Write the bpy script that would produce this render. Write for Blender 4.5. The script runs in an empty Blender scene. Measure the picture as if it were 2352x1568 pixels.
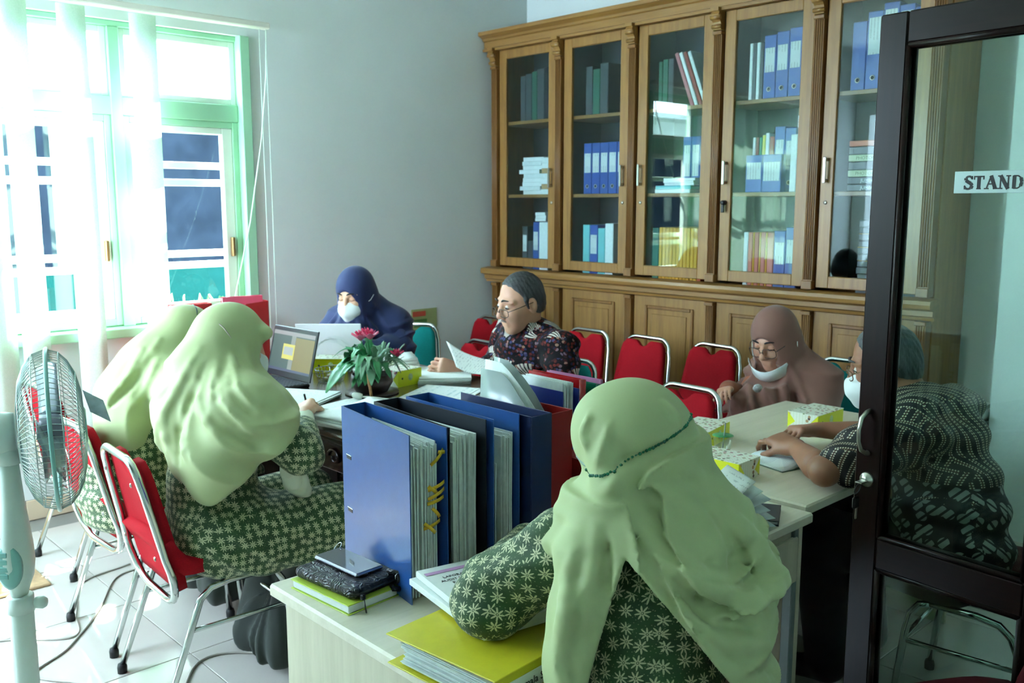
import bpy, bmesh, math, random
import numpy as np
from mathutils import Vector, Matrix
random.seed(7)
np.random.seed(7)
PI = math.pi
scene = bpy.context.scene
C = scene.collection

# ---------------------------------------------------------------- camera
HEAD = math.radians(43.4)      # heading, clockwise from +y
PITCH = math.radians(8.57)
cam_d = bpy.data.cameras.new('camera')
cam = bpy.data.objects.new('camera', cam_d)
C.objects.link(cam)
cam.location = (0, 0, 1.6)
cam.rotation_euler = (PI / 2 - PITCH, 0, -HEAD)
cam_d.sensor_width = 22.3
cam_d.lens = 22.3 * 2110 / 2352
cam_d.clip_start = 0.05
cam_d.dof.use_dof = True
cam_d.dof.focus_distance = 1.95
cam_d.dof.aperture_fstop = 5.0
scene.camera = cam

# ---------------------------------------------------------------- world, sun, exposure
world = bpy.data.worlds.new('sky')
scene.world = world
world.use_nodes = True
bg = world.node_tree.nodes['Background']
bg.inputs[0].default_value = (0.78, 1.0, 1.22, 1)
bg.inputs[1].default_value = 17.0
sun_d = bpy.data.lights.new('sun', 'SUN')
sun = bpy.data.objects.new('sun', sun_d)
C.objects.link(sun)
sun.location = (1, 9, 9)
sun.rotation_euler = Vector((-0.22, -0.52, -0.83)).to_track_quat('-Z', 'Y').to_euler()
sun_d.energy = 70.0
sun_d.angle = math.radians(1.2)
sun_d.color = (1.0, 1.0, 0.98)
scene.view_settings.view_transform = 'Standard'
scene.view_settings.look = 'None'
scene.view_settings.gamma = 1
scene.view_settings.exposure = 1.08
scene.view_settings.use_curve_mapping = False
cy = scene.cycles
cy.use_denoising = True
cy.max_bounces = 8
cy.diffuse_bounces = 5
cy.glossy_bounces = 4
cy.transmission_bounces = 8
cy.transparent_max_bounces = 12
cy.caustics_reflective = False
cy.caustics_refractive = False
cy.sample_clamp_indirect = 6

# ---------------------------------------------------------------- materials
def lin(c):
    c = c / 255.0
    return c / 12.92 if c <= 0.04045 else ((c + 0.055) / 1.055) ** 2.4
def rgb(r, g, b): return (lin(r), lin(g), lin(b), 1)
MATS = {}
def newmat(name):
    m = bpy.data.materials.new(name); m.use_nodes = True
    nt = m.node_tree; b = nt.nodes['Principled BSDF']
    MATS[name] = m
    return m, nt, b
def nd(nt, t, **kw):
    n = nt.nodes.new(t)
    for k, v in kw.items():
        setattr(n, k, v)
    return n
def mth(nt, op, a, b=None, c=None):
    n = nt.nodes.new('ShaderNodeMath'); n.operation = op
    for i, v in enumerate((a, b, c)):
        if v is None: continue
        if hasattr(v, 'is_output') or isinstance(v, bpy.types.NodeSocket): nt.links.new(v, n.inputs[i])
        else: n.inputs[i].default_value = v
    return n.outputs[0]
def mixc(nt, f, a, b):
    n = nt.nodes.new('ShaderNodeMix'); n.data_type = 'RGBA'
    for s, v in ((n.inputs[0], f), (n.inputs[6], a), (n.inputs[7], b)):
        if isinstance(v, bpy.types.NodeSocket): nt.links.new(v, s)
        else: s.default_value = v
    return n.outputs[2]
def ramp(nt, f, stops):
    n = nt.nodes.new('ShaderNodeValToRGB')
    el = n.color_ramp.elements
    while len(el) < len(stops): el.new(0.5)
    for e, (p, c) in zip(el, stops):
        e.position = p; e.color = c
    nt.links.new(f, n.inputs[0])
    return n.outputs[0]
def coords(nt, kind='Object', scale=(1, 1, 1)):
    tc = nt.nodes.new('ShaderNodeTexCoord'); mp = nt.nodes.new('ShaderNodeMapping')
    mp.inputs['Scale'].default_value = scale
    nt.links.new(tc.outputs[kind], mp.inputs[0])
    return mp.outputs[0]
def noise(nt, vec, scale, detail=3, rough=0.55):
    n = nt.nodes.new('ShaderNodeTexNoise')
    n.inputs['Scale'].default_value = scale; n.inputs['Detail'].default_value = detail
    n.inputs['Roughness'].default_value = rough
    nt.links.new(vec, n.inputs['Vector'])
    return n.outputs[0]
def bump(nt, b, h, strength=0.2, dist=0.01):
    n = nt.nodes.new('ShaderNodeBump'); n.inputs['Strength'].default_value = strength
    n.inputs['Distance'].default_value = dist
    nt.links.new(h, n.inputs['Height']); nt.links.new(n.outputs[0], b.inputs['Normal'])
def plain(name, col, rough=0.5, metal=0.0, var=0.12, vs=6.0, bs=0.0, bscale=60.0, sheen=0.0, coat=0.0, trans=0.0, stretch=(1, 1, 1), ior=None, spec=None):
    """plain surface: base colour with slight procedural variation and optional fine relief"""
    if name in MATS: return MATS[name]
    m, nt, b = newmat(name)
    v = coords(nt, 'Object', stretch)
    n = noise(nt, v, vs)
    d = tuple(x * (1 - var) for x in col[:3]) + (1,)
    l = tuple(min(1, x * (1 + var)) for x in col[:3]) + (1,)
    nt.links.new(ramp(nt, n, [(0.3, d), (0.7, l)]), b.inputs['Base Color'])
    b.inputs['Roughness'].default_value = rough
    b.inputs['Metallic'].default_value = metal
    if sheen:
        b.inputs['Sheen Weight'].default_value = sheen
    if coat:
        b.inputs['Coat Weight'].default_value = coat; b.inputs['Coat Roughness'].default_value = 0.12
    if trans: b.inputs['Transmission Weight'].default_value = trans
    if ior: b.inputs['IOR'].default_value = ior
    if spec is not None: b.inputs['Specular IOR Level'].default_value = spec
    if bs: bump(nt, b, noise(nt, v, bscale, 4), bs, 0.004)
    return m
def wood(name, c1, c2, rough=0.4, axis=2, coat=0.15):
    if name in MATS: return MATS[name]
    m, nt, b = newmat(name)
    sc = [14.0, 14.0, 14.0]; sc[axis] = 1.1
    v = coords(nt, 'Object', tuple(sc))
    n = noise(nt, v, 2.2, 5, 0.6)
    n2 = noise(nt, v, 11.0, 3, 0.6)
    f = mth(nt, 'ADD', mth(nt, 'MULTIPLY', n, 0.75), mth(nt, 'MULTIPLY', n2, 0.25))
    nt.links.new(ramp(nt, f, [(0.32, c1), (0.68, c2)]), b.inputs['Base Color'])
    b.inputs['Roughness'].default_value = rough
    b.inputs['Coat Weight'].default_value = coat
    b.inputs['Coat Roughness'].default_value = 0.2
    bump(nt, b, n2, 0.06, 0.002)
    return m
def glass(name, tint=(1, 1, 1, 1), rough=0.0, ior=1.45, amount=0.93):
    """thin pane: clear with real reflection, lets light straight through"""
    if name in MATS: return MATS[name]
    m, nt, b = newmat(name)
    nt.nodes.remove(b)
    out = nt.nodes['Material Output']
    tr = nd(nt, 'ShaderNodeBsdfTransparent'); tr.inputs[0].default_value = tint
    gl = nd(nt, 'ShaderNodeBsdfGlossy'); gl.inputs['Roughness'].default_value = rough
    gl.inputs[0].default_value = (0.95, 1, 0.98, 1)
    fr = nd(nt, 'ShaderNodeFresnel'); geo = nd(nt, 'ShaderNodeNewGeometry')
    nt.links.new(mth(nt, 'MULTIPLY_ADD', geo.outputs['Backfacing'], 1.0 / ior - ior, ior), fr.inputs[0])
    n = noise(nt, coords(nt, 'Object'), 3.0)
    f = mth(nt, 'MULTIPLY', fr.outputs[0], mth(nt, 'MULTIPLY_ADD', n, 0.1, amount))
    mx = nd(nt, 'ShaderNodeMixShader')
    nt.links.new(f, mx.inputs[0]); nt.links.new(tr.outputs[0], mx.inputs[1]); nt.links.new(gl.outputs[0], mx.inputs[2])
    nt.links.new(mx.outputs[0], out.inputs[0])
    return m

# ---------------------------------------------------------------- mesh helpers
class MB:
    """collects vertices and faces; build() links them as one mesh object"""
    def __init__(s): s.v = []; s.f = []; s.sm = []; s.mi = []
    def add(s, vs, fs, smooth=False, mi=0, M=None):
        o = len(s.v)
        if M is not None: vs = [M @ Vector(p) for p in vs]
        s.v += [tuple(p) for p in vs]
        for f in fs:
            s.f.append(tuple(i + o for i in f)); s.sm.append(smooth); s.mi.append(mi)
        return s
    def box(s, c, d, ch=0.0, M=None, mi=0):
        """box centred at c, size d, chamfer ch"""
        x, y, z = d[0] / 2, d[1] / 2, d[2] / 2
        ch = min(ch, 0.49 * min(d))
        if ch <= 0:
            vs = [(sx * x + c[0], sy * y + c[1], sz * z + c[2]) for sx in (-1, 1) for sy in (-1, 1) for sz in (-1, 1)]
            fs = [(0, 1, 3, 2), (4, 6, 7, 5), (0, 4, 5, 1), (2, 3, 7, 6), (0, 2, 6, 4), (1, 5, 7, 3)]
            return s.add(vs, fs, False, mi, M)
        bm = bmesh.new()
        bmesh.ops.create_cube(bm, size=1)
        for v in bm.verts: v.co = Vector((v.co.x * d[0] + c[0], v.co.y * d[1] + c[1], v.co.z * d[2] + c[2]))
        bmesh.ops.bevel(bm, geom=bm.edges[:], offset=ch, segments=2 if ch > 0.006 else 1, affect='EDGES', profile=0.5)
        bm.verts.index_update()
        s.add([v.co.copy() for v in bm.verts], [[v.index for v in f.verts] for f in bm.faces], False, mi, M)
        bm.free()
        return s
    def lohi(s, lo, hi, ch=0.0, M=None, mi=0):
        return s.box([(a + b) / 2 for a, b in zip(lo, hi)], [b - a for a, b in zip(lo, hi)], ch, M, mi)
    def prism(s, poly, z0, z1, M=None, smooth=False, mi=0):
        n = len(poly)
        vs = [(p[0], p[1], z0) for p in poly] + [(p[0], p[1], z1) for p in poly]
        fs = [tuple(range(n - 1, -1, -1)), tuple(range(n, 2 * n))]
        fs += [(i, (i + 1) % n, n + (i + 1) % n, n + i) for i in range(n)]
        return s.add(vs, fs, smooth, mi, M)
    def tube(s, pts, r, seg=8, closed=False, smooth=True, M=None, mi=0, flat=1.0):
        """swept tube through pts; r number or list"""
        P = [Vector(p) for p in pts]; n = len(P)
        R = r if isinstance(r, (list, tuple)) else [r] * n
        T = []
        for i in range(n):
            a = P[(i - 1) % n] if (closed or i > 0) else P[i]
            b = P[(i + 1) % n] if (closed or i < n - 1) else P[i]
            t = (b - a)
            T.append(t.normalized() if t.length > 1e-9 else Vector((0, 0, 1)))
        u = T[0].orthogonal().normalized()
        vs = []
        for i in range(n):
            u = (u - T[i] * u.dot(T[i]))
            if u.length < 1e-6: u = T[i].orthogonal()
            u.normalize(); w = T[i].cross(u)
            for k in range(seg):
                a = 2 * PI * k / seg
                vs.append(P[i] + (u * math.cos(a) + w * math.sin(a) * flat) * R[i])
        fs = []
        for i in range(n if closed else n - 1):
            j = (i + 1) % n
            for k in range(seg):
                l = (k + 1) % seg
                fs.append((i * seg + k, i * seg + l, j * seg + l, j * seg + k))
        if not closed:
            fs.append(tuple(range(seg - 1, -1, -1)))
            fs.append(tuple((n - 1) * seg + k for k in range(seg)))
        return s.add(vs, fs, smooth, mi, M)
    def lathe(s, prof, seg=24, M=None, smooth=True, mi=0, sx=1.0, sy=1.0):
        """profile [(r,z)...] spun around z"""
        vs = []; fs = []
        n = len(prof)
        for (r, z) in prof:
            for k in range(seg):
                a = 2 * PI * k / seg
                vs.append((r * math.cos(a) * sx, r * math.sin(a) * sy, z))
        for i in range(n - 1):
            for k in range(seg):
                l = (k + 1) % seg
                fs.append((i * seg + k, i * seg + l, (i + 1) * seg + l, (i + 1) * seg + k))
        if prof[0][0] > 1e-5: fs.append(tuple(range(seg - 1, -1, -1)))
        if prof[-1][0] > 1e-5: fs.append(tuple((n - 1) * seg + k for k in range(seg)))
        return s.add(vs, fs, smooth, mi, M)
    def sheet(s, G, th=0.0, smooth=True, mi=0, M=None):
        """grid of points G[i][j]; optional thickness along normals"""
        A = np.array(G, float); n, m = A.shape[:2]
        if th > 0:
            du = np.gradient(A, axis=0); dv = np.gradient(A, axis=1)
            N = np.cross(du, dv); N /= np.maximum(np.linalg.norm(N, axis=2, keepdims=True), 1e-9)
            A2 = A - N * th
            vs = list(A.reshape(-1, 3)) + list(A2.reshape(-1, 3)); o = n * m
        else:
            vs = list(A.reshape(-1, 3)); o = 0
        fs = []
        for i in range(n - 1):
            for j in range(m - 1):
                a, b, c, d = i * m + j, (i + 1) * m + j, (i + 1) * m + j + 1, i * m + j + 1
                fs.append((a, b, c, d))
                if th > 0: fs.append((a + o, d + o, c + o, b + o))
        if th > 0:
            ring = [j for j in range(m)] + [i * m + m - 1 for i in range(1, n)] + [(n - 1) * m + j for j in range(m - 2, -1, -1)] + [i * m for i in range(n - 2, 0, -1)]
            for a, b in zip(ring, ring[1:] + ring[:1]): fs.append((a, b, b + o, a + o))
        return s.add([tuple(map(float, p)) for p in vs], fs, smooth, mi, M)
    def mesh(s, name):
        me = bpy.data.meshes.new(name)
        me.from_pydata(s.v, [], s.f)
        me.polygons.foreach_set('use_smooth', s.sm)
        me.polygons.foreach_set('material_index', s.mi)
        me.update()
        return me
    def build(s, name, mats, parent=None, loc=None, rz=None):
        return link(name, s.mesh(name), mats, parent, loc, rz)
def link(name, me, mats, parent=None, loc=None, rz=None):
    if not isinstance(mats, (list, tuple)): mats = [mats]
    if mats and len(me.materials) == 0:
        for m in mats: me.materials.append(m)
    o = bpy.data.objects.new(name, me); C.objects.link(o)
    if parent is not None: o.parent = parent
    if loc is not None: o.location = loc
    if rz is not None: o.rotation_euler = (0, 0, rz)
    return o
def thing(name, label, cat, loc=(0, 0, 0), rz=0.0, group=None):
    o = bpy.data.objects.new(name, None); C.objects.link(o)
    o.empty_display_size = 0.05
    o.location = loc; o.rotation_euler = (0, 0, rz)
    return tag(o, label, cat, group)
def tag(o, label, cat, group=None):
    o['label'] = label; o['category'] = cat
    if group: o['group'] = group
    return o
def struct(o):
    o['kind'] = 'structure'; return o
def dup(root, loc=None, rz=None, label=None, group=None):
    """copy of a thing with copies of its parts and sub-parts"""
    r = root.copy(); C.objects.link(r)
    if loc is not None: r.location = loc
    if rz is not None: r.rotation_euler = (0, 0, rz)
    if label: r['label'] = label
    if group: r['group'] = group
    for ch in list(root.children):
        c = ch.copy(); C.objects.link(c); c.parent = r
        for g in list(ch.children):
            d = g.copy(); C.objects.link(d); d.parent = c
    return r
def T(x, y, z): return Matrix.Translation((x, y, z))
def R(a, ax='Z'): return Matrix.Rotation(a, 4, ax)
def frame(o, xa, ya):
    """4x4 matrix with origin o and x/y axes (orthonormalised)"""
    x = Vector(xa).normalized(); y = Vector(ya); y = (y - x * y.dot(x)).normalized(); z = x.cross(y)
    return Matrix(((x.x, y.x, z.x, o[0]), (x.y, y.y, z.y, o[1]), (x.z, y.z, z.z, o[2]), (0, 0, 0, 1)))
def text_mesh(body, size, M=None, depth=0.0, align='LEFT', shear=0.0):
    cu = bpy.data.curves.new('lettering', 'FONT')
    cu.body = body; cu.size = size; cu.align_x = align; cu.extrude = depth; cu.resolution_u = 2; cu.shear = shear
    ob = bpy.data.objects.new('lettering', cu); C.objects.link(ob)
    dg = bpy.context.evaluated_depsgraph_get()
    me = bpy.data.meshes.new_from_object(ob.evaluated_get(dg))
    bpy.data.objects.remove(ob)
    if M is not None: me.transform(M)
    return me
def catmull(P, n):
    """resample control points (k,3) to n points on a Catmull-Rom curve"""
    P = np.asarray(P, float); k = len(P)
    Q = np.vstack([2 * P[0] - P[1], P, 2 * P[-1] - P[-2]])
    t = np.linspace(0, k - 1, n); i = np.minimum(t.astype(int), k - 2); u = (t - i)[:, None]
    a, b, c, d = Q[i], Q[i + 1], Q[i + 2], Q[i + 3]
    return 0.5 * ((2 * b) + (-a + c) * u + (2 * a - 5 * b + 4 * c - d) * u ** 2 + (-a + 3 * b - 3 * c + d) * u ** 3)
def patch(ctrl, n, m):
    """smooth grid through a coarse grid of control points"""
    A = np.asarray(ctrl, float)
    B = np.stack([catmull(A[i], m) for i in range(A.shape[0])])
    return np.stack([catmull(B[:, j], n) for j in range(m)], axis=1)
# ================================================================ the room
WY, WX = 4.96, 4.84            # inner faces of the window wall and of the cabinet wall
CEIL = 3.25
m_wall = plain('wall_paint', rgb(214, 224, 221), 0.85, var=0.03, vs=2.0, bs=0.05, bscale=180)
m_tile = plain('floor_tile_glaze', rgb(190, 184, 176), 0.07, var=0.05, vs=2.5, coat=0.3)
m_grout = plain('tile_grout', rgb(120, 118, 110), 0.9)
m_skirt = plain('skirting_tile', rgb(214, 196, 166), 0.25, var=0.05)
m_mint = plain('mint_frame_paint', rgb(150, 200, 165), 0.45, var=0.04)
m_cream = plain('white_sash_paint', rgb(225, 235, 225), 0.45, var=0.03)
m_pane = glass('window_glass', (0.93, 0.99, 0.98, 1))
m_ceil = plain('ceiling_paint', rgb(225, 230, 226), 0.9, var=0.02)

b = MB(); b.lohi((-1.2, -1.2, -0.12), (5.0, 5.2, -0.004))
floor = struct(b.build('floor', m_grout))
ts = 0.574
tb = MB(); tb.box((0, 0, -0.004), (ts - 0.004, ts - 0.004, 0.008), 0.0012)
tme = tb.mesh('floor_tile')
tx0, ty0 = 1.372 - 3 * ts - 0.287 + 0.0, 3.04 - 7 * ts + 0.0
k = 0
for i in range(10):
    for j in range(11):
        x = 1.29 + (i - 4) * ts + ts / 2; y = 3.045 + (j - 7) * ts + ts / 2
        if -1.2 < x < 4.9 and -1.2 < y < 4.95:
            o = link('floor_tile', tme, m_tile, floor, (x, y, 0))
b = MB(); b.lohi((-1.2, -1.2, CEIL), (5.0, 5.2, CEIL + 0.1))
struct(b.build('ceiling', m_ceil))
# window wall with its opening
OX0, OX1, OZ0, OZ1 = -0.2, 2.625, 0.93, 2.53
b = MB()
b.lohi((-1.2, WY, 0), (OX0, WY + 0.16, CEIL)); b.lohi((OX1, WY, 0), (5.0, WY + 0.16, CEIL))
b.lohi((OX0, WY, 0), (OX1, WY + 0.16, OZ0)); b.lohi((OX0, WY, OZ1), (OX1, WY + 0.16, CEIL))
struct(b.build('wall_window', m_wall))
b = MB(); b.lohi((WX, -1.2, 0), (WX + 0.15, WY, CEIL))
struct(b.build('wall_cabinet', m_wall))
b = MB(); b.lohi((WX - 0.20, 0.62, 0), (WX, 1.56, CEIL))
struct(b.build('wall_pillar', m_wall))
b = MB(); b.lohi((2.25, 0.42, 0), (WX, 0.56, CEIL)); b.lohi((-1.2, -1.2, 0), (2.25, -1.05, CEIL)); b.lohi((2.25, -1.2, 0), (2.37, 0.42, CEIL))
struct(b.build('wall_door', m_wall))
# left wall with a wide window opening that the frame does not show
b = MB()
b.lohi((-1.2, -1.2, 0), (-1.05, 5.1, 0.9)); b.lohi((-1.2, -1.2, 2.55), (-1.05, 5.1, CEIL))
for y, y2 in ((-1.2, 3.5), (4.8, 5.1)): b.lohi((-1.2, y, 0.9), (-1.05, y2, 2.55))
struct(b.build('wall_left', m_wall))
# skirting tiles along the window wall
sk = struct(MB().lohi((-1.05, WY - 0.004, 0), (4.44, WY, 0.105)).build('baseboard_window', m_grout))
sb = MB(); sb.box((0, 0, 0.052), (ts - 0.004, 0.010, 0.104), 0.002); sme = sb.mesh('skirting_tile')
for i in range(9):
    link('skirting_tile', sme, m_skirt, sk, (1.29 + (i - 4) * ts + ts / 2, WY - 0.007, 0))

# ---- window: frame, transom, casements, panes, grille
win = struct(thing('window_1', 'mint green framed window with casements and fixed upper panes', 'window'))
del win['category']
fy0, fy1 = WY + 0.03, WY + 0.12
def wpart(name, lo, hi, m, ch=0.004, par=None): return MB().lohi(lo, hi, ch).build(name, m, par or win)
wpart('frame_jamb', (2.565, fy0 - 0.05, OZ0), (2.625, fy1, OZ1), m_mint)
wpart('frame_head', (OX0, fy0, 2.50), (2.565, fy1, OZ1), m_mint)
wpart('window_sill', (OX0, WY - 0.06, OZ0 - 0.035), (2.64, fy1 + 0.03, OZ0 + 0.015), m_mint)
wpart('transom', (OX0, fy0, 2.055), (2.565, fy1, 2.15), m_mint)
pitch = 0.6975
posts = [1.8525 - pitch * i for i in range(3)]
for p in posts:
    wpart('frame_post', (p, fy0 - 0.004, OZ0 + 0.015), (p + 0.06, fy1 + 0.004, 2.50), m_mint)
cells = [(posts[0] + 0.06, 2.565), (posts[1] + 0.06, posts[0]), (posts[2] + 0.06, posts[1])]
for a, c in cells:
    u = MB()
    t = 0.035
    for lo, hi in (((a, 2.15), (a + t, 2.50)), ((c - t, 2.15), (c, 2.50)), ((a + t, 2.15), (c - t, 2.15 + t)), ((a + t, 2.50 - t), (c - t, 2.50))):
        u.lohi((lo[0], fy0 + 0.02, lo[1]), (hi[0], fy0 + 0.06, hi[1]), 0.003)
    fl = u.build('fixed_light', m_cream, win)
    MB().lohi((a + t, fy0 + 0.038, 2.15 + t), (c - t, fy0 + 0.042, 2.50 - t)).build('pane', m_pane, fl)
    g = 0.035
    u = MB()
    for lo, hi in (((a, 0.95), (a + g, 2.055)), ((c - g, 0.95), (c, 2.055)), ((a + g, 0.95), (c - g, 0.95 + g)), ((a + g, 2.02), (c - g, 2.055))):
        u.lohi((lo[0], fy0 + 0.012, lo[1]), (hi[0], fy1, hi[1]), 0.003)
    u.build('casement_frame', m_mint, win)
    a2, c2, z2, z3 = a + g, c - g, 0.95 + g, 2.02
    t = 0.062
    u = MB()
    for lo, hi in (((a2, z2), (a2 + t, z3)), ((c2 - t, z2), (c2, z3)), ((a2 + t, z2), (c2 - t, z2 + t)), ((a2 + t, z3 - t * 0.6), (c2 - t, z3))):
        u.lohi((lo[0], fy0 + 0.02, lo[1]), (hi[0], fy0 + 0.065, hi[1]), 0.004)
    sash = u.build('casement_sash', m_cream, win)
    MB().lohi((a2 + t, fy0 + 0.04, z2 + t), (c2 - t, fy0 + 0.044, z3 - t * 0.6)).build('pane', m_pane, sash)
    u = MB(); u.box((c2 - 0.03, fy0 + 0.005, 1.35), (0.02, 0.03, 0.11), 0.004); u.build('casement_latch', plain('latch_brass', rgb(150, 120, 80), 0.35, 0.8), sash)
for z in (1.81, 1.714, 1.314, 1.249):
    MB().lohi((OX0, fy1 + 0.02, z - 0.019), (2.62, fy1 + 0.045, z + 0.019), 0.003).build('grille_bar', m_cream, win)

# ---- vertical blind
m_slat = None
def slat_mat():
    m, nt, bs = newmat('blind_fabric')
    nt.nodes.remove(bs); out = nt.nodes['Material Output']
    v = coords(nt, 'Object', (1, 1, 1)); n = noise(nt, v, 220, 3)
    c = ramp(nt, n, [(0.3, rgb(224, 240, 230)), (0.7, rgb(240, 250, 244))])
    d = nd(nt, 'ShaderNodeBsdfDiffuse'); tl = nd(nt, 'ShaderNodeBsdfTranslucent')
    nt.links.new(c, d.inputs[0]); nt.links.new(c, tl.inputs[0])
    mx = nd(nt, 'ShaderNodeMixShader'); mx.inputs[0].default_value = 0.45
    nt.links.new(d.outputs[0], mx.inputs[1]); nt.links.new(tl.outputs[0], mx.inputs[2]); nt.links.new(mx.outputs[0], out.inputs[0])
    return m
m_slat = slat_mat()
m_rail = plain('blind_rail_paint', rgb(205, 205, 190), 0.4, var=0.03)
bl = thing('vertical_blind', 'white vertical blind drawn half open across the mint green window', 'blind', (0, WY - 0.10, 0))
MB().lohi((-0.3, -0.03, 2.565), (2.70, 0.03, 2.60), 0.006).build('headrail', m_rail, bl)
for xc in (1.99, 1.64, 1.375, 1.235, 1.10, 0.97, 0.84, 0.71, 0.58, 0.45, 0.2, 0.07):
    a = math.radians(random.uniform(-10, 14)) if xc > 1.3 else math.radians(random.uniform(15, 40))
    n = 9; G = []
    for i in range(n):
        z = 2.555 - i * (2.555 - 0.42) / (n - 1)
        row = []
        for j in range(4):
            u = (j / 3 - 0.5) * 0.134
            aa = a + 0.10 * math.sin(i * 0.5 + xc * 9)
            row.append((xc + u * math.cos(aa), u * math.sin(aa) + 0.006 * math.cos(j * 2.1) - 0.004, z))
        G.append(row)
    MB().sheet(G, 0.0012).build('slat', m_slat, bl)
MB().tube([(2.69, 0, 2.57), (2.66, -0.03, 2.3), (2.58, -0.10, 1.95), (2.45, -0.18, 1.5), (2.30, -0.25, 1.08), (2.26, -0.27, 0.95)], 0.0035, 6).build('pull_cord', m_slat, bl)
for x in (2.645, 2.685):
    MB().tube([(x, 0, 2.57), (x + 0.002, 0.0, 1.6), (x, 0.0, 0.75)], 0.0022, 5).build('bead_chain', m_slat, bl)

# ---- wall plate sticker and socket beside the teal chair
st = thing('wall_notice', 'small green and red printed notice on the grey wall beside the teal chair', 'notice', (3.86, WY, 0.80))
MB().lohi((-0.11, -0.004, -0.085), (0.11, 0, 0.085), 0.001).build('notice_sheet', plain('notice_green', rgb(150, 165, 110), 0.5), st)
MB().lohi((-0.10, -0.006, 0.035), (0.01, -0.004, 0.07)).build('red_heading', plain('notice_red', rgb(190, 80, 60), 0.5), st)
MB().lohi((-0.09, -0.006, -0.04), (0.02, -0.004, 0.015)).build('green_print', plain('notice_print', rgb(70, 120, 60), 0.5), st)
MB().lohi((-0.10, -0.006, -0.075), (0.06, -0.004, -0.055)).build('dark_print', plain('notice_dark', rgb(70, 80, 70), 0.5), st)
so = thing('wall_socket', 'white wall socket with a white plug and cable below the printed notice', 'socket', (3.80, WY, 0.55))
m_wplas = plain('white_plastic', rgb(215, 220, 212), 0.35, var=0.03)
MB().lohi((-0.04, -0.012, -0.04), (0.04, 0, 0.04), 0.006).build('socket_plate', m_wplas, so)
MB().box((0, -0.03, -0.005), (0.035, 0.04, 0.045), 0.008).build('plug', m_wplas, so)
MB().tube([(0, -0.05, -0.01), (0.04, -0.07, -0.03), (0.10, -0.07, -0.12), (0.13, -0.06, -0.3), (0.15, -0.06, -0.53)], 0.005, 6).build('cable', m_wplas, so)

# ---- outside the window
m_ext = plain('exterior_plaster', rgb(196, 205, 200), 0.9, var=0.06)
m_extd = plain('exterior_window_dark', rgb(20, 25, 34), 0.9, var=0.3, vs=3, spec=0.0)
m_teal = plain('exterior_teal_wall', rgb(14, 46, 44), 0.9, var=0.1, spec=0.0)
m_grass = plain('exterior_ground', rgb(150, 160, 140), 0.95, var=0.15)
struct(MB().lohi((-9, 5.12, -0.5), (12, 16, -0.06)).build('exterior_ground', m_grass))
nb = thing('neighbour_building', 'pale building with a band of dark windows seen through the casements', 'building', (0, 9.0, 0))
MB().lohi((-9, 0, -0.06), (12, 0.3, 0.95)).build('teal_wall', m_teal, nb)
MB().lohi((-9, 0.05, 0.95), (12, 0.3, 2.85), 0).build('upper_wall', m_ext, nb)
MB().lohi((-9, -0.4, 2.85), (12, 0.3, 2.92), 0).build('eave', m_ext, nb)
for i in range(10):
    x = -7.0 + i * 1.65
    w_ = MB().lohi((x, -0.02, 0.98), (x + 1.52, 0.04, 2.38), 0.0).build('window', m_extd, nb)
    MB().lohi((x + 1.52, -0.05, 0.96), (x + 1.65, 0.04, 2.42), 0.0).build('pier', m_ext, nb)
m_leaf2 = plain('garden_leaf', rgb(60, 104, 40), 0.6, var=0.3, vs=20)
def shrub(x, y, h, n, lab):
    t = thing('garden_shrub', lab, 'shrub', (x, y, -0.06))
    u = MB()
    for i in range(n):
        a = random.uniform(0, 2 * PI); l = h * random.uniform(0.6, 1.0); sp = random.uniform(0.10, 0.32) * h
        p = [(0.02 * math.cos(a), 0.02 * math.sin(a), 0.0), (sp * 0.35 * math.cos(a), sp * 0.35 * math.sin(a), l * 0.6), (sp * math.cos(a), sp * math.sin(a), l), (sp * 1.5 * math.cos(a), sp * 1.5 * math.sin(a), l * 0.86)]
        u.tube(p, [0.006, 0.022, 0.018, 0.002], 4, flat=0.2)
    f = u.build('foliage', m_leaf2, t); f['kind'] = 'stuff'
    MB().tube([(0, 0, 0), (0.01, 0, 0.25), (0, 0.01, h * 0.5)], [0.03, 0.02, 0.008], 6).build('stem', plain('shrub_stem', rgb(110, 90, 60), 0.8), t)
shrub(2.75, 6.3, 1.05, 60, 'spiky leafed garden shrub right outside the window beside the red box file')
shrub(1.75, 6.4, 0.95, 60, 'spiky leafed garden shrub outside the window behind the middle blind slat')
shrub(0.85, 6.4, 0.9, 50, 'low spiky garden shrub outside the window behind the fan')
# ================================================================ wall cabinet
CX = 4.44                      # plane of the doors
m_oak = wood('oak_veneer', rgb(120, 84, 38), rgb(152, 110, 54), 0.42, 2)
m_oakh = wood('oak_veneer_across', rgb(120, 84, 38), rgb(152, 110, 54), 0.42, 1)
m_oakd = wood('oak_moulding', rgb(106, 70, 30), rgb(134, 92, 44), 0.4, 2)
m_in = plain('cabinet_interior', rgb(62, 72, 74), 0.7, var=0.08)
m_cglass = glass('cabinet_glass', (0.90, 0.95, 0.96, 1), 0.0, 1.5, 0.95)
m_chrome = plain('chrome', rgb(205, 210, 208), 0.12, 1.0, var=0.03)
m_steel = plain('brushed_steel', rgb(190, 188, 178), 0.28, 1.0, var=0.05)
m_black = plain('black_plastic', rgb(22, 22, 24), 0.4, var=0.1)
cab = thing('wall_cabinet', 'long oak wall cabinet with glazed upper doors and panelled lower doors', 'cabinet', (CX, 0, 0))
Y0, Y1 = 1.79, 4.90
D_ = WX - CX - 0.005
def cp(name, lo, hi, m=None, ch=0.003, par=None): return MB().lohi(lo, hi, ch).build(name, m or m_oak, par or cab)
cp('side_panel', (0.03, Y0, 0), (D_, Y0 + 0.03, 2.70)); cp('side_panel', (0.03, Y1 - 0.03, 0), (D_, Y1, 2.70))
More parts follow.
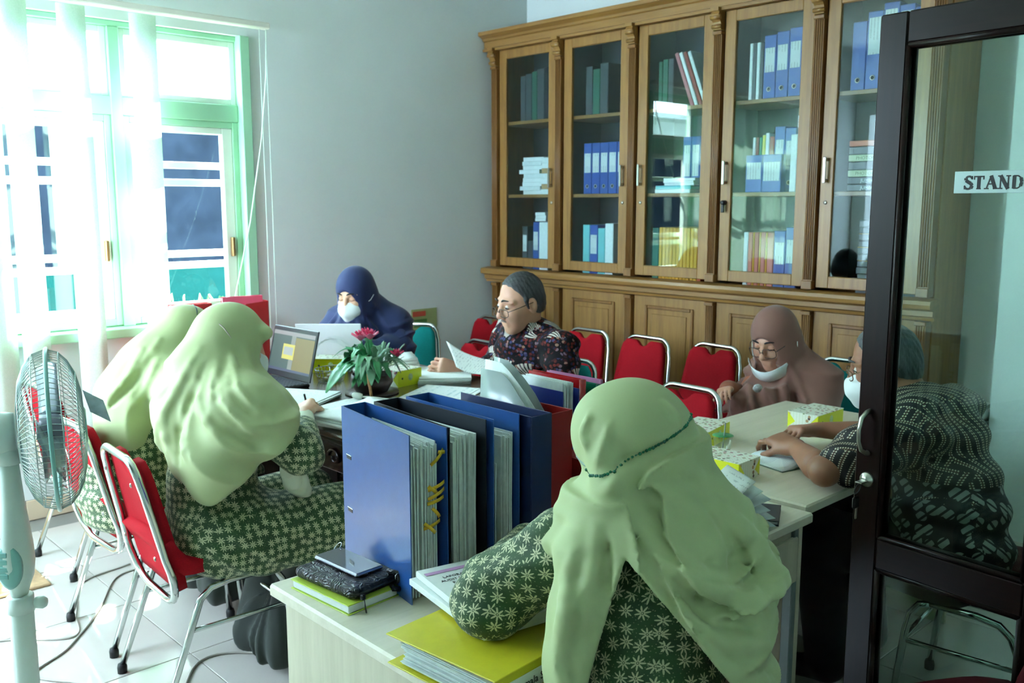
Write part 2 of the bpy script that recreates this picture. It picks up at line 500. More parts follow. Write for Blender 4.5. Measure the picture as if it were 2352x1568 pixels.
cp('back_panel', (D_ - 0.012, Y0 + 0.03, 0.05), (D_, Y1 - 0.03, 2.66), m_in, 0)
cp('top_panel', (0.03, Y0 + 0.03, 2.655), (D_, Y1 - 0.03, 2.685), m_oakh)
cp('deck_panel', (0.0, Y0 + 0.03, 1.085), (D_, Y1 - 0.03, 1.14), m_oakh)
cp('plinth', (0.02, Y0, 0.0), (D_, Y1, 0.09), m_oakd)
def profile_y(name, prof, y0, y1, m):
    """moulding with profile (x,z) run along y"""
    u = MB(); n = len(prof)
    vs = [(p[0], y0, p[1]) for p in prof] + [(p[0], y1, p[1]) for p in prof]
    fs = [(i, (i + 1) % n, n + (i + 1) % n, n + i) for i in range(n)] + [tuple(range(n - 1, -1, -1)), tuple(range(n, 2 * n))]
    u.add(vs, fs); return u.build(name, m, cab)
profile_y('cornice', [(0.02, 2.635), (-0.045, 2.635), (-0.045, 2.652), (-0.03, 2.658), (-0.03, 2.70), (-0.042, 2.706), (-0.05, 2.72), (-0.07, 2.732), (-0.085, 2.738), (-0.085, 2.762), (0.02, 2.762)], Y0 - 0.05, Y1 + 0.045, m_oakh)
profile_y('waist_moulding', [(0.02, 1.045), (-0.03, 1.045), (-0.034, 1.06), (-0.05, 1.068), (-0.05, 1.092), (-0.062, 1.098), (-0.085, 1.105), (-0.09, 1.125), (-0.085, 1.142), (-0.02, 1.15), (0.02, 1.15)], Y0 - 0.03, Y1 + 0.03, m_oakh)
PIL = [4.845, 4.232, 3.622, 3.022, 2.420, 1.822]
for y in PIL:
    w = 0.052
    for (z0, z1) in ((1.155, 2.53), (0.09, 1.04)):
        u = MB()
        u.lohi((-0.032, y - w / 2, z0), (0.03, y + w / 2, z1), 0.002)
        for q in range(4):
            yy = y - w / 2 + 0.009 + q * 0.0115
            u.tube([(-0.033, yy, z0 + 0.05), (-0.033, yy, z1 - 0.02)], 0.0042, 6)
        u.lohi((-0.045, y - w / 2 - 0.004, z0), (0.0, y + w / 2 + 0.004, z0 + 0.045), 0.003)
        u.lohi((-0.042, y - w / 2 - 0.003, z1 - 0.02), (0.0, y + w / 2 + 0.003, z1), 0.003)
        u.build('pilaster', m_oakd, cab)
    prof = [(0.0, 2.53), (-0.040, 2.535), (-0.046, 2.548), (-0.040, 2.560), (-0.046, 2.575), (-0.060, 2.592), (-0.068, 2.612), (-0.062, 2.625), (-0.072, 2.632), (-0.072, 2.648), (0.0, 2.648)]
    u = MB(); n = len(prof)
    vs = [(p[0], y - 0.026, p[1]) for p in prof] + [(p[0], y + 0.026, p[1]) for p in prof]
    u.add(vs, [(i, (i + 1) % n, n + (i + 1) % n, n + i) for i in range(n)] + [tuple(range(n - 1, -1, -1)), tuple(range(n, 2 * n))])
    for zz, rr in ((2.552, 0.011), (2.60, 0.014)):
        u.tube([(-0.056 + (0.0 if zz > 2.58 else 0.012), y - 0.030, zz), (-0.056 + (0.0 if zz > 2.58 else 0.012), y + 0.030, zz)], rr, 8)
    u.build('corbel', m_oak, cab)
    if 1.9 < y < 4.8: cp('divider', (0.03, y - 0.012, 0.09), (D_, y + 0.012, 2.655), m_in, 0)
hand_side = [-1, -1, 1, 1, 1]   # which stile carries the handle (-1 = stile towards the near end)
for i in range(5):
    yb, ya = PIL[i] - 0.036, PIL[i + 1] + 0.036
    z0, z1 = 1.165, 2.632
    st_ = 0.068
    u = MB()
    for lo, hi in (((ya, z0), (ya + st_, z1)), ((yb - st_, z0), (yb, z1)), ((ya + st_, z0), (yb - st_, z0 + 0.06)), ((ya + st_, z1 - 0.06), (yb - st_, z1))):
        u.lohi((-0.012, lo[0], lo[1]), (0.012, hi[0], hi[1]), 0.003)
    dr = u.build('glazed_door', m_oak, cab)
    MB().lohi((-0.002, ya + st_ - 0.003, z0 + 0.057), (0.002, yb - st_ + 0.003, z1 - 0.057)).build('glass_pane', m_cglass, dr)
    hy = (ya + st_ * 0.5) if hand_side[i] < 0 else (yb - st_ * 0.5)
    u = MB(); u.lohi((-0.046, hy - 0.008, 1.70), (-0.036, hy + 0.008, 1.83), 0.003)
    for z in (1.712, 1.818): u.lohi((-0.040, hy - 0.007, z - 0.008), (-0.012, hy + 0.007, z + 0.008), 0.002)
    u.build('handle', m_steel, dr)
    u = MB(); u.lathe([(0.0, 0.006), (0.008, 0.006), (0.010, 0.0)], 14, T(-0.012, hy, 1.602) @ R(-PI / 2, 'Y'))
    u.build('lock', m_steel, dr)
    if i == 3:
        u = MB(); u.lathe([(0.0, 0.03), (0.012, 0.03), (0.014, 0.0)], 12, T(-0.012, hy, 1.602) @ R(-PI / 2, 'Y'))
        u.box((-0.035, hy, 1.57), (0.012, 0.02, 0.045), 0.003); u.tube([(-0.04, hy, 1.60), (-0.045, hy - 0.01, 1.585), (-0.04, hy, 1.575), (-0.035, hy + 0.01, 1.585)], 0.002, 5, True)
        u.build('key', m_black, dr)
    for z in (1.658, 2.153):
        cp('shelf', (0.018, PIL[i + 1] + 0.012, z - 0.022), (D_ - 0.012, PIL[i] - 0.012, z), m_oakh, 0.002)
    # lower panelled door
    z0, z1 = 0.10, 1.040
    u = MB(); u.lohi((-0.006, ya - 0.004, z0), (0.012, yb + 0.004, z1), 0.002)
    lo_ = u.build('lower_door', m_oak, cab)
    pa, pb, pz0, pz1 = ya + 0.085, yb - 0.085, 0.20, 0.985
    u = MB()
    for lo, hi in (((pa, pz0), (pa + 0.02, pz1)), ((pb - 0.02, pz0), (pb, pz1)), ((pa + 0.02, pz0), (pb - 0.02, pz0 + 0.02)), ((pa + 0.02, pz1 - 0.02), (pb - 0.02, pz1))):
        u.lohi((-0.016, lo[0], lo[1]), (-0.004, hi[0], hi[1]), 0.004)
    u.build('panel_moulding', m_oakd, lo_)
    MB().lohi((-0.011, pa + 0.05, pz0 + 0.05), (-0.006, pb - 0.05, pz1 - 0.05), 0.004).build('raised_panel', m_oak, lo_)
# ================================================================ desks
m_lam = wood('cream_laminate', rgb(206, 200, 176), rgb(222, 216, 194), 0.38, 1, 0.1)
m_lamx = wood('cream_laminate_grain', rgb(206, 200, 176), rgb(222, 216, 194), 0.38, 0, 0.1)
m_lamleg = wood('cream_laminate_side', rgb(186, 180, 154), rgb(204, 198, 172), 0.45, 2, 0.05)
m_greymetal = plain('grey_desk_metal', rgb(120, 130, 128), 0.4, 0.3)
ZA, ZB = 0.75, 0.757
dA = thing('office_desk', 'cream laminate office desk carrying the row of upright box files', 'desk', (1.625, 1.508, 0))
MB().lohi((-0.67, -0.303, ZA - 0.030), (0.668, 0.302, ZA), 0.005).build('desk_top', m_lamx, dA)
MB().lohi((-0.652, -0.285, 0.0), (-0.632, 0.262, ZA - 0.030), 0.002).build('end_panel', m_lamleg, dA)
MB().lohi((0.625, -0.285, 0.0), (0.645, 0.262, ZA - 0.030), 0.002).build('end_panel', m_lamleg, dA)
MB().lohi((-0.632, 0.20, 0.22), (0.625, 0.216, ZA - 0.030), 0.002).build('modesty_panel', m_lamleg, dA)
dr = MB().lohi((0.20, -0.275, ZA - 0.20), (0.62, 0.19, ZA - 0.035), 0.003).build('drawer_box', m_lamleg, dA)
MB().lohi((0.205, -0.29, ZA - 0.19), (0.615, -0.275, ZA - 0.06), 0.003).build('drawer_front', m_lamleg, dr)
MB().lohi((0.35, -0.302, ZA - 0.125), (0.47, -0.290, ZA - 0.112), 0.003).build('drawer_handle', m_steel, dr)
MB().lohi((0.60, -0.285, 0.0), (0.625, -0.255, ZA - 0.03), 0.003).build('support_leg', m_greymetal, dA)
dB = thing('office_desk', 'cream laminate desk bearing snack boxes and the open notebook', 'desk', (2.915, 1.618, 0))
MB().lohi((-0.603, -0.382, ZB - 0.030), (0.615, 0.395, ZB), 0.005).build('desk_top', m_lamx, dB)
MB().lohi((-0.585, -0.34, 0.0), (-0.565, 0.34, ZB - 0.030), 0.002).build('end_panel', m_lamleg, dB)
MB().lohi((0.575, -0.34, 0.0), (0.595, 0.34, ZB - 0.030), 0.002).build('end_panel', m_lamleg, dB)
MB().lohi((-0.565, 0.30, 0.20), (0.575, 0.316, ZB - 0.030), 0.002).build('modesty_panel', m_lamleg, dB)
# carved dark desk
m_mah = wood('dark_mahogany', rgb(30, 16, 12), rgb(58, 34, 24), 0.22, 2, 0.5)
m_mahx = wood('dark_mahogany_top', rgb(64, 48, 36), rgb(92, 74, 58), 0.18, 1, 0.6)
ZD = 0.78
dx0, dx1, dy0, dy1 = 1.74, 2.86, 2.62, 4.30
dD = thing('carved_desk', 'dark carved mahogany desk covered with laptops papers and a flower arrangement', 'desk', ((dx0 + dx1) / 2, (dy0 + dy1) / 2, 0))
hw, hl = (dx1 - dx0) / 2, (dy1 - dy0) / 2
u = MB(); u.lohi((-hw, -hl, ZD - 0.022), (hw, hl, ZD), 0.006); u.build('desk_top', m_mahx, dD)
u = MB(); u.lohi((-hw + 0.008, -hl + 0.008, ZD - 0.042), (hw - 0.008, hl - 0.008, ZD - 0.022), 0.008); u.lohi((-hw + 0.03, -hl + 0.03, ZD - 0.06), (hw - 0.03, hl - 0.03, ZD - 0.042), 0.006)
u.build('edge_moulding', m_mah, dD)
u = MB()
u.lohi((-hw + 0.06, -hl + 0.06, ZD - 0.17), (hw - 0.06, hl - 0.06, ZD - 0.06), 0.004)
for sx in (-1, 1):
    for i in range(13):
        y = -hl + 0.12 + i * (2 * hl - 0.24) / 12
        pts = [(sx * (hw - 0.055), y + 0.045 * math.cos(a) * (1 - a / 9), ZD - 0.115 + 0.035 * math.sin(a) * (1 - a / 9)) for a in [q * 0.5 for q in range(14)]]
        u.tube(pts, 0.006, 5)
for i in range(9):
    x = -hw + 0.12 + i * (2 * hw - 0.24) / 8
    pts = [(x + 0.045 * math.cos(a) * (1 - a / 9), -hl + 0.055, ZD - 0.115 + 0.035 * math.sin(a) * (1 - a / 9)) for a in [q * 0.5 for q in range(14)]]
    u.tube(pts, 0.006, 5)
u.build('carved_apron', m_mah, dD)
for y0, y1 in ((-hl + 0.10, -hl + 0.30), (hl - 0.30, hl - 0.10)):
    p = MB().lohi((-hw + 0.10, y0, 0.10), (hw - 0.10, y1, ZD - 0.17), 0.006).build('pedestal', m_mah, dD)
    for k, (z0, z1) in enumerate(((0.13, 0.34), (0.36, 0.59))):
        MB().lohi((-hw + 0.085, y0 + 0.04, z0), (-hw + 0.10, y1 - 0.04, z1), 0.006).build('drawer_front', wood('mahogany_panel', rgb(70, 36, 22), rgb(98, 56, 34), 0.3, 1, 0.4), p)
turn = [(0.028, 0.0), (0.034, 0.03), (0.022, 0.06), (0.032, 0.10), (0.030, 0.16), (0.018, 0.20), (0.030, 0.24), (0.026, 0.34), (0.036, 0.42), (0.022, 0.47), (0.034, 0.52), (0.034, 0.61)]
for sx in (-1, 1):
    for sy in (-1, 1):
        MB().lathe(turn, 14, T(sx * (hw - 0.075), sy * (hl - 0.075), 0)).build('turned_leg', m_mah, dD)

# ================================================================ chairs
def fabric(name, col, bs=0.25):
    if name in MATS: return MATS[name]
    m, nt, bsdf = newmat(name)
    v = coords(nt, 'Object')
    n = noise(nt, v, 260, 2); n2 = noise(nt, v, 4, 2)
    f = mth(nt, 'ADD', mth(nt, 'MULTIPLY', n, 0.5), mth(nt, 'MULTIPLY', n2, 0.5))
    nt.links.new(ramp(nt, f, [(0.3, tuple(c * 0.8 for c in col[:3]) + (1,)), (0.7, tuple(c * 1.15 for c in col[:3]) + (1,))]), bsdf.inputs['Base Color'])
    bsdf.inputs['Roughness'].default_value = 0.85
    bsdf.inputs['Specular IOR Level'].default_value = 0.15
    bump(nt, bsdf, n, bs, 0.002)
    return m
m_red = fabric('red_upholstery', rgb(152, 12, 26))
m_tealf = fabric('teal_upholstery', rgb(20, 128, 128))
m_dkred = fabric('maroon_upholstery', rgb(74, 14, 22))
m_rub = plain('rubber_foot', rgb(18, 18, 18), 0.7)
def back_xz(t):        # lean of the backrest: t 0 at bottom, 1 at top -> (x, z)
    return (-0.155 - 0.105 * t, 0.345 + 0.485 * t)
def back_half(t):      # half width of the back frame
    return 0.205 - 0.048 * t
def make_chair(name, label, fab, group):
    t = thing(name, label, 'chair', group=group)
    loop = []
    n = 10; rr = 0.13
    for s in (-1, 1):
        side = []
        for q in range(n + 1):                       # bottom corner
            a = PI / 2 * q / n
            side.append((1 - (1 - math.sin(a)) * 0.0, a))
        pts = []
        for q in range(7):                           # bottom corner arc
            a = PI / 2 * q / 6
            yy = back_half(0) - rr + rr * math.sin(a); tt = (rr - rr * math.cos(a)) / 0.485
            x, z = back_xz(tt); pts.append((x, s * yy, z))
        for tt in (0.35, 0.5, 0.65, 0.8):
            x, z = back_xz(tt); pts.append((x, s * back_half(tt), z))
        rt = 0.07
        for q in range(7):
            a = PI / 2 * q / 6
            yy = back_half(1) - rt + rt * math.cos(a); tt = 1 - (rt - rt * math.sin(a)) / 0.485
            x, z = back_xz(tt); pts.append((x, s * yy, z))
        loop += pts if s == 1 else pts[::-1]
    u = MB(); u.tube(loop, 0.0125, 10, True); u.build('back_frame', m_chrome, t)
    # back pad with a notch at its top
    G = []
    N_, K = 15, 13
    for i in range(N_):
        v = i / (N_ - 1)
        row = []
        for j in range(K):
            w = j / (K - 1) * 2 - 1
            t0 = 0.10; topt = 0.965 - 0.075 * max(0.0, math.cos(min(abs(w) / 0.42, 1) * PI / 2)) ** 1.2
            tt = t0 + (topt - t0) * v
            hwid = back_half(tt) - 0.014
            if tt > 0.86: hwid -= 0.05 * ((tt - 0.86) / 0.14) ** 2.2
            if tt < 0.3: hwid -= 0.05 * ((0.3 - tt) / 0.3) ** 2
            x, z = back_xz(tt)
            row.append((x + 0.016 + 0.012 * (1 - w * w) * math.sin(PI * min(1, v * 1.05)), w * hwid, z))
        G.append(row)
    u = MB(); u.sheet(G, 0.030); bp = u.build('back_pad', fab, t)
    u = MB()
    for tt in (0.34, 0.84):
        for w in (-0.75, 0.75):
            x, z = back_xz(tt); u.box((x - 0.017, w * back_half(tt), z), (0.006, 0.014, 0.014), 0.003)
    u.build('back_screws', m_chrome, bp)
    # seat cushion, curved up into the back
    G = []
    for i in range(15):
        v = i / 14.0
        x = -0.205 + 0.435 * v
        row = []
        for j in range(11):
            w = j / 10 * 2 - 1
            hwid = 0.205 - 0.035 * max(0, (v - 0.75) / 0.25) ** 2 - 0.03 * max(0, (0.15 - v) / 0.15) ** 2
            zz = 0.455 + 0.014 * (1 - w ** 4) - 0.030 * max(0, (v - 0.82) / 0.18) ** 2 + 0.09 * max(0, (0.18 - v) / 0.18) ** 2
            row.append((x, w * hwid, zz))
        G.append(row)
    u = MB(); u.sheet([r[::-1] for r in G], 0.048); u.build('seat', fab, t)
    for s in (-1, 1):
        y = s * 0.200
        fl = MB().tube([(0.13, y, 0.405), (0.16, y, 0.395), (0.185, y, 0.36), (0.197, y, 0.30), (0.225, y * 1.02, 0.025)], 0.0115, 8).build('leg', m_chrome, t)
        MB().lathe([(0.016, 0.0), (0.017, 0.02), (0.014, 0.032)], 10, T(0.226, y * 1.02, 0)).build('rubber_tip', m_rub, fl)
        rl = MB().tube([(0.13, y, 0.405), (0.0, y, 0.405), (-0.06, y, 0.395), (-0.095, y, 0.365), (-0.115, y, 0.31), (-0.225, y * 1.02, 0.025)], 0.0115, 8).build('leg', m_chrome, t)
        MB().lathe([(0.016, 0.0), (0.017, 0.02), (0.014, 0.032)], 10, T(-0.226, y * 1.02, 0)).build('rubber_tip', m_rub, rl)
        MB().tube([(-0.130, y, 0.27), (0.203, y, 0.27)], 0.008, 8).build('side_rail', m_chrome, t)
    MB().tube([(0.203, -0.2, 0.27), (0.203, 0.2, 0.27)], 0.008, 8).build('stretcher', m_chrome, t)
    return t
RG = 'red banquet chairs with chrome frames'
chair0 = make_chair('banquet_chair', 'red chrome-framed chair whose back faces the fan, under the writing woman', m_red, RG)
chair0.location = (1.275, 2.86, 0); chair0.rotation_euler = (0, 0, math.radians(-3))
def red(x, y, deg, label): return dup(chair0, (x, y, 0), math.radians(deg), label)
red(1.30, 3.42, 2, 'red chrome-framed chair under the woman beside the window')
red(1.42, 4.22, 3, 'red chrome-framed chair standing empty between the window and the carved desk')
red(3.92, 4.58, 182, 'empty red chair in the corner under the cabinet, behind the man in dark batik')
red(3.12, 3.80, 178, 'empty red chair at the carved desk next to the man in dark batik')
red(3.92, 3.72, 181, 'empty red chair against the cabinet just behind the seated man')
red(3.93, 3.28, 180, 'empty red chair against the cabinet, second one along from the seated man')
red(3.96, 2.84, 178, 'empty red chair against the cabinet, closest to the woman in brown')
red(2.91, 2.26, 178, 'empty red chair beside the snack box, backed towards the woman in brown')
TG = 'teal banquet chairs with chrome frames'
tealc = make_chair('banquet_chair', 'teal chrome-framed chair under the woman in navy', m_tealf, TG)
tealc.location = (3.36, 4.56, 0); tealc.rotation_euler = (0, 0, math.radians(212))
dup(tealc, (3.06, 3.06, 0), math.radians(183), 'teal chrome-framed chair under the man in dark batik')
dup(tealc, (4.02, 2.10, 0), math.radians(180), 'teal chrome-framed chair under the woman in brown')
batc = make_chair('banquet_chair', 'maroon chair with chrome frame under the man in dotted batik', m_dkred, RG)
batc.location = (2.93, 0.93, 0); batc.rotation_euler = (0, 0, math.radians(96))
dup(batc, (1.95, 0.60, 0), math.radians(62), 'maroon chair with chrome frame standing empty at the foot of the dark door')
fgc = dup(batc, (1.19, 0.74, 0), math.radians(62), 'maroon chair hidden under the woman in the cream headscarf and bead chain')

# ================================================================ dark glazed door
m_dkw = wood('dark_door_wood', rgb(20, 9, 8), rgb(34, 16, 13), 0.32, 2, 0.0)
m_dkw.node_tree.nodes['Principled BSDF'].inputs['Specular IOR Level'].default_value = 0.22
m_dkwx = wood('dark_door_wood_rail', rgb(20, 9, 8), rgb(34, 16, 13), 0.32, 0, 0.0)
m_dkwx.node_tree.nodes['Principled BSDF'].inputs['Specular IOR Level'].default_value = 0.22
m_dglass = glass('door_glass', (0.80, 0.91, 0.86, 1), 0.0, 1.45, 0.8)
door = struct(thing('door_1', 'dark stained glazed door leaf standing open', 'door'))
del door['category']
ang = math.radians(5.8)
door.location = (2.264, 1.07, 0)
door.rotation_euler = (0, 0, -PI / 2 - ang)
def toward(o):
    """turn a part modelled towards +y to the camera side of the leaf (-y)"""
    o.data.transform(Matrix.Scale(-1, 4, (0, 1, 0))); o.data.flip_normals()
    for c_ in o.children: toward(c_)
    return o
# local: x from free edge to hinge, y towards the camera side (-x world)
DW = 0.52
def dp(name, lo, hi, m=m_dkw, ch=0.004, par=None): return MB().lohi(lo, hi, ch).build(name, m, par or door)
dp('stile', (0, -0.02, 0.01), (0.072, 0.02, 2.05)); dp('stile', (DW - 0.085, -0.02, 0.01), (DW, 0.02, 2.05))
dp('rail', (0.072, -0.02, 1.975), (DW - 0.085, 0.02, 2.05), m_dkwx)
dp('rail', (0.072, -0.02, 0.665), (DW - 0.085, 0.02, 0.745), m_dkwx)
dp('rail', (0.072, -0.02, 0.01), (DW - 0.085, 0.02, 0.16), m_dkwx)
for z0, z1 in ((0.16, 0.665), (0.745, 1.975)):
    g = dp('glass_pane', (0.070, -0.003, z0 - 0.002), (DW - 0.083, 0.003, z1 + 0.002), m_dglass, 0)
    u = MB()
    for s in (-1, 1):
        yy = s * 0.014
        lp = [(0.076, yy, z0 + 0.004), (0.076, yy, z1 - 0.004), (DW - 0.089, yy, z1 - 0.004), (DW - 0.089, yy, z0 + 0.004)]
        for a, b2 in zip(lp, lp[1:] + lp[:1]): u.tube([a, b2], 0.0075, 8)
    u.build('glazing_bead', m_dkw, door)
MB().tube([(0.034, 0.02, 1.075), (0.034, 0.035, 1.073), (0.031, 0.052, 1.06), (0.030, 0.06, 1.03), (0.030, 0.058, 1.0), (0.031, 0.046, 0.975), (0.034, 0.03, 0.966), (0.034, 0.02, 0.965)], [0.008, 0.008, 0.0075, 0.0065, 0.006, 0.0065, 0.007, 0.008], 10, flat=0.8).build('pull_handle', m_steel, door)
toward(bpy.data.objects['pull_handle'])
u = MB(); u.lathe([(0.0, 0.012), (0.011, 0.012), (0.012, 0.007), (0.018, 0.006), (0.020, 0.0)], 20, T(0.037, 0.02, 0.895) @ R(-PI / 2, 'X'))
lk = u.build('lock_cylinder', m_steel, door)
u = MB(); u.box((0.037, 0.046, 0.893), (0.020, 0.03, 0.004), 0.001); u.build('key', m_steel, lk)
u = MB()
ring = [(0.037 + 0.004 * math.sin(a), 0.062 + 0.013 * math.cos(a), 0.878 + 0.014 * math.sin(a)) for a in [2 * PI * q / 14 for q in range(14)]]
u.tube(ring, 0.0012, 5, True); u.box((0.036, 0.066, 0.842), (0.010, 0.024, 0.032), 0.004)
u.build('key_fob', m_black, lk)
u = MB(); u.box((0.038, 0.065, 0.815), (0.003, 0.008, 0.032), 0.001); u.build('spare_key', m_steel, lk)
toward(lk)
# sign taped to the pane
sign = tag(MB().lohi((0.203, 0.0045, 1.622), (0.432, 0.0062, 1.672), 0.0008).build('door_sign', plain('sign_white', rgb(200, 222, 222), 0.35, var=0.02)), 'white strip sign with dark serif letters taped to the door glass', 'sign')
sign.location = door.location; sign.rotation_euler = door.rotation_euler
def serif_letters(word, x, z, h, par, m):
    """heavy serif capitals drawn from strokes (viewed from +y side, x runs right)"""
    y0, y1 = 0.0063, 0.0070
    th, tn, sf = 0.26 * h, 0.10 * h, 0.09 * h
    for ch in word:
        u = MB()
        def bar(ax, az, bx, bz, w):
            d = Vector((bx - ax, 0, bz - az)); L = d.length; a = math.atan2(d.z, d.x)
            c, s = math.cos(a), math.sin(a); q = w / 2
            P = [(-0 * c + q * s, -0 * s - q * c), (L * c + q * s, L * s - q * c), (L * c - q * s, L * s + q * c), (-q * s, q * c)]
            vs = [(x + ax + p[0], y0, z + az + p[1]) for p in P] + [(x + ax + p[0], y1, z + az + p[1]) for p in P]
            u.add(vs, [(0, 1, 2, 3), (7, 6, 5, 4), (0, 4, 5, 1), (1, 5, 6, 2), (2, 6, 7, 3), (3, 7, 4, 0)])
        def serif(cx, cz): bar(cx - 0.17 * h, cz, cx + 0.17 * h, cz, sf)
        if ch == 'S':
            pts = [(0.62, 0.80), (0.52, 0.95), (0.32, 0.98), (0.14, 0.86), (0.14, 0.68), (0.32, 0.55), (0.52, 0.44), (0.64, 0.28), (0.54, 0.08), (0.32, 0.02), (0.12, 0.08), (0.06, 0.24)]
            for q, (a, b2) in enumerate(zip(pts, pts[1:])): bar(a[0] * h, a[1] * h, b2[0] * h, b2[1] * h, th if 3 <= q <= 7 else tn * 1.5)
            bar(0.62 * h, 0.74 * h, 0.62 * h, 1.0 * h, sf); bar(0.06 * h, 0.0, 0.06 * h, 0.3 * h, sf); wdt = 0.74
        elif ch == 'T':
            bar(0.40 * h, 0, 0.40 * h, h, th); bar(0.02 * h, 0.95 * h, 0.78 * h, 0.95 * h, tn); bar(0.05 * h, 0.72 * h, 0.05 * h, h, sf); bar(0.75 * h, 0.72 * h, 0.75 * h, h, sf); serif(0.40 * h, 0.04 * h); wdt = 0.84
        elif ch == 'A':
            bar(0.14 * h, 0.02 * h, 0.46 * h, h, tn); bar(0.44 * h, h, 0.80 * h, 0.02 * h, th); bar(0.22 * h, 0.38 * h, 0.66 * h, 0.38 * h, tn); serif(0.14 * h, 0.04 * h); serif(0.80 * h, 0.04 * h); wdt = 1.0
        elif ch == 'N':
            bar(0.16 * h, 0.02 * h, 0.16 * h, h, tn); bar(0.14 * h, h, 0.72 * h, 0.0, th); bar(0.72 * h, 0, 0.72 * h, h, tn); serif(0.16 * h, 0.04 * h); serif(0.72 * h, 0.96 * h); serif(0.12 * h, 0.96 * h); wdt = 0.96
        elif ch == 'D':
            bar(0.18 * h, 0.02 * h, 0.18 * h, 0.98 * h, th)
            pts = [(0.14, 0.96), (0.45, 0.95), (0.64, 0.80), (0.72, 0.5), (0.64, 0.2), (0.45, 0.05), (0.14, 0.04)]
            for q, (a, b2) in enumerate(zip(pts, pts[1:])): bar(a[0] * h, a[1] * h, b2[0] * h, b2[1] * h, th * 0.9 if 2 <= q <= 3 else tn)
            wdt = 0.86
        u.build('letter', m, par)
        x += wdt * h
serif_letters('STAND', 0.226, 1.631, 0.030, sign, plain('sign_ink', rgb(24, 22, 26), 0.5))
toward(sign)

# ================================================================ standing fan
m_fan = plain('fan_plastic', rgb(196, 212, 202), 0.35, var=0.03)
m_fang = plain('fan_teal_plastic', rgb(120, 170, 160), 0.3, var=0.05)
m_wire = plain('fan_wire', rgb(150, 170, 162), 0.35, 0.6, var=0.05)
m_blade = plain('fan_blade', rgb(150, 165, 170), 0.25, var=0.05, trans=0.3)
fan = thing('standing_fan', 'pale green standing fan with round wire guard beside the red chair', 'fan', (0.655, 2.64, 0))
MB().lathe([(0.21, 0.0), (0.215, 0.015), (0.19, 0.035), (0.08, 0.06), (0.04, 0.09), (0.03, 0.11)], 32).build('base', m_fan, fan)
MB().lathe([(0.031, 0.08), (0.031, 0.50), (0.029, 0.52)], 20).build('pole', m_fan, fan)
u = MB(); u.lathe([(0.034, 0.50), (0.034, 0.545), (0.030, 0.548)], 20)
u.lathe([(0.0, 0.0), (0.015, 0.0), (0.017, 0.02), (0.012, 0.028), (0.0, 0.03)], 14, T(0.03, -0.028, 0.525) @ R(math.radians(-40), 'Z') @ R(PI / 2, 'Y')); u.build('height_collar', m_fan, fan)
bx = MB(); bx.lathe([(0.024, 0.545), (0.032, 0.57), (0.046, 0.60), (0.052, 0.64), (0.050, 0.69), (0.044, 0.74), (0.036, 0.80), (0.030, 0.88), (0.027, 0.925)], 24, sx=0.8, sy=1.0, M=R(math.radians(-43)))
ctl = bx.build('control_column', m_fan, fan)
view = Vector((-0.687, -0.727, 0)); side = Vector((0.727, -0.687, 0))
u = MB()
MF = frame(view * 0.044 + Vector((0, 0, 0.643)), side, (0, 0, 1))
u.lathe([(0.0, 0.006), (0.03, 0.004), (0.036, 0.0), (0.036, -0.012)], 28, MF, sx=0.92, sy=1.75)
pnl = u.build('control_panel', m_fang, ctl)
u = MB()
for q in range(4): u.box((-0.012, 0.035 - q * 0.02, 0.006), (0.028, 0.015, 0.004), 0.002, MF)
u.build('speed_buttons', m_fang, pnl)
tme_ = text_mesh('Panasonic', 0.0105, frame(view * 0.0405 + Vector((0, 0, 0.718)), side, (0, 0, 1)) @ T(-0.026, 0, 0.0), 0.0006)
link('brand_lettering', tme_, plain('fan_ink', rgb(40, 50, 60), 0.5), ctl)
u = MB(); u.lathe([(0.030, 0.0), (0.030, 0.03), (0.022, 0.045), (0.020, 0.06)], 18, T(0, 0, 0.915)); u.build('tilt_joint', m_fan, fan)
fd = Vector((0.93, -0.30, 0.02)).normalized()
FM = frame((0.03, 0.015, 0.99), fd.orthogonal(), fd.cross(fd.orthogonal()))       # local z is the fan axis
zax = (FM.to_3x3() @ Vector((0, 0, 1)))
if zax.dot(fd) < 0: FM = FM @ R(PI, 'X')
# motor housing
MB().lathe([(0.0, -0.165), (0.045, -0.16), (0.058, -0.145), (0.062, -0.10), (0.062, -0.03), (0.056, -0.005), (0.03, 0.0)], 26, FM).build('motor_housing', m_fan, fan)
def ringpts(r, z, n=40): return [FM @ Vector((r * math.cos(2 * PI * q / n), r * math.sin(2 * PI * q / n), z)) for q in range(n)]
def guard(name, z_hub, z_rim, prof, nw):
    u = MB()
    for q in range(nw):
        a = 2 * PI * q / nw
        sw = 0.35
        u.tube([FM @ Vector((r * math.cos(a + sw * (0.22 - r) / 0.2), r * math.sin(a + sw * (0.22 - r) / 0.2), z)) for r, z in prof], 0.0011, 3)
    for r, z in prof[2:-1:2]: u.tube(ringpts(r, z), 0.0014, 4, True)
    o = u.build(name, m_wire, fan); o['kind'] = 'stuff'
    return o
guard('rear_guard', 0, 0, [(0.05, 0.002), (0.09, 0.004), (0.14, 0.012), (0.18, 0.028), (0.207, 0.05), (0.218, 0.083)], 84)
guard('front_guard', 0, 0, [(0.055, 0.165), (0.10, 0.163), (0.15, 0.152), (0.185, 0.135), (0.208, 0.115), (0.218, 0.088)], 84)
MB().tube(ringpts(0.2195, 0.086), 0.006, 8, True).build('guard_rim', m_fang, fan)
MB().lathe([(0.0, 0.170), (0.045, 0.170), (0.056, 0.164), (0.056, 0.160)], 24, FM).build('guard_badge', m_fang, fan)
MB().lathe([(0.0, 0.115), (0.035, 0.112), (0.042, 0.10), (0.042, 0.055), (0.0, 0.05)], 20, FM).build('hub', plain('fan_hub', rgb(110, 116, 128), 0.3), fan)
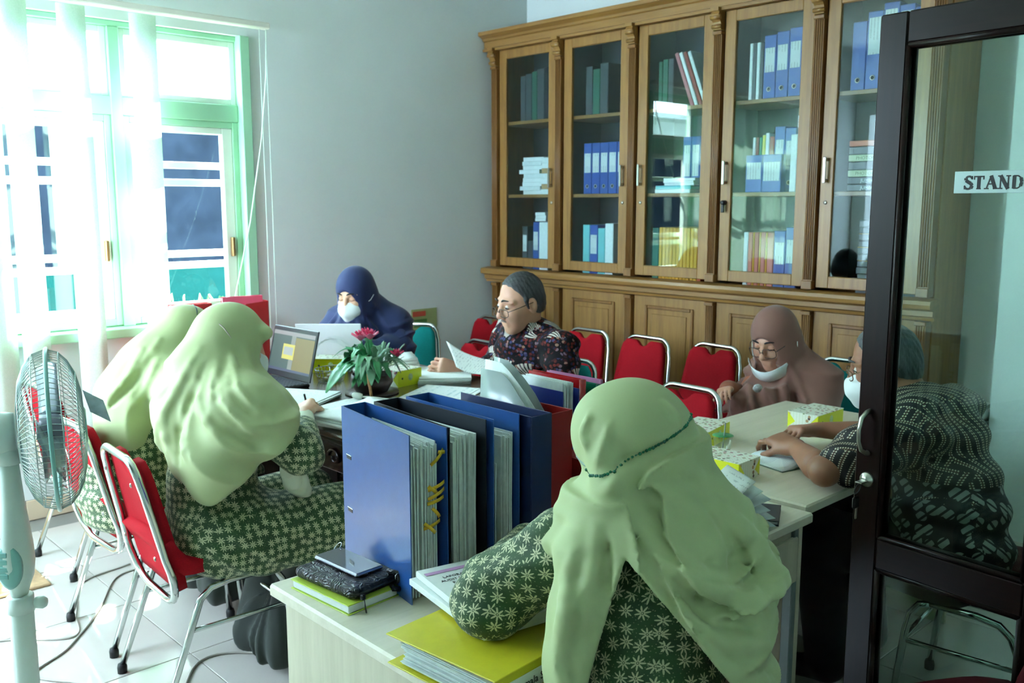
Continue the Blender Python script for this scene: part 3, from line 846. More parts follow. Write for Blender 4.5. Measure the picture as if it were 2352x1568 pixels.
for q in range(3):
    a0 = q * 2 * PI / 3 + 0.4
    G = []
    for i in range(7):
        r = 0.04 + 0.145 * i / 6; row = []
        for j in range(6):
            w = (j / 5 - 0.5); a = a0 + w * (0.75 + 0.55 * math.sin(PI * i / 6)) + 0.15 * i / 6
            row.append(FM @ Vector((r * math.cos(a), r * math.sin(a), 0.082 + w * 0.055)))
        G.append(row)
    MB().sheet(G, 0.002).build('blade', m_blade, fan)
u = MB()
tp = FM @ Vector((0, 0, 0.155))
u.sheet([[tuple(tp + Vector((0.02 + 0.05 * i, -0.02 - 0.01 * i, 0.04 - 0.035 * i)) + Vector((0.0, 0.0, 1)) * 0.06 * j + Vector((-0.01, 0.02, 0)) * j) for i in (0, 0.5, 1)] for j in (0, 0.5, 1)], 0.0006)
u.build('paper_tag', plain('fan_tag_card', rgb(170, 190, 195), 0.5, var=0.25, vs=25), fan)
# cables on the floor
m_cab = plain('grey_cable', rgb(165, 160, 150), 0.5)
def cable(pts, lab, r=0.004):
    o = MB().tube([tuple(p) for p in catmull([(a, b2, r + c) for a, b2, c in pts], 50)], r, 6).build('power_cable', m_cab)
    return tag(o, lab, 'cable')
cable([(0.72, 2.86, 0.0), (0.95, 3.02, 0), (0.83, 3.25, 0), (0.98, 3.38, 0), (1.17, 3.62, 0), (1.34, 3.90, 0), (1.47, 3.95, 0)], 'grey cable running from the fan to the power strip', 0.0042)
cable([(0.60, 3.40, 0), (0.78, 3.62, 0), (1.02, 3.46, 0), (1.10, 3.66, 0), (1.22, 3.95, 0), (1.45, 4.02, 0)], 'grey cable looping past the fan towards the window wall', 0.0036)
cable([(0.55, 3.10, 0), (0.66, 3.22, 0), (0.74, 3.05, 0), (0.88, 2.80, 0.0), (0.98, 2.55, 0)], 'thicker grey cable curling on the tiles around the foot of the fan', 0.0055)
cable([(1.15, 2.80, 0), (1.27, 2.95, 0.0), (1.38, 2.95, 0.0), (1.50, 2.82, 0), (1.62, 2.62, 0)], 'grey cable arching on the tiles under the near red chair', 0.0045)
ps = thing('power_strip', 'white power strip with a black adapter plugged in under the chairs', 'power strip', (1.63, 3.86, 0), math.radians(-38))
MB().lohi((-0.16, -0.035, 0), (0.16, 0.035, 0.05), 0.006).build('strip_body', m_wplas, ps)
MB().lohi((-0.14, -0.03, 0.05), (-0.03, 0.03, 0.14), 0.006).build('adapter', m_black, ps)
MB().lohi((0.02, -0.025, 0.05), (0.07, 0.025, 0.10), 0.006).build('plug', m_black, ps)
mat_o = tag(MB().lohi((0.50, 4.02, 0.0), (1.12, 4.60, 0.012), 0.004).build('door_mat', plain('brown_mat', rgb(176, 146, 110), 0.95, var=0.3, vs=14, bs=0.5, bscale=300)), 'flat tan woven mat lying on the sunny tiles behind the fan', 'mat')
# ================================================================ paper, files and small things
m_paper = plain('white_paper', rgb(232, 238, 236), 0.75, var=0.03, vs=40)
m_paper2 = plain('grey_white_paper', rgb(222, 232, 230), 0.75, var=0.06, vs=60)
def printed(name, base, ink, lines=90.0, wscale=26.0, cover=0.5):
    """paper with rows of small print"""
    if name in MATS: return MATS[name]
    m, nt, b = newmat(name)
    v = coords(nt, 'Object'); sp = nd(nt, 'ShaderNodeSeparateXYZ'); nt.links.new(v, sp.inputs[0])
    row = mth(nt, 'FRACT', mth(nt, 'MULTIPLY', sp.outputs[1], lines))
    on = mth(nt, 'LESS_THAN', row, 0.34)
    n = noise(nt, coords(nt, 'Object', (1, 0.18 * lines / 90 * 5, 1)), wscale * 4, 1)
    w = mth(nt, 'GREATER_THAN', n, 1 - cover)
    blk = noise(nt, v, 7, 1)
    f = mth(nt, 'MULTIPLY', mth(nt, 'MULTIPLY', on, w), mth(nt, 'GREATER_THAN', blk, 0.42))
    nt.links.new(mixc(nt, mth(nt, 'MULTIPLY', f, 0.35), base, ink), b.inputs['Base Color'])
    b.inputs['Roughness'].default_value = 0.7
    return m
m_print = printed('printed_page', rgb(232, 238, 236), rgb(90, 100, 120))
m_blue = plain('blue_board', rgb(30, 74, 136), 0.32, var=0.06, vs=30, bs=0.08, bscale=500, coat=0.2)
m_navy = plain('navy_board', rgb(16, 34, 74), 0.35, var=0.08, vs=30, bs=0.05, bscale=400)
m_blk = plain('black_board', rgb(18, 24, 36), 0.35, var=0.1)
m_royal = plain('royal_board', rgb(30, 50, 140), 0.35, var=0.06)
m_redb = plain('red_board', rgb(140, 14, 12), 0.35, var=0.08)
m_tealc = plain('teal_card', rgb(110, 190, 192), 0.55, var=0.05)
m_yel = plain('yellow_board', rgb(200, 190, 40), 0.42, var=0.05, vs=30, bs=0.05, bscale=400)
m_tab = plain('yellow_tab', rgb(222, 178, 40), 0.6)
m_clear = plain('clear_plastic', rgb(214, 232, 230), 0.25, var=0.04, trans=0.55)
def pages(u, x0a, x1a, x0b, x1b, y0, y1, z0, z1, n, rough=0.006):
    """n sheets bundled between x0..x1, a = far end, b = near end (y0 near, y1 far)"""
    for i in range(n):
        f0, f1 = i / n, (i + 0.8) / n
        dz = random.uniform(-rough, rough) * 1.6; dy = random.uniform(-rough, rough)
        X = lambda f, a, b2: a + (b2 - a) * f
        wob = random.uniform(-0.0015, 0.0015)
        lo, hi = z0 + random.uniform(0, 0.002), z1 + dz
        vs = []
        for (yy, a, b2) in ((y0 + dy, x0b, x1b), (y1, x0a, x1a)):
            for f in (f0, f1):
                for zz, ww in ((lo, 0), ((lo + hi) / 2, wob), (hi, -wob)):
                    vs.append((X(f, a, b2) + ww, yy, zz))
        q = lambda e, f, z: e * 6 + f * 3 + z
        fs = []
        for z in (0, 1):
            fs += [(q(0, 0, z), q(0, 1, z), q(0, 1, z + 1), q(0, 0, z + 1)), (q(1, 1, z), q(1, 0, z), q(1, 0, z + 1), q(1, 1, z + 1)),
                   (q(0, 1, z), q(1, 1, z), q(1, 1, z + 1), q(0, 1, z + 1)), (q(1, 0, z), q(0, 0, z), q(0, 0, z + 1), q(1, 0, z + 1))]
        fs.append((q(0, 0, 2), q(0, 1, 2), q(1, 1, 2), q(1, 0, 2)))
        u.add(vs, fs)
def quadslab(u, A, Bp, z0, z1, t, mi=0):
    """upright board from A=(x,y) to B=(x,y), thickness t"""
    a, b2 = Vector(A), Vector(Bp); d = (b2 - a).normalized(); nrm = Vector((-d.y, d.x)) * t / 2
    P = [a - nrm, b2 - nrm, b2 + nrm, a + nrm]
    u.prism([(p.x, p.y) for p in P], z0, z1, mi=mi)
def lever_file(label, x_far, x_near, y_far, y_near, z0, h, mo, mi_, n_pages, fill=(0.12, 0.95), page_h=0.31, extra=None):
    """box file standing on its edge, spine at the far end, open edge towards the near end"""
    cx, cyy = (x_far[0] + x_far[1] + x_near[0] + x_near[1]) / 4, (y_far + y_near) / 2
    t = thing('box_file', label, 'file', (cx, cyy, z0), group='box files standing on the cream desk')
    L = lambda x, y: (x - cx, y - cyy)
    u = MB()
    quadslab(u, L(x_far[0], y_far), L(x_near[0], y_near), 0, h, 0.003); u.build('cover', mo, t)
    u = MB(); quadslab(u, L(x_far[1], y_far), L(x_near[1], y_near), 0, h, 0.003); u.build('cover', mo, t)
    u = MB(); quadslab(u, L(x_far[0] - 0.0015, y_far), L(x_far[1] + 0.0015, y_far), 0, h, 0.003); u.build('spine', mo, t)
    if n_pages:
        w = lambda f, X: X[0] + 0.004 + (X[1] - X[0] - 0.008) * f
        u = MB()
        a0, a1 = w(fill[0], x_far) - cx, w(fill[1], x_far) - cx
        b0, b1 = w(fill[0], x_near) - cx, w(fill[1], x_near) - cx
        pages(u, a0, a1, b0, b1, y_near + 0.018 - cyy, y_far - 0.05 - cyy, 0.004, page_h, n_pages)
        u.build('page_bundle', m_paper2, t)
    return t, L
t1, L = lever_file('blue box file with two ring slots and yellow flags on its pages', (1.178, 1.243), (1.122, 1.222), 1.835, 1.497, ZA, 0.372, m_blue, None, 20, (0.10, 0.88), 0.335)
u = MB()
for zz in (0.255, 0.125):
    u2 = MB(); P0 = Vector(L(1.176, 1.815) + (zz,)); d = Vector((1.122 - 1.178, 1.497 - 1.835, 0)).normalized()
    nn = Vector((d.y, -d.x, 0)); nn = nn if nn.x < 0 else -nn
    u2.box((0, 0, 0), (0.026, 0.0035, 0.011), 0.001, frame(P0 + d * 0.016 + nn * 0.002, d, nn))
    sl = u2.build('ring_slot', m_blk, t1)
    u2 = MB(); u2.box((0, 0, -0.0045), (0.028, 0.005, 0.0022), 0.0008, frame(P0 + d * 0.016 + nn * 0.002, d, nn)); u2.build('slot_lip', m_chrome, sl)
for (fx, zz, rot, ln) in ((1.205, 0.315, 0.3, 0.025), (1.188, 0.29, -0.6, 0.045), (1.175, 0.245, 0.9, 0.03), (1.178, 0.235, -0.15, 0.05), (1.178, 0.215, -0.25, 0.05), (1.175, 0.205, -0.05, 0.045), (1.185, 0.195, 1.1, 0.03), (1.163, 0.165, 0.9, 0.04), (1.165, 0.152, -0.1, 0.045)):
    u2 = MB(); u2.sheet([[(i * ln / 3, -0.004 - 0.006 * math.sin(i), j * 0.008 + 0.002 * i) for i in range(4)] for j in (0, 1)], 0.0004, M=T(*L(fx, 1.512), zz) @ R(rot, 'Y'))
    u2.build('page_flag', m_tab, t1)
t2, L = lever_file('near-black box file with a pink card between its pages', (1.268, 1.338), (1.232, 1.338), 1.83, 1.50, ZA, 0.37, m_blk, None, 18, (0.06, 0.92), 0.335)
u = MB(); quadslab(u, L(1.26, 1.76), L(1.245, 1.56), 0.20, 0.345, 0.0015); u.build('pink_card', plain('pink_card', rgb(176, 110, 128), 0.45), t2)
t3, L = lever_file('blue box file holding loose papers and a teal card', (1.362, 1.432), (1.352, 1.432), 1.825, 1.49, ZA, 0.37, m_blue, None, 10, (0.5, 0.95), 0.32)
u = MB(); G = [[L(1.372 + 0.03 * i / 5 + 0.004 * math.sin(i), 1.78 - 0.27 * i / 5) + (0.004 + (0.345 - 0.055 * (i / 5) ** 2) * j,) for i in range(6)] for j in (0, 0.5, 1)]
u.sheet(G, 0.001); u.build('teal_card', m_tealc, t3)
u = MB(); pages(u, *[v - 1.3945 for v in (1.366, 1.372, 1.357, 1.372)], 1.505 - 1.6575, 1.77 - 1.6575, 0.004, 0.27, 5); u.build('loose_pages', m_paper2, t3)
def box_file(label, x0, x1, y0, y1, h, mo, mi_, open_top=True):
    """closed box file seen on its spine: walls of board, open on top"""
    cx, cyy = (x0 + x1) / 2, (y0 + y1) / 2
    t = thing('box_file', label, 'file', (cx, cyy, ZA), group='box files standing on the cream desk')
    w, d, th = (x1 - x0) / 2, (y1 - y0) / 2, 0.003
    MB().lohi((-w, -d, 0), (w, -d + th, h), 0.001).build('spine', mo, t)
    for s in (-1, 1):
        MB().lohi((s * w - th * (s > 0), -d + th, 0), (s * w + th * (s < 0), d, h), 0.001).build('cover', mo, t)
    MB().lohi((-w + th, d - th, 0), (w - th, d, h * 0.93), 0.001).build('inner_wall', mi_, t)
    MB().lohi((-w + th, -d + th, 0), (w - th, d - th, 0.004)).build('base', mo, t)
    return t
box_file('navy box file showing its plain spine next to the red one', 1.445, 1.512, 1.462, 1.79, 0.365, m_navy, m_royal)
t5 = box_file('red box file stuffed with clear plastic folders', 1.520, 1.615, 1.492, 1.78, 0.352, m_redb, m_redb)
for k2, (xx, top, yb_, ye) in enumerate(((1.535, 0.42, 1.76, 1.53), (1.555, 0.44, 1.77, 1.55), (1.58, 0.445, 1.765, 1.56))):
    G = []
    for j in range(5):
        v = j / 4
        G.append([(xx - 1.5675 + 0.02 * (1 - i / 6) * v + 0.006 * math.sin(i + k2), yb_ + (ye - yb_) * i / 6 - 1.636, 0.006 + (top - 0.11 * max(0, (i - 2) / 4) ** 1.5) * v) for i in range(7)])
    u = MB(); u.sheet(G, 0.002 if k2 == 1 else 0.0012); u.build('plastic_folder', m_clear if k2 != 1 else m_paper2, t5)
t6, L = lever_file('royal blue box file between the red box file and the red plastic folder', (1.675, 1.735), (1.668, 1.728), 1.80, 1.575, ZA, 0.375, m_royal, None, 9, (0.2, 0.9), 0.385)
def flat_folder(label, A, Bp, h, m, th=0.012, sheet_m=None):
    cx, cyy = (A[0] + Bp[0]) / 2, (A[1] + Bp[1]) / 2
    t = thing('plastic_folder', label, 'folder', (cx, cyy, ZA), group='plastic folders standing on the cream desk')
    a, b2 = (A[0] - cx, A[1] - cyy), (Bp[0] - cx, Bp[1] - cyy)
    d = Vector((b2[0] - a[0], b2[1] - a[1])).normalized(); nrm = Vector((-d.y, d.x))
    for s in (-1, 1):
        u = MB(); o = nrm * s * th / 2
        quadslab(u, (a[0] + o.x, a[1] + o.y), (b2[0] + o.x, b2[1] + o.y), 0, h, 0.0014); u.build('cover', m, t)
    u = MB(); u.tube([(b2[0], b2[1], 0.002), (b2[0], b2[1], h)], th * 0.62, 8); u.build('spine', m, t)
    u = MB(); quadslab(u, (a[0], a[1]), (b2[0] - d.x * 0.012, b2[1] - d.y * 0.012), 0.002, h - 0.015, th * 0.6); u.build('sheets', sheet_m or m_paper, t)
    return t
m_redp = plain('red_plastic', rgb(160, 14, 20), 0.22, var=0.06, trans=0.1)
m_grnp = plain('green_plastic', rgb(16, 120, 90), 0.25, var=0.06)
m_pinkp = plain('pink_plastic', rgb(186, 120, 160), 0.25, var=0.05, trans=0.2)
flat_folder('red plastic folder with a clear corner next to the royal blue file', (1.775, 1.80), (1.768, 1.60), 0.39, m_redp, 0.016)
flat_folder('dark green plastic folder behind the red plastic folder', (1.815, 1.80), (1.808, 1.58), 0.375, m_grnp, 0.012)
flat_folder('pink transparent folder at the end of the row of upright files', (1.845, 1.80), (1.842, 1.60), 0.38, m_pinkp, 0.010)
# low red box with a yellow note
t = thing('document_box', 'low red document box with a yellow handwritten note and grey label', 'box', (1.735, 1.475, ZA), 0.0)
MB().lohi((-0.10, -0.012, 0), (0.10, 0.085, 0.225), 0.003).build('box_body', plain('brick_red_card', rgb(150, 34, 24), 0.4), t)
MB().lohi((-0.075, -0.0145, 0.03), (0.06, -0.012, 0.095), 0.0005).build('grey_label', plain('grey_label', rgb(70, 76, 80), 0.4), t)
nt_ = text_mesh('Smart', 0.022, frame((-0.06, -0.0155, 0.07), (1, 0, 0), (0, 0, 1)), 0.0004); link('label_print', nt_, plain('label_white', rgb(210, 214, 210), 0.5), t)
u = MB(); u.sheet([[(-0.092 + 0.065 * i / 4, -0.016 - 0.012 * (j / 3) ** 2, 0.235 - 0.085 * j / 3) for i in range(5)] for j in range(4)], 0.0005)
yn = u.build('sticky_note', plain('note_yellow', rgb(224, 206, 70), 0.6), t)
u = MB()
for q in range(6): u.lohi((-0.088, -0.0172 - 0.012 * ((q * 0.5) / 3) ** 2 - 0.001, 0.223 - q * 0.0125), (-0.088 + random.uniform(0.03, 0.055), -0.0165 - 0.012 * ((q * 0.5) / 3) ** 2 - 0.0015, 0.2245 - q * 0.0125))
u.build('handwriting', plain('pen_ink', rgb(70, 70, 50), 0.6), yn)

# ---- pouch, phone, notebook on the desk corner
t = thing('notebook', 'lime green covered notebook under the black leather pouch', 'notebook', (1.055, 1.655, ZA), math.radians(4))
MB().lohi((-0.066, -0.102, 0.002), (0.066, 0.100, 0.020), 0.002).build('page_block', m_paper, t)
m_lime = plain('lime_cover', rgb(176, 200, 70), 0.4, var=0.08)
MB().lohi((-0.070, -0.105, 0.0), (0.070, 0.103, 0.002), 0.0008).build('cover', m_lime, t); MB().lohi((-0.070, -0.105, 0.020), (0.070, 0.103, 0.022), 0.0008).build('cover', m_lime, t)
def leather():
    m, nt, b = newmat('embossed_black_leather')
    v = coords(nt, 'Object'); vo = nd(nt, 'ShaderNodeTexVoronoi'); vo.inputs['Scale'].default_value = 38; vo.feature = 'SMOOTH_F1'
    nz = nd(nt, 'ShaderNodeTexNoise'); nz.inputs['Scale'].default_value = 22; nt.links.new(v, nz.inputs['Vector'])
    mx = nd(nt, 'ShaderNodeVectorMath', operation='MULTIPLY_ADD'); nt.links.new(nz.outputs[1], mx.inputs[0]); mx.inputs[1].default_value = (0.03, 0.03, 0.03); nt.links.new(v, mx.inputs[2])
    nt.links.new(mx.outputs[0], vo.inputs['Vector'])
    w = mth(nt, 'SINE', mth(nt, 'MULTIPLY', vo.outputs[0], 60))
    b.inputs['Base Color'].default_value = rgb(16, 17, 22); b.inputs['Roughness'].default_value = 0.3
    bump(nt, b, w, 0.6, 0.0012)
    return m
t = thing('leather_pouch', 'black embossed leather zip pouch on the lime notebook', 'pouch', (1.07, 1.665, ZA + 0.0225), math.radians(6))
m_lea = leather()
MB().lohi((-0.072, -0.105, 0.0), (0.072, 0.098, 0.026), 0.011).build('pouch_body', m_lea, t)
lp = [(-0.072, -0.09), (-0.06, -0.105), (0.06, -0.105), (0.0725, -0.09), (0.0725, 0.085)]
MB().tube([(x, y - 0.001, 0.013) for x, y in lp], 0.0028, 6).build('zip', m_black, t)
u = MB(); u.box((-0.052, -0.114, 0.008), (0.010, 0.010, 0.012), 0.002); u.tube([(-0.052, -0.118, 0.006), (-0.056, -0.126, -0.008), (-0.060, -0.134, -0.018)], [0.003, 0.0045, 0.0055], 6, flat=0.35); u.build('zip_pull', m_black, t)
u = MB(); u.tube([(0.045, -0.108, 0.006), (0.05, -0.118, 0.016), (0.046, -0.112, 0.03), (0.04, -0.09, 0.032)], 0.0055, 8); u.tube([(0.035, -0.108, 0.004), (0.03, -0.118, 0.0), (0.045, -0.122, -0.004)], 0.006, 8)
st_ = u.build('wrist_strap', m_lea, t)
u = MB(); u.tube([(0.045 + 0.007 * math.cos(a), -0.116, 0.022 + 0.008 * math.sin(a)) for a in [2 * PI * q / 10 for q in range(10)]], 0.0014, 5, True); u.build('strap_ring', m_chrome, st_)
t = thing('smartphone', 'smartphone with a silver rim lying on the leather pouch', 'phone', (1.083, 1.68, ZA + 0.049), math.radians(3))
MB().lohi((-0.037, -0.080, 0.0), (0.037, 0.080, 0.009), 0.0035).build('phone_body', plain('phone_rim', rgb(150, 150, 160), 0.2, 0.8), t)
MB().lohi((-0.0345, -0.077, 0.0088), (0.0345, 0.077, 0.0098), 0.0003).build('screen', plain('phone_screen', rgb(26, 30, 44), 0.06, var=0.02, coat=1.0), t)
u = MB(); u.tube([(0.03 + 0.01 * math.sin(a), 0.082 + 0.008 * math.cos(a), 0.008 + 0.010 * math.sin(a)) for a in [2 * PI * q / 12 for q in range(12)]], 0.0012, 5, True); u.build('charm_ring', m_chrome, t)

# ---- yellow ring file lying on the desk with reports on it
t = thing('ring_file', 'yellow ring file lying flat under the reports and the woman\'s arm', 'file', (1.10, 1.205, ZA), math.radians(4))
G = [[(-0.155 + 0.31 * i / 6, -0.14 + 0.275 * j / 6, 0.0605 + 0.004 * math.sin(i)) for i in range(7)] for j in range(7)]
MB().lohi((-0.155, -0.140, 0.0), (0.155, 0.135, 0.003), 0.001).build('bottom_cover', m_yel, t)
u = MB(); u.box((0, 0, 0), (0.31, 0.280, 0.003), 0.001, T(0, -0.002, 0.0605) @ R(math.radians(-1.5), 'X')); u.build('top_cover', m_yel, t)
spn = MB().lohi((-0.155, -0.143, 0.0), (0.155, -0.140, 0.066), 0.001).build('spine', m_yel, t)
MB().lohi((-0.125, -0.1442, 0.016), (0.10, -0.143, 0.050), 0.0003).build('spine_label', m_paper, t)
nme = text_mesh('Nirmala Sari, S.S', 0.020, frame((-0.112, -0.1448, 0.026), (1, 0, 0), (0, 0, 1)), 0.0003); link('label_lettering', nme, plain('label_ink', rgb(40, 44, 44), 0.5), t)
u = MB()
for i in range(22):
    z = 0.004 + i * 0.0021; dx = random.uniform(-0.006, 0.006); dyy = random.uniform(-0.006, 0.01); sag = 0.0
    u.lohi((-0.142 + dx, -0.125 + dyy, z), (0.14, 0.10 + dyy, z + 0.0015))
u.build('page_bundle', m_paper2, t)
def stack(name, label, cat, x, y, z, deg, w, d, n, th, m, jit=0.004, group=None, top=None, curl=0.0):
    """stack of n sheets or booklets as one thing with a sheet part each"""
    t = thing(name, label, cat, (x, y, z), math.radians(deg), group)
    for i in range(n):
        dx, dy, a = random.uniform(-jit, jit), random.uniform(-jit, jit), random.uniform(-jit, jit) * 6
        if curl:
            c = curl * random.uniform(0.4, 1.0)
            G = [[((p / 6 - 0.5) * w, (q / 4 - 0.5) * d, th * (i + 0.9) + c * (abs(p / 6 - 0.5) * 2) ** 3 * (p > 3)) for p in range(7)] for q in range(5)]
            u = MB(); u.sheet([r[::-1] for r in G][::-1], th * 0.85, M=T(dx, dy, 0) @ R(a))
        else:
            u = MB(); u.box((0, 0, th * (i + 0.5)), (w, d, th * 0.96), min(0.0012, th * 0.2), T(dx, dy, 0) @ R(a))
        u.build('booklet' if th > 0.004 else 'sheet_bundle', (top if (top and i == n - 1) else m), t)
    return t
rp = stack('report_stack', 'two white bound reports with a pink stripe lying on the yellow file', 'reports', 1.175, 1.295, ZA + 0.0665, -12, 0.21, 0.297, 2, 0.014, m_paper, 0.012)
pk = plain('pink_stripe', rgb(196, 150, 196), 0.6)
MB().lohi((-0.098, 0.105, 0.0285), (0.10, 0.118, 0.0289)).build('cover_stripe', pk, rp)
for k2, tx in enumerate(('LAPORAN PELAKSANAAN', 'AUDIT MUTU INTERNAL (AMI)', 'PADA PROGRAM STUDI', 'FAKULTAS')):
    me = text_mesh(tx, 0.0125, T(0.0, 0.078 - k2 * 0.0165, 0.0286), 0.0002, 'CENTER'); link('cover_lettering', me, plain('print_black', rgb(40, 40, 46), 0.6), rp)
# papers the woman in the bead chain is holding
t = thing('open_booklet', 'white booklet standing half open beside the cream headscarf', 'booklet', (1.945, 1.375, ZA), math.radians(-120))
for k2, (a, l) in enumerate(((43, 0.20), (33, 0.20), (24, 0.21), (16, 0.20), (9, 0.21), (3, 0.21))):
    u = MB(); G = [[((q / 5 - 0.5) * 0.16, p / 6 * l * math.cos(math.radians(a)), 0.003 + p / 6 * l * math.sin(math.radians(a)) + 0.006 * math.sin(PI * p / 6)) for q in range(6)] for p in range(7)]
    u.sheet([r[::-1] for r in G], 0.0012); u.build('page', m_print if k2 == 0 else m_paper2, t)
t = thing('dark_planner', 'thin dark covered planner at the desk edge beside the headscarf', 'planner', (2.16, 1.29, ZA), math.radians(28))
MB().lohi((-0.07, -0.05, 0.0), (0.07, 0.05, 0.004), 0.001).build('cover', plain('planner_cover', rgb(40, 50, 52), 0.35), t)
MB().lohi((-0.066, -0.047, 0.004), (0.066, 0.047, 0.012), 0.001).build('page_block', m_paper, t); MB().lohi((-0.07, -0.05, 0.012), (0.07, 0.05, 0.0155), 0.001).build('top_cover', plain('planner_cover', rgb(40, 50, 52), 0.35), t)

# ---- snack boxes
def box_print():
    m, nt, b = newmat('snack_box_print')
    v = coords(nt, 'Object')
    vo = nd(nt, 'ShaderNodeTexVoronoi'); vo.inputs['Scale'].default_value = 62; nt.links.new(v, vo.inputs['Vector'])
    spot = mth(nt, 'LESS_THAN', vo.outputs['Distance'], 0.36)
    hue = nd(nt, 'ShaderNodeSeparateColor'); nt.links.new(vo.outputs['Color'], hue.inputs[0])
    c = ramp(nt, hue.outputs[0], [(0.0, rgb(70, 40, 34)), (0.35, rgb(196, 120, 120)), (0.55, rgb(120, 150, 90)), (0.75, rgb(110, 74, 52)), (1.0, rgb(210, 170, 120))])
    sp = nd(nt, 'ShaderNodeSeparateXYZ'); nt.links.new(v, sp.inputs[0])
    ln = mth(nt, 'LESS_THAN', mth(nt, 'FRACT', mth(nt, 'MULTIPLY', mth(nt, 'ADD', sp.outputs[0], sp.outputs[1]), 80)), 0.2)
    basec = mixc(nt, mth(nt, 'MULTIPLY', ln, 0.4), rgb(226, 230, 214), rgb(190, 196, 150))
    nt.links.new(mixc(nt, mth(nt, 'MULTIPLY', spot, mth(nt, 'GREATER_THAN', hue.outputs[1], 0.3)), basec, c), b.inputs['Base Color'])
    b.inputs['Roughness'].default_value = 0.45
    return m
m_bp = box_print()
m_by = plain('snack_box_yellow', rgb(214, 216, 20), 0.4, var=0.04)
SBG = 'yellow snack boxes with a printed lid'
def snack_box(label, x, y, z, deg, w=0.195, d=0.125, h=0.062):
    """yellow carton; printed lid that folds down both short ends as a waisted flap"""
    t = thing('snack_box', label, 'box', (x, y, z), math.radians(deg), SBG)
    MB().lohi((-w / 2, -d / 2, 0), (w / 2, d / 2, h - 0.002), 0.001).build('carton', m_by, t)
    MB().lohi((-w / 2 - 0.001, -d / 2 - 0.001, h - 0.002), (w / 2 + 0.001, d / 2 + 0.001, h), 0.0006).build('lid', m_bp, t)
    for s in (-1, 1):
        p = [(-d / 2, h), (d / 2, h), (d * 0.24, h * 0.42), (d / 2 * 0.98, 0.001), (-d / 2 * 0.98, 0.001), (-d * 0.24, h * 0.42)]
        xs = s * (w / 2 + 0.0012)
        u = MB(); u.add([(xs, a, b2) for a, b2 in p] + [(s * (w / 2 + 0.0002), a, b2) for a, b2 in p], [(0, 1, 2, 5), (5, 2, 3, 4)] + [(i, (i + 1) % 6, 6 + (i + 1) % 6, 6 + i) for i in range(6)])
        u.build('end_flap', m_bp, t)
    for s in (-1, 1):
        u = MB(); u.lathe([(0.0, 0.0006), (0.005, 0.0006), (0.005, 0.0)], 12, T(-w * 0.32, s * (d / 2 + 0.0002), h * 0.5) @ R(PI / 2 * s, 'X')); u.build('finger_hole', m_black, t)
        u = MB(); u.lathe([(0.0, 0.0008), (0.016, 0.0008), (0.016, 0.0)], 20, T(w * 0.02, s * (d / 2 + 0.0002), h * 0.52) @ R(PI / 2 * s, 'X'), sx=0.85); u.build('round_seal', plain('seal_green', rgb(190, 214, 150), 0.4, var=0.2, vs=120), t)
    return t
snack_box('yellow snack box with printed lid beside the open notebook, far corner of the cream desk', 3.21, 1.70, ZB, 0)
snack_box('yellow snack box standing behind the plastic cup on the cream desk', 2.70, 1.86, ZB, 12)
snack_box('yellow snack box with its printed flap towards the desk seam', 2.41, 1.585, ZB, 92)
snack_box('yellow snack box behind the flower arrangement on the carved desk', 2.475, 3.36, ZD, 8, 0.15, 0.12, 0.075)
b5 = snack_box('printed snack box in front of the white laptop', 2.43, 3.86, ZD, -45, 0.17, 0.12, 0.07)
# clear bag over the box in front of the laptop
u = MB(); G = []
for i in range(9):
    a = PI * i / 8
    G.append([(0.11 * math.cos(a), (j / 5 - 0.5) * 0.16, 0.004 + 0.155 * math.sin(a) ** 0.8 + 0.006 * math.sin(j * 2 + i)) for j in range(6)])
u.sheet(G); bag = tag(u.build('plastic_bag', glass('bag_film', (0.93, 0.96, 0.95, 1), 0.15, 1.35, 1.0), None, (2.43, 3.86, ZD), math.radians(-45)), 'clear plastic bag drawn over the printed snack box by the white laptop', 'bag')
# plastic cups
m_cup = glass('cup_plastic', (0.90, 0.94, 0.93, 1), 0.08, 1.4, 1.0)
def cup(label, x, y, z, straw=True, w=0.030):
    t = thing('plastic_cup', label, 'cup', (x, y, z), random.uniform(0, 6), 'clear cups with a green sealed lid')
    MB().lathe([(w * 0.78, 0.0), (w * 0.80, 0.002), (w * 1.08, 0.066), (w * 1.2, 0.068), (w * 1.2, 0.070)], 24).build('cup_wall', m_cup, t)
    MB().lathe([(0.0, 0.0715), (w * 1.12, 0.0715), (w * 1.16, 0.0705)], 24).build('lid_film', plain('cup_lid', rgb(40, 130, 70), 0.35, var=0.5, vs=60), t)
    MB().lathe([(0.0, 0.003), (w * 0.76, 0.003), (w * 0.80, 0.012), (0.0, 0.0125)], 20).build('water', glass('cup_water', (0.85, 0.92, 0.92, 1), 0.0, 1.33), t)
    if straw: MB().tube([(0.0, 0.0, 0.02), (0.012, 0.004, 0.072), (0.020, 0.007, 0.118)], 0.0022, 6).build('straw', m_clear, t)
    return t
cup('plastic cup with straw standing between two snack boxes', 2.585, 1.70, ZB)
cup('plastic cup tucked beside the cream headscarf near the snack box', 2.33, 1.72, ZB, False)
cup('plastic cup with straw in front of the red box file', 2.10, 3.99, ZD)
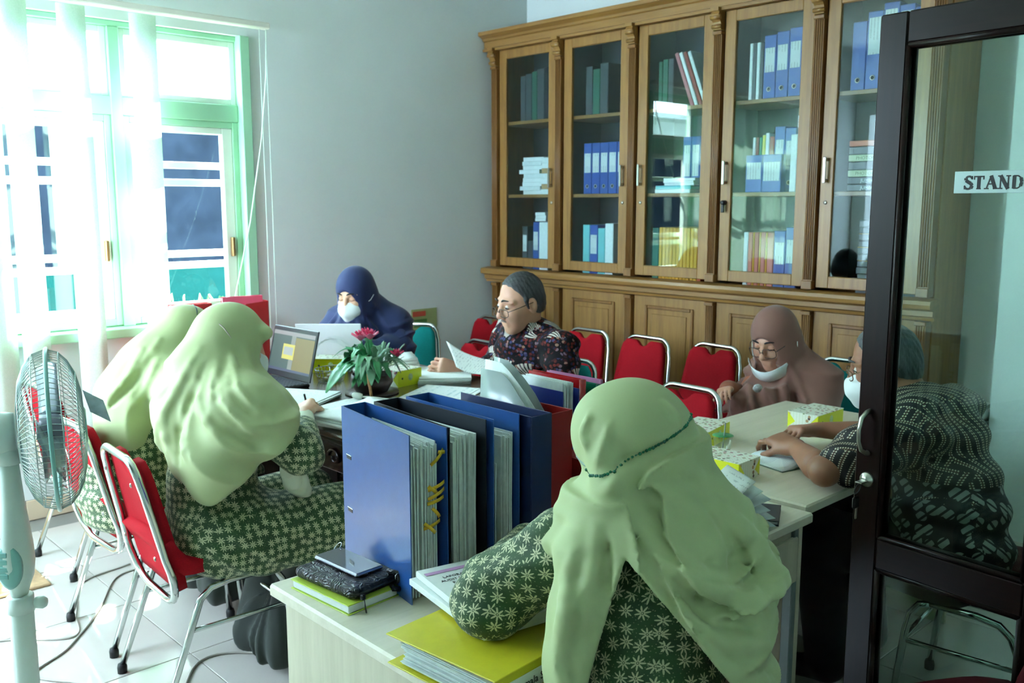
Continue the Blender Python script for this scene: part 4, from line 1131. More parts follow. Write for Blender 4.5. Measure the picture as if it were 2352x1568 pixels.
# open notebook under the hands
t = thing('open_notebook', 'ruled notebook lying open under the hands of the man in dotted batik', 'notebook', (2.70, 1.515, ZB + 0.0005), math.radians(-14))
m_rule = printed('ruled_page', rgb(225, 234, 234), rgb(70, 90, 150), 130, 40, 0.7)
for s in (-1, 1):
    G = [[(s * (0.002 + 0.125 * i / 6), (j / 3 - 0.5) * 0.185, 0.004 + 0.012 * math.sin(PI * min(1, (i + 0.6) / 5)) ** 0.7) for i in range(7)] for j in range(4)]
    u = MB(); u.sheet(G if s < 0 else [r[::-1] for r in G], 0.008); u.build('page_block', m_rule, t)
MB().lohi((-0.132, -0.097, 0), (0.132, 0.097, 0.0025), 0.001).build('cover', plain('notebook_cover', rgb(60, 90, 70), 0.4, var=0.5, vs=80), t)

# ================================================================ things on the carved desk
u = thing('laptop', 'black laptop with a green and yellow screen facing the women in cream scarves', 'laptop', (2.02, 3.74, ZD), math.radians(2))
lap = u
MB().lohi((-0.155, -0.185, 0.0), (0.095, 0.185, 0.020), 0.006).build('keyboard_base', plain('laptop_black', rgb(22, 22, 28), 0.4), lap)
kb = MB()
for i in range(5):
    for j in range(14): kb.box((-0.02 + i * 0.02, -0.165 + j * 0.0255, 0.0215), (0.016, 0.021, 0.003), 0.001)
kb.build('keys', plain('laptop_keys', rgb(34, 36, 48), 0.5), lap)
lidM = T(0.095, 0, 0.02) @ R(math.radians(14), 'Y')
lid = MB().lohi((-0.004, -0.185, 0.0), (0.004, 0.185, 0.235), 0.003, lidM).build('screen_lid', plain('laptop_black', rgb(22, 22, 28), 0.4), lap)
def emis(name, col, s):
    if name in MATS: return MATS[name]
    m, nt, b = newmat(name); n = noise(nt, coords(nt, 'Object'), 30)
    b.inputs['Base Color'].default_value = (0.02, 0.02, 0.02, 1); b.inputs['Emission Color'].default_value = col
    nt.links.new(mth(nt, 'MULTIPLY_ADD', n, 0.1 * s, s * 0.95), b.inputs['Emission Strength'])
    return m
def scr(y0, y1, z0, z1, col, s, nm, off=0.0046): MB().lohi((-off - 0.0004, y0, z0), (-off, y1, z1), 0, lidM).build('screen_area', emis(nm, col, s), lid)
scr(-0.172, 0.172, 0.028, 0.215, rgb(46, 76, 66), 0.55, 'screen_green')
scr(-0.172, -0.02, 0.030, 0.190, rgb(130, 120, 40), 0.5, 'screen_olive', 0.0052)
scr(-0.172, 0.172, 0.195, 0.213, rgb(150, 150, 150), 0.5, 'screen_grey', 0.0056)
scr(-0.02, 0.015, 0.030, 0.195, rgb(150, 160, 150), 0.4, 'screen_pale', 0.0060)
scr(-0.022, 0.075, 0.085, 0.155, rgb(200, 196, 80), 0.6, 'screen_yellow', 0.0064)
scr(-0.012, 0.065, 0.105, 0.142, rgb(170, 184, 180), 0.5, 'screen_dialog', 0.0068)
scr(-0.172, 0.172, 0.028, 0.040, rgb(60, 70, 110), 0.4, 'screen_taskbar', 0.0062)
wl = thing('laptop', 'white laptop seen from behind in front of the woman in navy', 'laptop', (2.60, 4.10, ZD), math.radians(-43 + 180))
m_wl = plain('white_laptop', rgb(222, 224, 222), 0.35, var=0.02)
MB().lohi((-0.165, -0.11, 0.0), (0.165, 0.11, 0.014), 0.005).build('keyboard_base', m_wl, wl)
MB().lohi((-0.165, -0.003, 0.0), (0.165, 0.004, 0.22), 0.003, T(0, 0.112, 0.010) @ R(math.radians(-18), 'X')).build('screen_lid', m_wl, wl)
# red files by the window
m_red2 = plain('scarlet_board', rgb(176, 22, 30), 0.4, var=0.06)
t = thing('magazine_file', 'tall red magazine file with a slanted cut standing by the window', 'file', (2.10, 4.16, ZD), math.radians(-8))
pr = [(-0.13, 0), (0.13, 0), (0.13, 0.345), (0.02, 0.335), (-0.09, 0.19), (-0.13, 0.185)]
for s in (0, 1):
    yy = -0.045 + s * 0.087
    u = MB(); u.add([(a, yy, b2) for a, b2 in pr] + [(a, yy + 0.003, b2) for a, b2 in pr], [tuple(range(6)), tuple(range(11, 5, -1))] + [(i, 6 + i, 6 + (i + 1) % 6, (i + 1) % 6) for i in range(6)]); u.build('side_wall', m_red2, t)
MB().lohi((0.127, -0.042, 0), (0.130, 0.042, 0.345)).build('back_wall', m_red2, t); MB().lohi((-0.13, -0.042, 0), (-0.127, 0.042, 0.185)).build('front_wall', m_red2, t); MB().lohi((-0.127, -0.042, 0), (0.127, 0.042, 0.003)).build('base', m_red2, t)
def upright(name, label, cat, x, y, z, deg, w, d, h, m, m2=None, group=None, tilt=0):
    """slim folder or book standing upright: cover and page block"""
    t = thing(name, label, cat, (x, y, z), math.radians(deg), group)
    M_ = R(math.radians(tilt), 'Y')
    for s in (-1, 1): MB().lohi((s * w / 2 - 0.0015, -d / 2, 0), (s * w / 2 + 0.0015, d / 2, h), 0.0008, M_).build('cover', m, t)
    MB().lohi((-w / 2, -d / 2, 0), (w / 2, -d / 2 + 0.003, h), 0.0008, M_).build('spine', m, t)
    MB().lohi((-w / 2 + 0.002, -d / 2 + 0.004, 0.004), (w / 2 - 0.002, d / 2 - 0.004, h - 0.006), 0, M_).build('page_block', m2 or m_paper, t)
    return t
m_pk = plain('bright_pink_card', rgb(232, 90, 120), 0.5)
upright('pink_folder', 'bright pink folder sticking out of the red magazine file', 'folder', 2.12, 4.17, ZD + 0.004, 82, 0.022, 0.20, 0.365, m_pk)
upright('ring_file', 'red ring file standing open behind the cream headscarves', 'file', 1.875, 4.215, ZD, 84, 0.06, 0.19, 0.345, m_red2)
upright('ring_file', 'orange and white ring file at the end of the red files by the window', 'file', 1.84, 4.10, ZD, 80, 0.05, 0.16, 0.31, plain('orange_board', rgb(210, 110, 80), 0.45))
# papers
t = stack('paper_stack', 'fanned stack of printed pages under the writing hand', 'papers', 1.92, 3.37, ZD, 33, 0.30, 0.297, 5, 0.0035, m_paper, 0.016, top=m_print)
t = stack('paper_stack', 'printed pages lying askew beside the writing woman\'s pages', 'papers', 2.035, 3.055, ZD, 12, 0.21, 0.29, 3, 0.003, m_paper, 0.012, top=m_print)
t = stack('booklet_stack', 'pile of bent white booklets at the near corner of the carved desk', 'booklets', 1.90, 2.84, ZD, 8, 0.30, 0.22, 4, 0.011, m_paper, 0.012, curl=0.012)
tb_ = MB().lohi((-0.03, 0.02, 0.0455), (0.02, 0.06, 0.0458)).build('pink_stamp', plain('stamp_pink', rgb(226, 150, 160), 0.6), t)
stack('document_stack', 'thick stack of stapled documents in front of the woman in navy', 'documents', 2.60, 3.64, ZD, -30, 0.30, 0.22, 5, 0.013, m_paper, 0.02, curl=0.008)
stack('document_stack', 'white folder of documents lying in front of the man with the paper', 'documents', 2.71, 3.33, ZD, -38, 0.24, 0.31, 3, 0.010, m_paper2, 0.008, top=m_paper)
stack('brochure_stack', 'spread of printed brochures near the blue files', 'brochures', 2.44, 3.02, ZD, 30, 0.34, 0.26, 3, 0.002, m_paper, 0.02, top=printed('brochure_print', rgb(230, 236, 234), rgb(80, 150, 160), 30, 10, 0.5))
tag(MB().lohi((-0.16, -0.11, 0), (0.16, 0.11, 0.004), 0.001).build('green_folder', plain('bright_green_card', rgb(60, 180, 120), 0.5), None, (2.40, 2.755, ZD), math.radians(20)), 'flat bright green folder lying at the near edge of the carved desk', 'folder')
# wire basket
t = thing('wire_basket', 'chrome wire basket with wrapped sweets beside the black laptop', 'basket', (2.28, 3.64, ZD), math.radians(20))
u = MB()
for z, s in ((0.004, 0.8), (0.03, 0.9), (0.06, 1.0)):
    u.tube([(0.085 * s * math.cos(a), 0.065 * s * math.sin(a), z) for a in [2 * PI * q / 20 for q in range(20)]], 0.0022 if z > 0.05 else 0.0014, 5, True)
for q in range(22):
    a = 2 * PI * q / 22
    u.tube([(0.02 * math.cos(a), 0.015 * math.sin(a), 0.004), (0.068 * math.cos(a), 0.052 * math.sin(a), 0.004), (0.085 * math.cos(a), 0.065 * math.sin(a), 0.06)], 0.0013, 4)
u.build('wire_bowl', m_chrome, t)
for q in range(9):
    u = MB(); u.box((random.uniform(-0.04, 0.04), random.uniform(-0.03, 0.03), 0.014 + 0.012 * (q // 4)), (0.03, 0.018, 0.012), 0.004, R(random.uniform(0, 3)) if False else None)
    u.build('wrapped_sweet', plain('sweet_%d' % (q % 3), (rgb(220, 214, 190), rgb(206, 190, 60), rgb(180, 190, 190))[q % 3], 0.25), t)
# microphone lying by the pot
t = thing('desk_microphone', 'white capsule on a thin stem lying beside the flower pot', 'microphone', (2.13, 3.16, ZD), math.radians(-50))
MB().lathe([(0.0, 0.0), (0.012, 0.004), (0.014, 0.02), (0.012, 0.04), (0.006, 0.046)], 14, T(0.0, 0, 0.02) @ R(math.radians(-80), 'Y')).build('capsule', m_wplas, t)
MB().tube([(-0.0, 0, 0.02), (0.05, 0, 0.018), (0.12, 0.01, 0.008), (0.20, 0.02, 0.005)], 0.004, 6).build('stem', m_wplas, t)

# ---- flower arrangement
fp = thing('flower_arrangement', 'artificial pink roses and green leaves in a dark bowl', 'flowers', (2.26, 3.28, ZD))
MB().lathe([(0.045, 0.0), (0.07, 0.01), (0.092, 0.05), (0.088, 0.085), (0.080, 0.085), (0.075, 0.06), (0.0, 0.055)], 28).build('bowl', plain('dark_clay', rgb(52, 36, 34), 0.4, var=0.2), fp)
MB().lathe([(0.0, 0.002), (0.115, 0.002), (0.118, 0.006), (0.05, 0.008)], 28).build('saucer', plain('dark_clay', rgb(52, 36, 34), 0.4), fp)
m_lf = plain('flower_leaf', rgb(44, 120, 70), 0.4, var=0.3, vs=18)
m_lf2 = plain('grey_green_leaf', rgb(110, 150, 120), 0.5, var=0.2, vs=18)
m_rose = plain('rose_petal', rgb(196, 34, 84), 0.5, var=0.3, vs=24)
m_rose2 = plain('pale_rose_petal', rgb(222, 110, 140), 0.5, var=0.2, vs=24)
def leaf(par, base, tip, w, m, lobes=0, up=0.03, name='leaf'):
    b0, t0 = Vector(base), Vector(tip); d = t0 - b0; s = d.cross(Vector((0, 0, 1))).normalized(); G = []
    n = 9
    for i in range(n):
        v = i / (n - 1); c = b0 + d * v + Vector((0, 0, up * math.sin(PI * v)))
        ww = w * math.sin(PI * min(1, v * 0.93 + 0.05)) ** 0.8
        if lobes: ww *= 0.55 + 0.45 * abs(math.sin(v * lobes * PI))
        G.append([c + s * ww * q + Vector((0, 0, 0.25 * ww * abs(q))) for q in (-1, -0.5, 0, 0.5, 1)])
    u = MB(); u.sheet(G, 0.0008); return u.build(name, m, par)
for i in range(34):
    a = random.uniform(0, 2 * PI); r = random.uniform(0.10, 0.19); h = random.uniform(0.02, 0.20)
    leaf(fp, (0.02 * math.cos(a), 0.02 * math.sin(a), 0.09 + 0.05 * random.random()), (r * math.cos(a), r * math.sin(a), 0.05 + h * (1.15 - r * 3)), random.uniform(0.014, 0.034), m_lf if i % 3 else m_lf2, random.choice((0, 0, 3, 4)), 0.05)
vw = Vector((-0.687, -0.727, 0)); rt = Vector((0.727, -0.687, 0))
for q in range(6):        # large leaves on the left as seen from the door
    leaf(fp, (-0.03, 0.03, 0.11), tuple(-rt * (0.11 + 0.012 * q) + vw * (0.05 * (q - 2)) + Vector((0, 0, 0.17 - 0.028 * q))), 0.045, m_lf, 0, 0.045)
for q in range(5):
    leaf(fp, (0, 0, 0.10), tuple(vw * (0.10 + 0.012 * q) - rt * (0.07 - 0.03 * q) + Vector((0, 0, 0.04 + 0.008 * q))), 0.03, m_lf, 4, 0.04)
def rose(par, c, r, m, mb):
    o = None
    for ring, (n, tilt, sz) in enumerate(((4, 0.35, 0.6), (5, 0.75, 0.85), (6, 1.15, 1.1))):
        for q in range(n):
            a = 2 * PI * q / n + ring * 0.5; G = []
            for i in range(5):
                v = i / 4; rad = r * sz * math.sin(tilt * (0.35 + 0.75 * v)) * (0.25 + 0.85 * v); hh = r * 1.25 * v * math.cos(tilt * 0.75)
                G.append([(c[0] + rad * math.cos(a + w * 0.75 * math.sin(PI * (0.2 + v * 0.72))), c[1] + rad * math.sin(a + w * 0.75 * math.sin(PI * (0.2 + v * 0.72))), c[2] + hh - 0.12 * r * w * w) for w in (-1, -0.5, 0, 0.5, 1)])
            u = MB(); u.sheet(G, 0.0008); u.build('petal', m if ring < 2 else mb, par)
def stem(par, pts, r=0.0025, m=None): return MB().tube([tuple(p) for p in catmull(pts, 10)], r, 6).build('stem', m or m_lf, par)
c1 = Vector((0.0, 0.0, 0.235)) - rt * 0.025
for off, r in ((Vector((0, 0, 0)) - rt * 0.02, 0.036), (rt * 0.025 + vw * 0.02 + Vector((0, 0, 0.008)), 0.036), (-vw * 0.03 + Vector((0, 0, 0.012)), 0.032)):
    c = c1 + off
    s_ = stem(fp, [(0, 0, 0.06), (0.3 * c.x, 0.3 * c.y, 0.15), tuple(c)])
    rose(s_, tuple(c), r, m_rose, m_rose2)
c = rt * 0.115 + vw * 0.01 + Vector((0, 0, 0.165)); s_ = stem(fp, [(0, 0, 0.06), tuple(c * 0.55 + Vector((0, 0, 0.03))), tuple(c)]); rose(s_, tuple(c), 0.028, m_rose, m_rose)
for q in range(16):
    a = random.uniform(0, 2 * PI); c = rt * 0.06 + Vector((0.07 * math.cos(a), 0.07 * math.sin(a), 0.13 + 0.06 * random.random()))
    s_ = stem(fp, [(0, 0, 0.07), tuple(c * 0.5 + Vector((0, 0, 0.04))), tuple(c)], 0.0012, m_lf2); leaf(s_, tuple(c * 0.8), tuple(c * 1.15), 0.008, m_lf2, 0, 0.01)
MB().tube([tuple(p) for p in catmull([tuple(vw * 0.07 + Vector((0, 0, 0.15)) + rt * 0.0), tuple(vw * 0.10 + Vector((0, 0, 0.12)) + rt * 0.002), tuple(vw * 0.115 + Vector((0, 0, 0.06)) + rt * 0.008), tuple(vw * 0.12 + Vector((0, 0, 0.01)) + rt * 0.016)], 12)], [0.007] * 3 + [0.0085] * 5 + [0.006] * 4, 8).build('catkin', plain('catkin_tan', rgb(190, 140, 96), 0.7, var=0.2, vs=60), fp)

# papers piled beside the cabinet end
pl = 'bundle of old papers beside the cabinet end, '
NT5 = ('lowest of five', 'second from the floor', 'middle of five', 'fourth from the floor', 'topmost of five')
for i in range(5):
    stack('paper_bundle', pl + NT5[i], 'papers', 4.68 + random.uniform(-0.02, 0.02), 1.665 + 0.01 * (i % 2), i * 0.125, random.uniform(-5, 5), 0.24, 0.16, 5, 0.0245, (m_paper2, plain('brown_folder', rgb(150, 130, 90), 0.7))[i % 2], 0.012, 'paper bundles beside the cabinet')
# ================================================================ things inside the wall cabinet
SH = [1.1405, 1.658, 2.153]     # bottom deck and two shelves
ORD = ['first', 'second', 'third', 'fourth', 'fifth']
SHN = ['bottom', 'middle', 'top']
m_fblue = plain('file_blue', rgb(30, 72, 150), 0.4, var=0.08)
m_fdark = plain('file_grey', rgb(58, 66, 70), 0.5, var=0.15)
m_fgrn = plain('file_green', rgb(34, 92, 72), 0.5, var=0.1)
m_lab = plain('spine_label_paper', rgb(205, 214, 212), 0.6, var=0.05, vs=50)
m_lprint = printed('spine_label_print', rgb(205, 214, 212), rgb(60, 70, 90), 60, 60, 0.6)
def place(door, shelf): return 'on the %s shelf, %s glazed door from the window' % (SHN[shelf], ORD[door])
NTH = ['lowest', 'second from the bottom', 'third from the bottom', 'fourth from the bottom', 'fifth from the bottom', 'sixth from the bottom', 'seventh from the bottom', 'eighth from the bottom', 'ninth from the bottom', 'tenth from the bottom']
def nth(i, n): return 'topmost' if i == n - 1 else NTH[i]
SHORT = lambda door, shelf: '%s shelf, %s glazed door' % (SHN[shelf], ORD[door])
def file_(door, shelf, y, w, h, m, what, d=0.27, label=(0.25, 0.75), ring=True, x=0.045, lean=0.0):
    """upright file with its spine to the door; y is the centre along the wall"""
    t = thing('lever_file', what + ' ' + place(door, shelf), 'file', (CX + x, y, SH[shelf]), 0, 'files ' + place(door, shelf))
    M_ = R(lean, 'X')
    MB().lohi((0, -w / 2, 0), (d, w / 2, h), 0.003, M_).build('file_body', m, t)
    if label: MB().lohi((-0.0012, -w / 2 + 0.008, h * label[0]), (0.0, w / 2 - 0.008, h * label[1]), 0, M_).build('spine_label', m_lprint, t)
    if ring and w > 0.04:
        u = MB(); u.tube([(-0.002, 0.011 * math.cos(a), h * 0.15 + 0.011 * math.sin(a)) for a in [2 * PI * q / 14 for q in range(14)]], 0.0022, 5, True, M=M_)
        u.lathe([(0, 0.0012), (0.010, 0.0012), (0.010, 0)], 14, M_ @ T(0, 0, h * 0.15) @ R(-PI / 2, 'Y'), mi=1)
        u.build('finger_ring', [m_steel, m_black], t)
    return t
def row(door, shelf, y0, specs):
    """files side by side from y0 towards the near end"""
    y = y0
    for (w, h, m, what, kw) in specs:
        file_(door, shelf, y - w / 2, w - 0.002, h, m, what, **kw); y -= w
    return y
def pile(door, shelf, y, n, th, w, d, cols, what, z=0.0, jit=0.012, x=0.05):
    z0 = SH[shelf] + z
    for i in range(n):
        t = thing('document_pile', what + ', ' + nth(i, n) + ', ' + SHORT(door, shelf), 'documents', (CX + x + d / 2 + random.uniform(0, jit), y + random.uniform(-jit, jit) * 0.6, z0), random.uniform(-0.06, 0.06), what + ' ' + SHORT(door, shelf))
        MB().lohi((-d / 2, -w / 2, 0), (d / 2, w / 2, th * 0.97), 0.002).build('page_block', cols[i % len(cols)], t)
        MB().lohi((-d / 2 - 0.002, -w / 2, th * 0.97), (d / 2, w / 2, th), 0).build('cover_sheet', m_paper2, t)
        z0 += th
    return z0 - SH[shelf]
b_ = dict(label=(0.42, 0.80))
NL = dict(label=None, ring=False)
# door 1
row(0, 2, 4.66, [(0.05, 0.30, m_fdark, 'dull grey file', NL), (0.06, 0.31, m_fdark, 'tall dull grey file', NL), (0.05, 0.32, m_fgrn, 'dark green file', NL), (0.07, 0.33, m_fdark, 'thick dull grey file', NL), (0.06, 0.34, m_blk, 'black unlabelled file', NL)])
h1 = pile(0, 1, 4.57, 9, 0.028, 0.19, 0.22, [m_paper, m_paper2, m_paper], 'white bundle in a leaning pile', 0, 0.03)
pile(0, 1, 4.40, 7, 0.035, 0.13, 0.24, [m_paper2, plain('kraft_board', rgb(170, 140, 96), 0.7), m_paper], 'thick worn paper bundle', 0, 0.015)
row(0, 0, 4.64, [(0.055, 0.30, m_fdark, 'dark file with white spine label', b_), (0.05, 0.20, m_fdark, 'short grey file', NL), (0.06, 0.33, m_fblue, 'blue file with white spine label', b_), (0.085, 0.33, m_paper2, 'white file with dark round marks', dict(label=None))])
pile(0, 0, 4.47, 3, 0.02, 0.10, 0.2, [m_paper], 'loose papers on the files', 0.336, 0.006)
# door 2
row(1, 2, 4.06, [(0.06, 0.30, m_fdark, 'plain grey file', NL), (0.06, 0.28, m_fgrn, 'plain green file', NL), (0.07, 0.31, m_fdark, 'broad grey file', NL)])
row(1, 1, 4.07, [(0.07, 0.32, m_fblue, 'blue file with white spine label', b_)] * 5)
row(1, 0, 4.07, [(0.06, 0.32, m_tealc, 'pale teal file', dict(label=None)), (0.07, 0.32, m_fblue, 'blue file with white spine label', b_), (0.06, 0.30, m_tealc, 'shorter pale teal file', dict(label=None)), (0.07, 0.33, m_paper2, 'white unlabelled file', dict(label=None))])
# door 3
for q, (m_, nm) in enumerate(((plain('book_pink', rgb(196, 120, 124), 0.5), 'pink leaning book'), (m_paper, 'white leaning book'), (plain('book_rust', rgb(150, 60, 50), 0.5), 'rust red leaning book'), (m_paper2, 'grey white leaning book'))):
    file_(2, 2, 3.255 - 0.030 * q - 0.02, 0.022, 0.33, m_, nm, 0.22, None, False, lean=-0.38)
row(2, 2, 3.48, [(0.03, 0.27, m_fgrn, 'thin dark green file', NL), (0.04, 0.28, m_fgrn, 'dark green file', NL), (0.04, 0.28, m_fdark, 'dull grey file', NL)])
tag(MB().lohi((0, -0.10, 0), (0.18, 0.10, 0.006), 0.002).build('orange_folder', plain('orange_card', rgb(206, 90, 40), 0.5), None, (CX + 0.03, 3.42, SH[2])), 'thin orange folder lying on the top shelf behind the third glazed door', 'folder') if False else None
row(2, 1, 3.36, [(0.062, 0.33, m_fblue, 'blue file with white spine label', dict(label=(0.3, 0.85), x=0.14))] * 4)
zz = pile(2, 1, 3.33, 2, 0.022, 0.26, 0.12, [m_paper, m_tealc], 'flat document bundle', 0, 0.008, 0.01)
pile(2, 1, 3.30, 3, 0.014, 0.22, 0.11, [m_paper], 'loose sheaf on the bundle', zz, 0.012, 0.015)
ycol = plain('manila_yellow', rgb(212, 160, 40), 0.55, var=0.1)
row(2, 0, 3.50, [(0.05, 0.31, m_fgrn, 'green file beside the yellow folders', NL)] + [(0.0255, 0.315, ycol, 'yellow manila folder', NL)] * 11 + [(0.03, 0.31, plain('manila_rust', rgb(180, 80, 40), 0.55), 'rust folder ending the yellow row', NL)])
# door 4
row(3, 2, 2.865, [(0.022, 0.30, m_paper2, 'thin white folder', NL), (0.022, 0.30, m_fdark, 'thin dark folder', NL), (0.022, 0.30, m_paper2, 'slim pale folder', NL), (0.022, 0.30, m_fdark, 'slim dark folder', NL), (0.075, 0.33, m_fblue, 'ringed blue file, white label', b_), (0.075, 0.34, m_fblue, 'ringed blue file, white label', b_), (0.075, 0.35, m_fblue, 'ringed blue file, white label', b_), (0.05, 0.35, m_fblue, 'narrow blue file with white label', b_)])
row(3, 1, 2.86, [(0.02, 0.30, m_paper, 'thin white folder', dict(label=None, ring=False, x=0.10)), (0.02, 0.30, m_redb, 'thin red folder', dict(label=None, ring=False, x=0.10)), (0.02, 0.30, m_grnp, 'thin green folder', dict(label=None, ring=False, x=0.10)), (0.02, 0.31, m_yel, 'thin yellow folder', dict(label=None, ring=False, x=0.10)), (0.025, 0.32, m_paper, 'white loose folder', dict(label=None, ring=False, x=0.10)), (0.03, 0.30, m_redp, 'red folder', dict(label=None, ring=False, x=0.10)), (0.065, 0.35, m_fblue, 'ringed blue file, white label', dict(label=(0.42, 0.80), x=0.10)), (0.065, 0.34, m_fblue, 'blue file with tall label', dict(label=(0.42, 0.80), x=0.10)), (0.04, 0.30, m_paper2, 'white unlabelled folder', NL)])
row(3, 1, 2.855, [(0.105, 0.20, m_fblue, 'short blue box, white label', dict(label=(0.35, 0.80), ring=False, d=0.05, x=0.03)), (0.115, 0.20, m_fblue, 'broad short blue box', dict(label=(0.3, 0.8), ring=False, d=0.05, x=0.03))])
salm = plain('salmon_card', rgb(196, 110, 90), 0.5)
row(3, 0, 2.86, [(0.03, 0.30, m_paper2, 'thin white folder', NL), (0.028, 0.30, salm, 'salmon red folder', NL), (0.012, 0.30, ycol, 'thin yellow folder', NL), (0.028, 0.30, salm, 'salmon red folder', NL), (0.012, 0.30, ycol, 'thin yellow folder', NL), (0.028, 0.30, salm, 'salmon red folder', NL), (0.012, 0.30, ycol, 'thin yellow folder', NL), (0.04, 0.30, salm, 'broad salmon red folder', NL), (0.07, 0.31, m_fblue, 'ringed blue file, white label', b_), (0.07, 0.33, m_fblue, 'ringed blue file, white label', b_)])
# door 5
row(4, 2, 2.28, [(0.075, 0.33, m_fblue, 'blue file with finger ring', dict(label=None)), (0.078, 0.37, m_fblue, 'tall blue file with white label', dict(label=(0.45, 0.92))), (0.078, 0.40, m_fblue, 'tallest blue file, white label', dict(label=(0.45, 0.92))), (0.075, 0.38, m_fblue, 'tall blue file with white label', dict(label=(0.45, 0.92))), (0.07, 0.36, m_fblue, 'blue file with white label', b_)])
m_alb = plain('album_black', rgb(30, 34, 36), 0.4); m_albc = plain('album_cream', rgb(190, 200, 160), 0.5); m_albo = plain('album_orange', rgb(196, 100, 60), 0.5)
z = SH[1]
for k2, (th, m_, tx, nm) in enumerate(((0.036, m_alb, 'JUMBO ALBUM', 'lowest black album lettered in white'), (0.036, m_alb, 'JUMBO ALBUM', 'upper black album lettered in white'), (0.034, m_albc, 'PHOTOGRAPHS', 'cream edged photo album box'), (0.042, m_alb, '', 'plain black photo album'), (0.034, m_albc, 'PHOTOGRAPHS', 'upper cream edged photo album box'), (0.040, m_alb, '', 'upper plain black photo album'), (0.03, m_albo, '', 'orange topped album box'))):
    t = thing('photo_album', nm + ' ' + place(4, 1), 'album', (CX + 0.05, 2.08, z), 0, 'albums stacked behind the fifth door')
    MB().lohi((0, -0.19, 0.001), (0.27, 0.19, th - 0.001), 0.003).build('album_body', m_, t)
    MB().lohi((0.01, -0.185, th - 0.001), (0.26, 0.185, th), 0).build('album_lid', m_fdark, t)
    if tx:
        me = text_mesh(tx, 0.024, frame((-0.001, 0.12 if 'J' in tx else 0.15, th * 0.5 - 0.008), (0, -1, 0), (0, 0, 1)), 0.0005)
        link('lettering', me, m_lab if m_ is m_alb else plain('album_ink', rgb(110, 120, 80), 0.6), t)
    z += th
z = SH[0]
for k2 in range(11):
    th = 0.034
    t = thing('photo_album', 'dark flat album, ' + nth(k2, 11) + ' in the pile, fifth glazed door', 'album', (CX + 0.05 + random.uniform(0, 0.02), 2.04, z), random.uniform(-0.02, 0.02), 'dark albums piled behind the fifth door')
    MB().lohi((0, -0.16, 0.001), (0.27, 0.16, th - 0.002), 0.003).build('album_body', m_alb if k2 % 3 else m_fdark, t)
    MB().lohi((0.002, -0.158, th - 0.002), (0.26, 0.158, th), 0).build('gold_edge', ycol if k2 in (4, 6, 8) else m_fdark, t)
    z += th
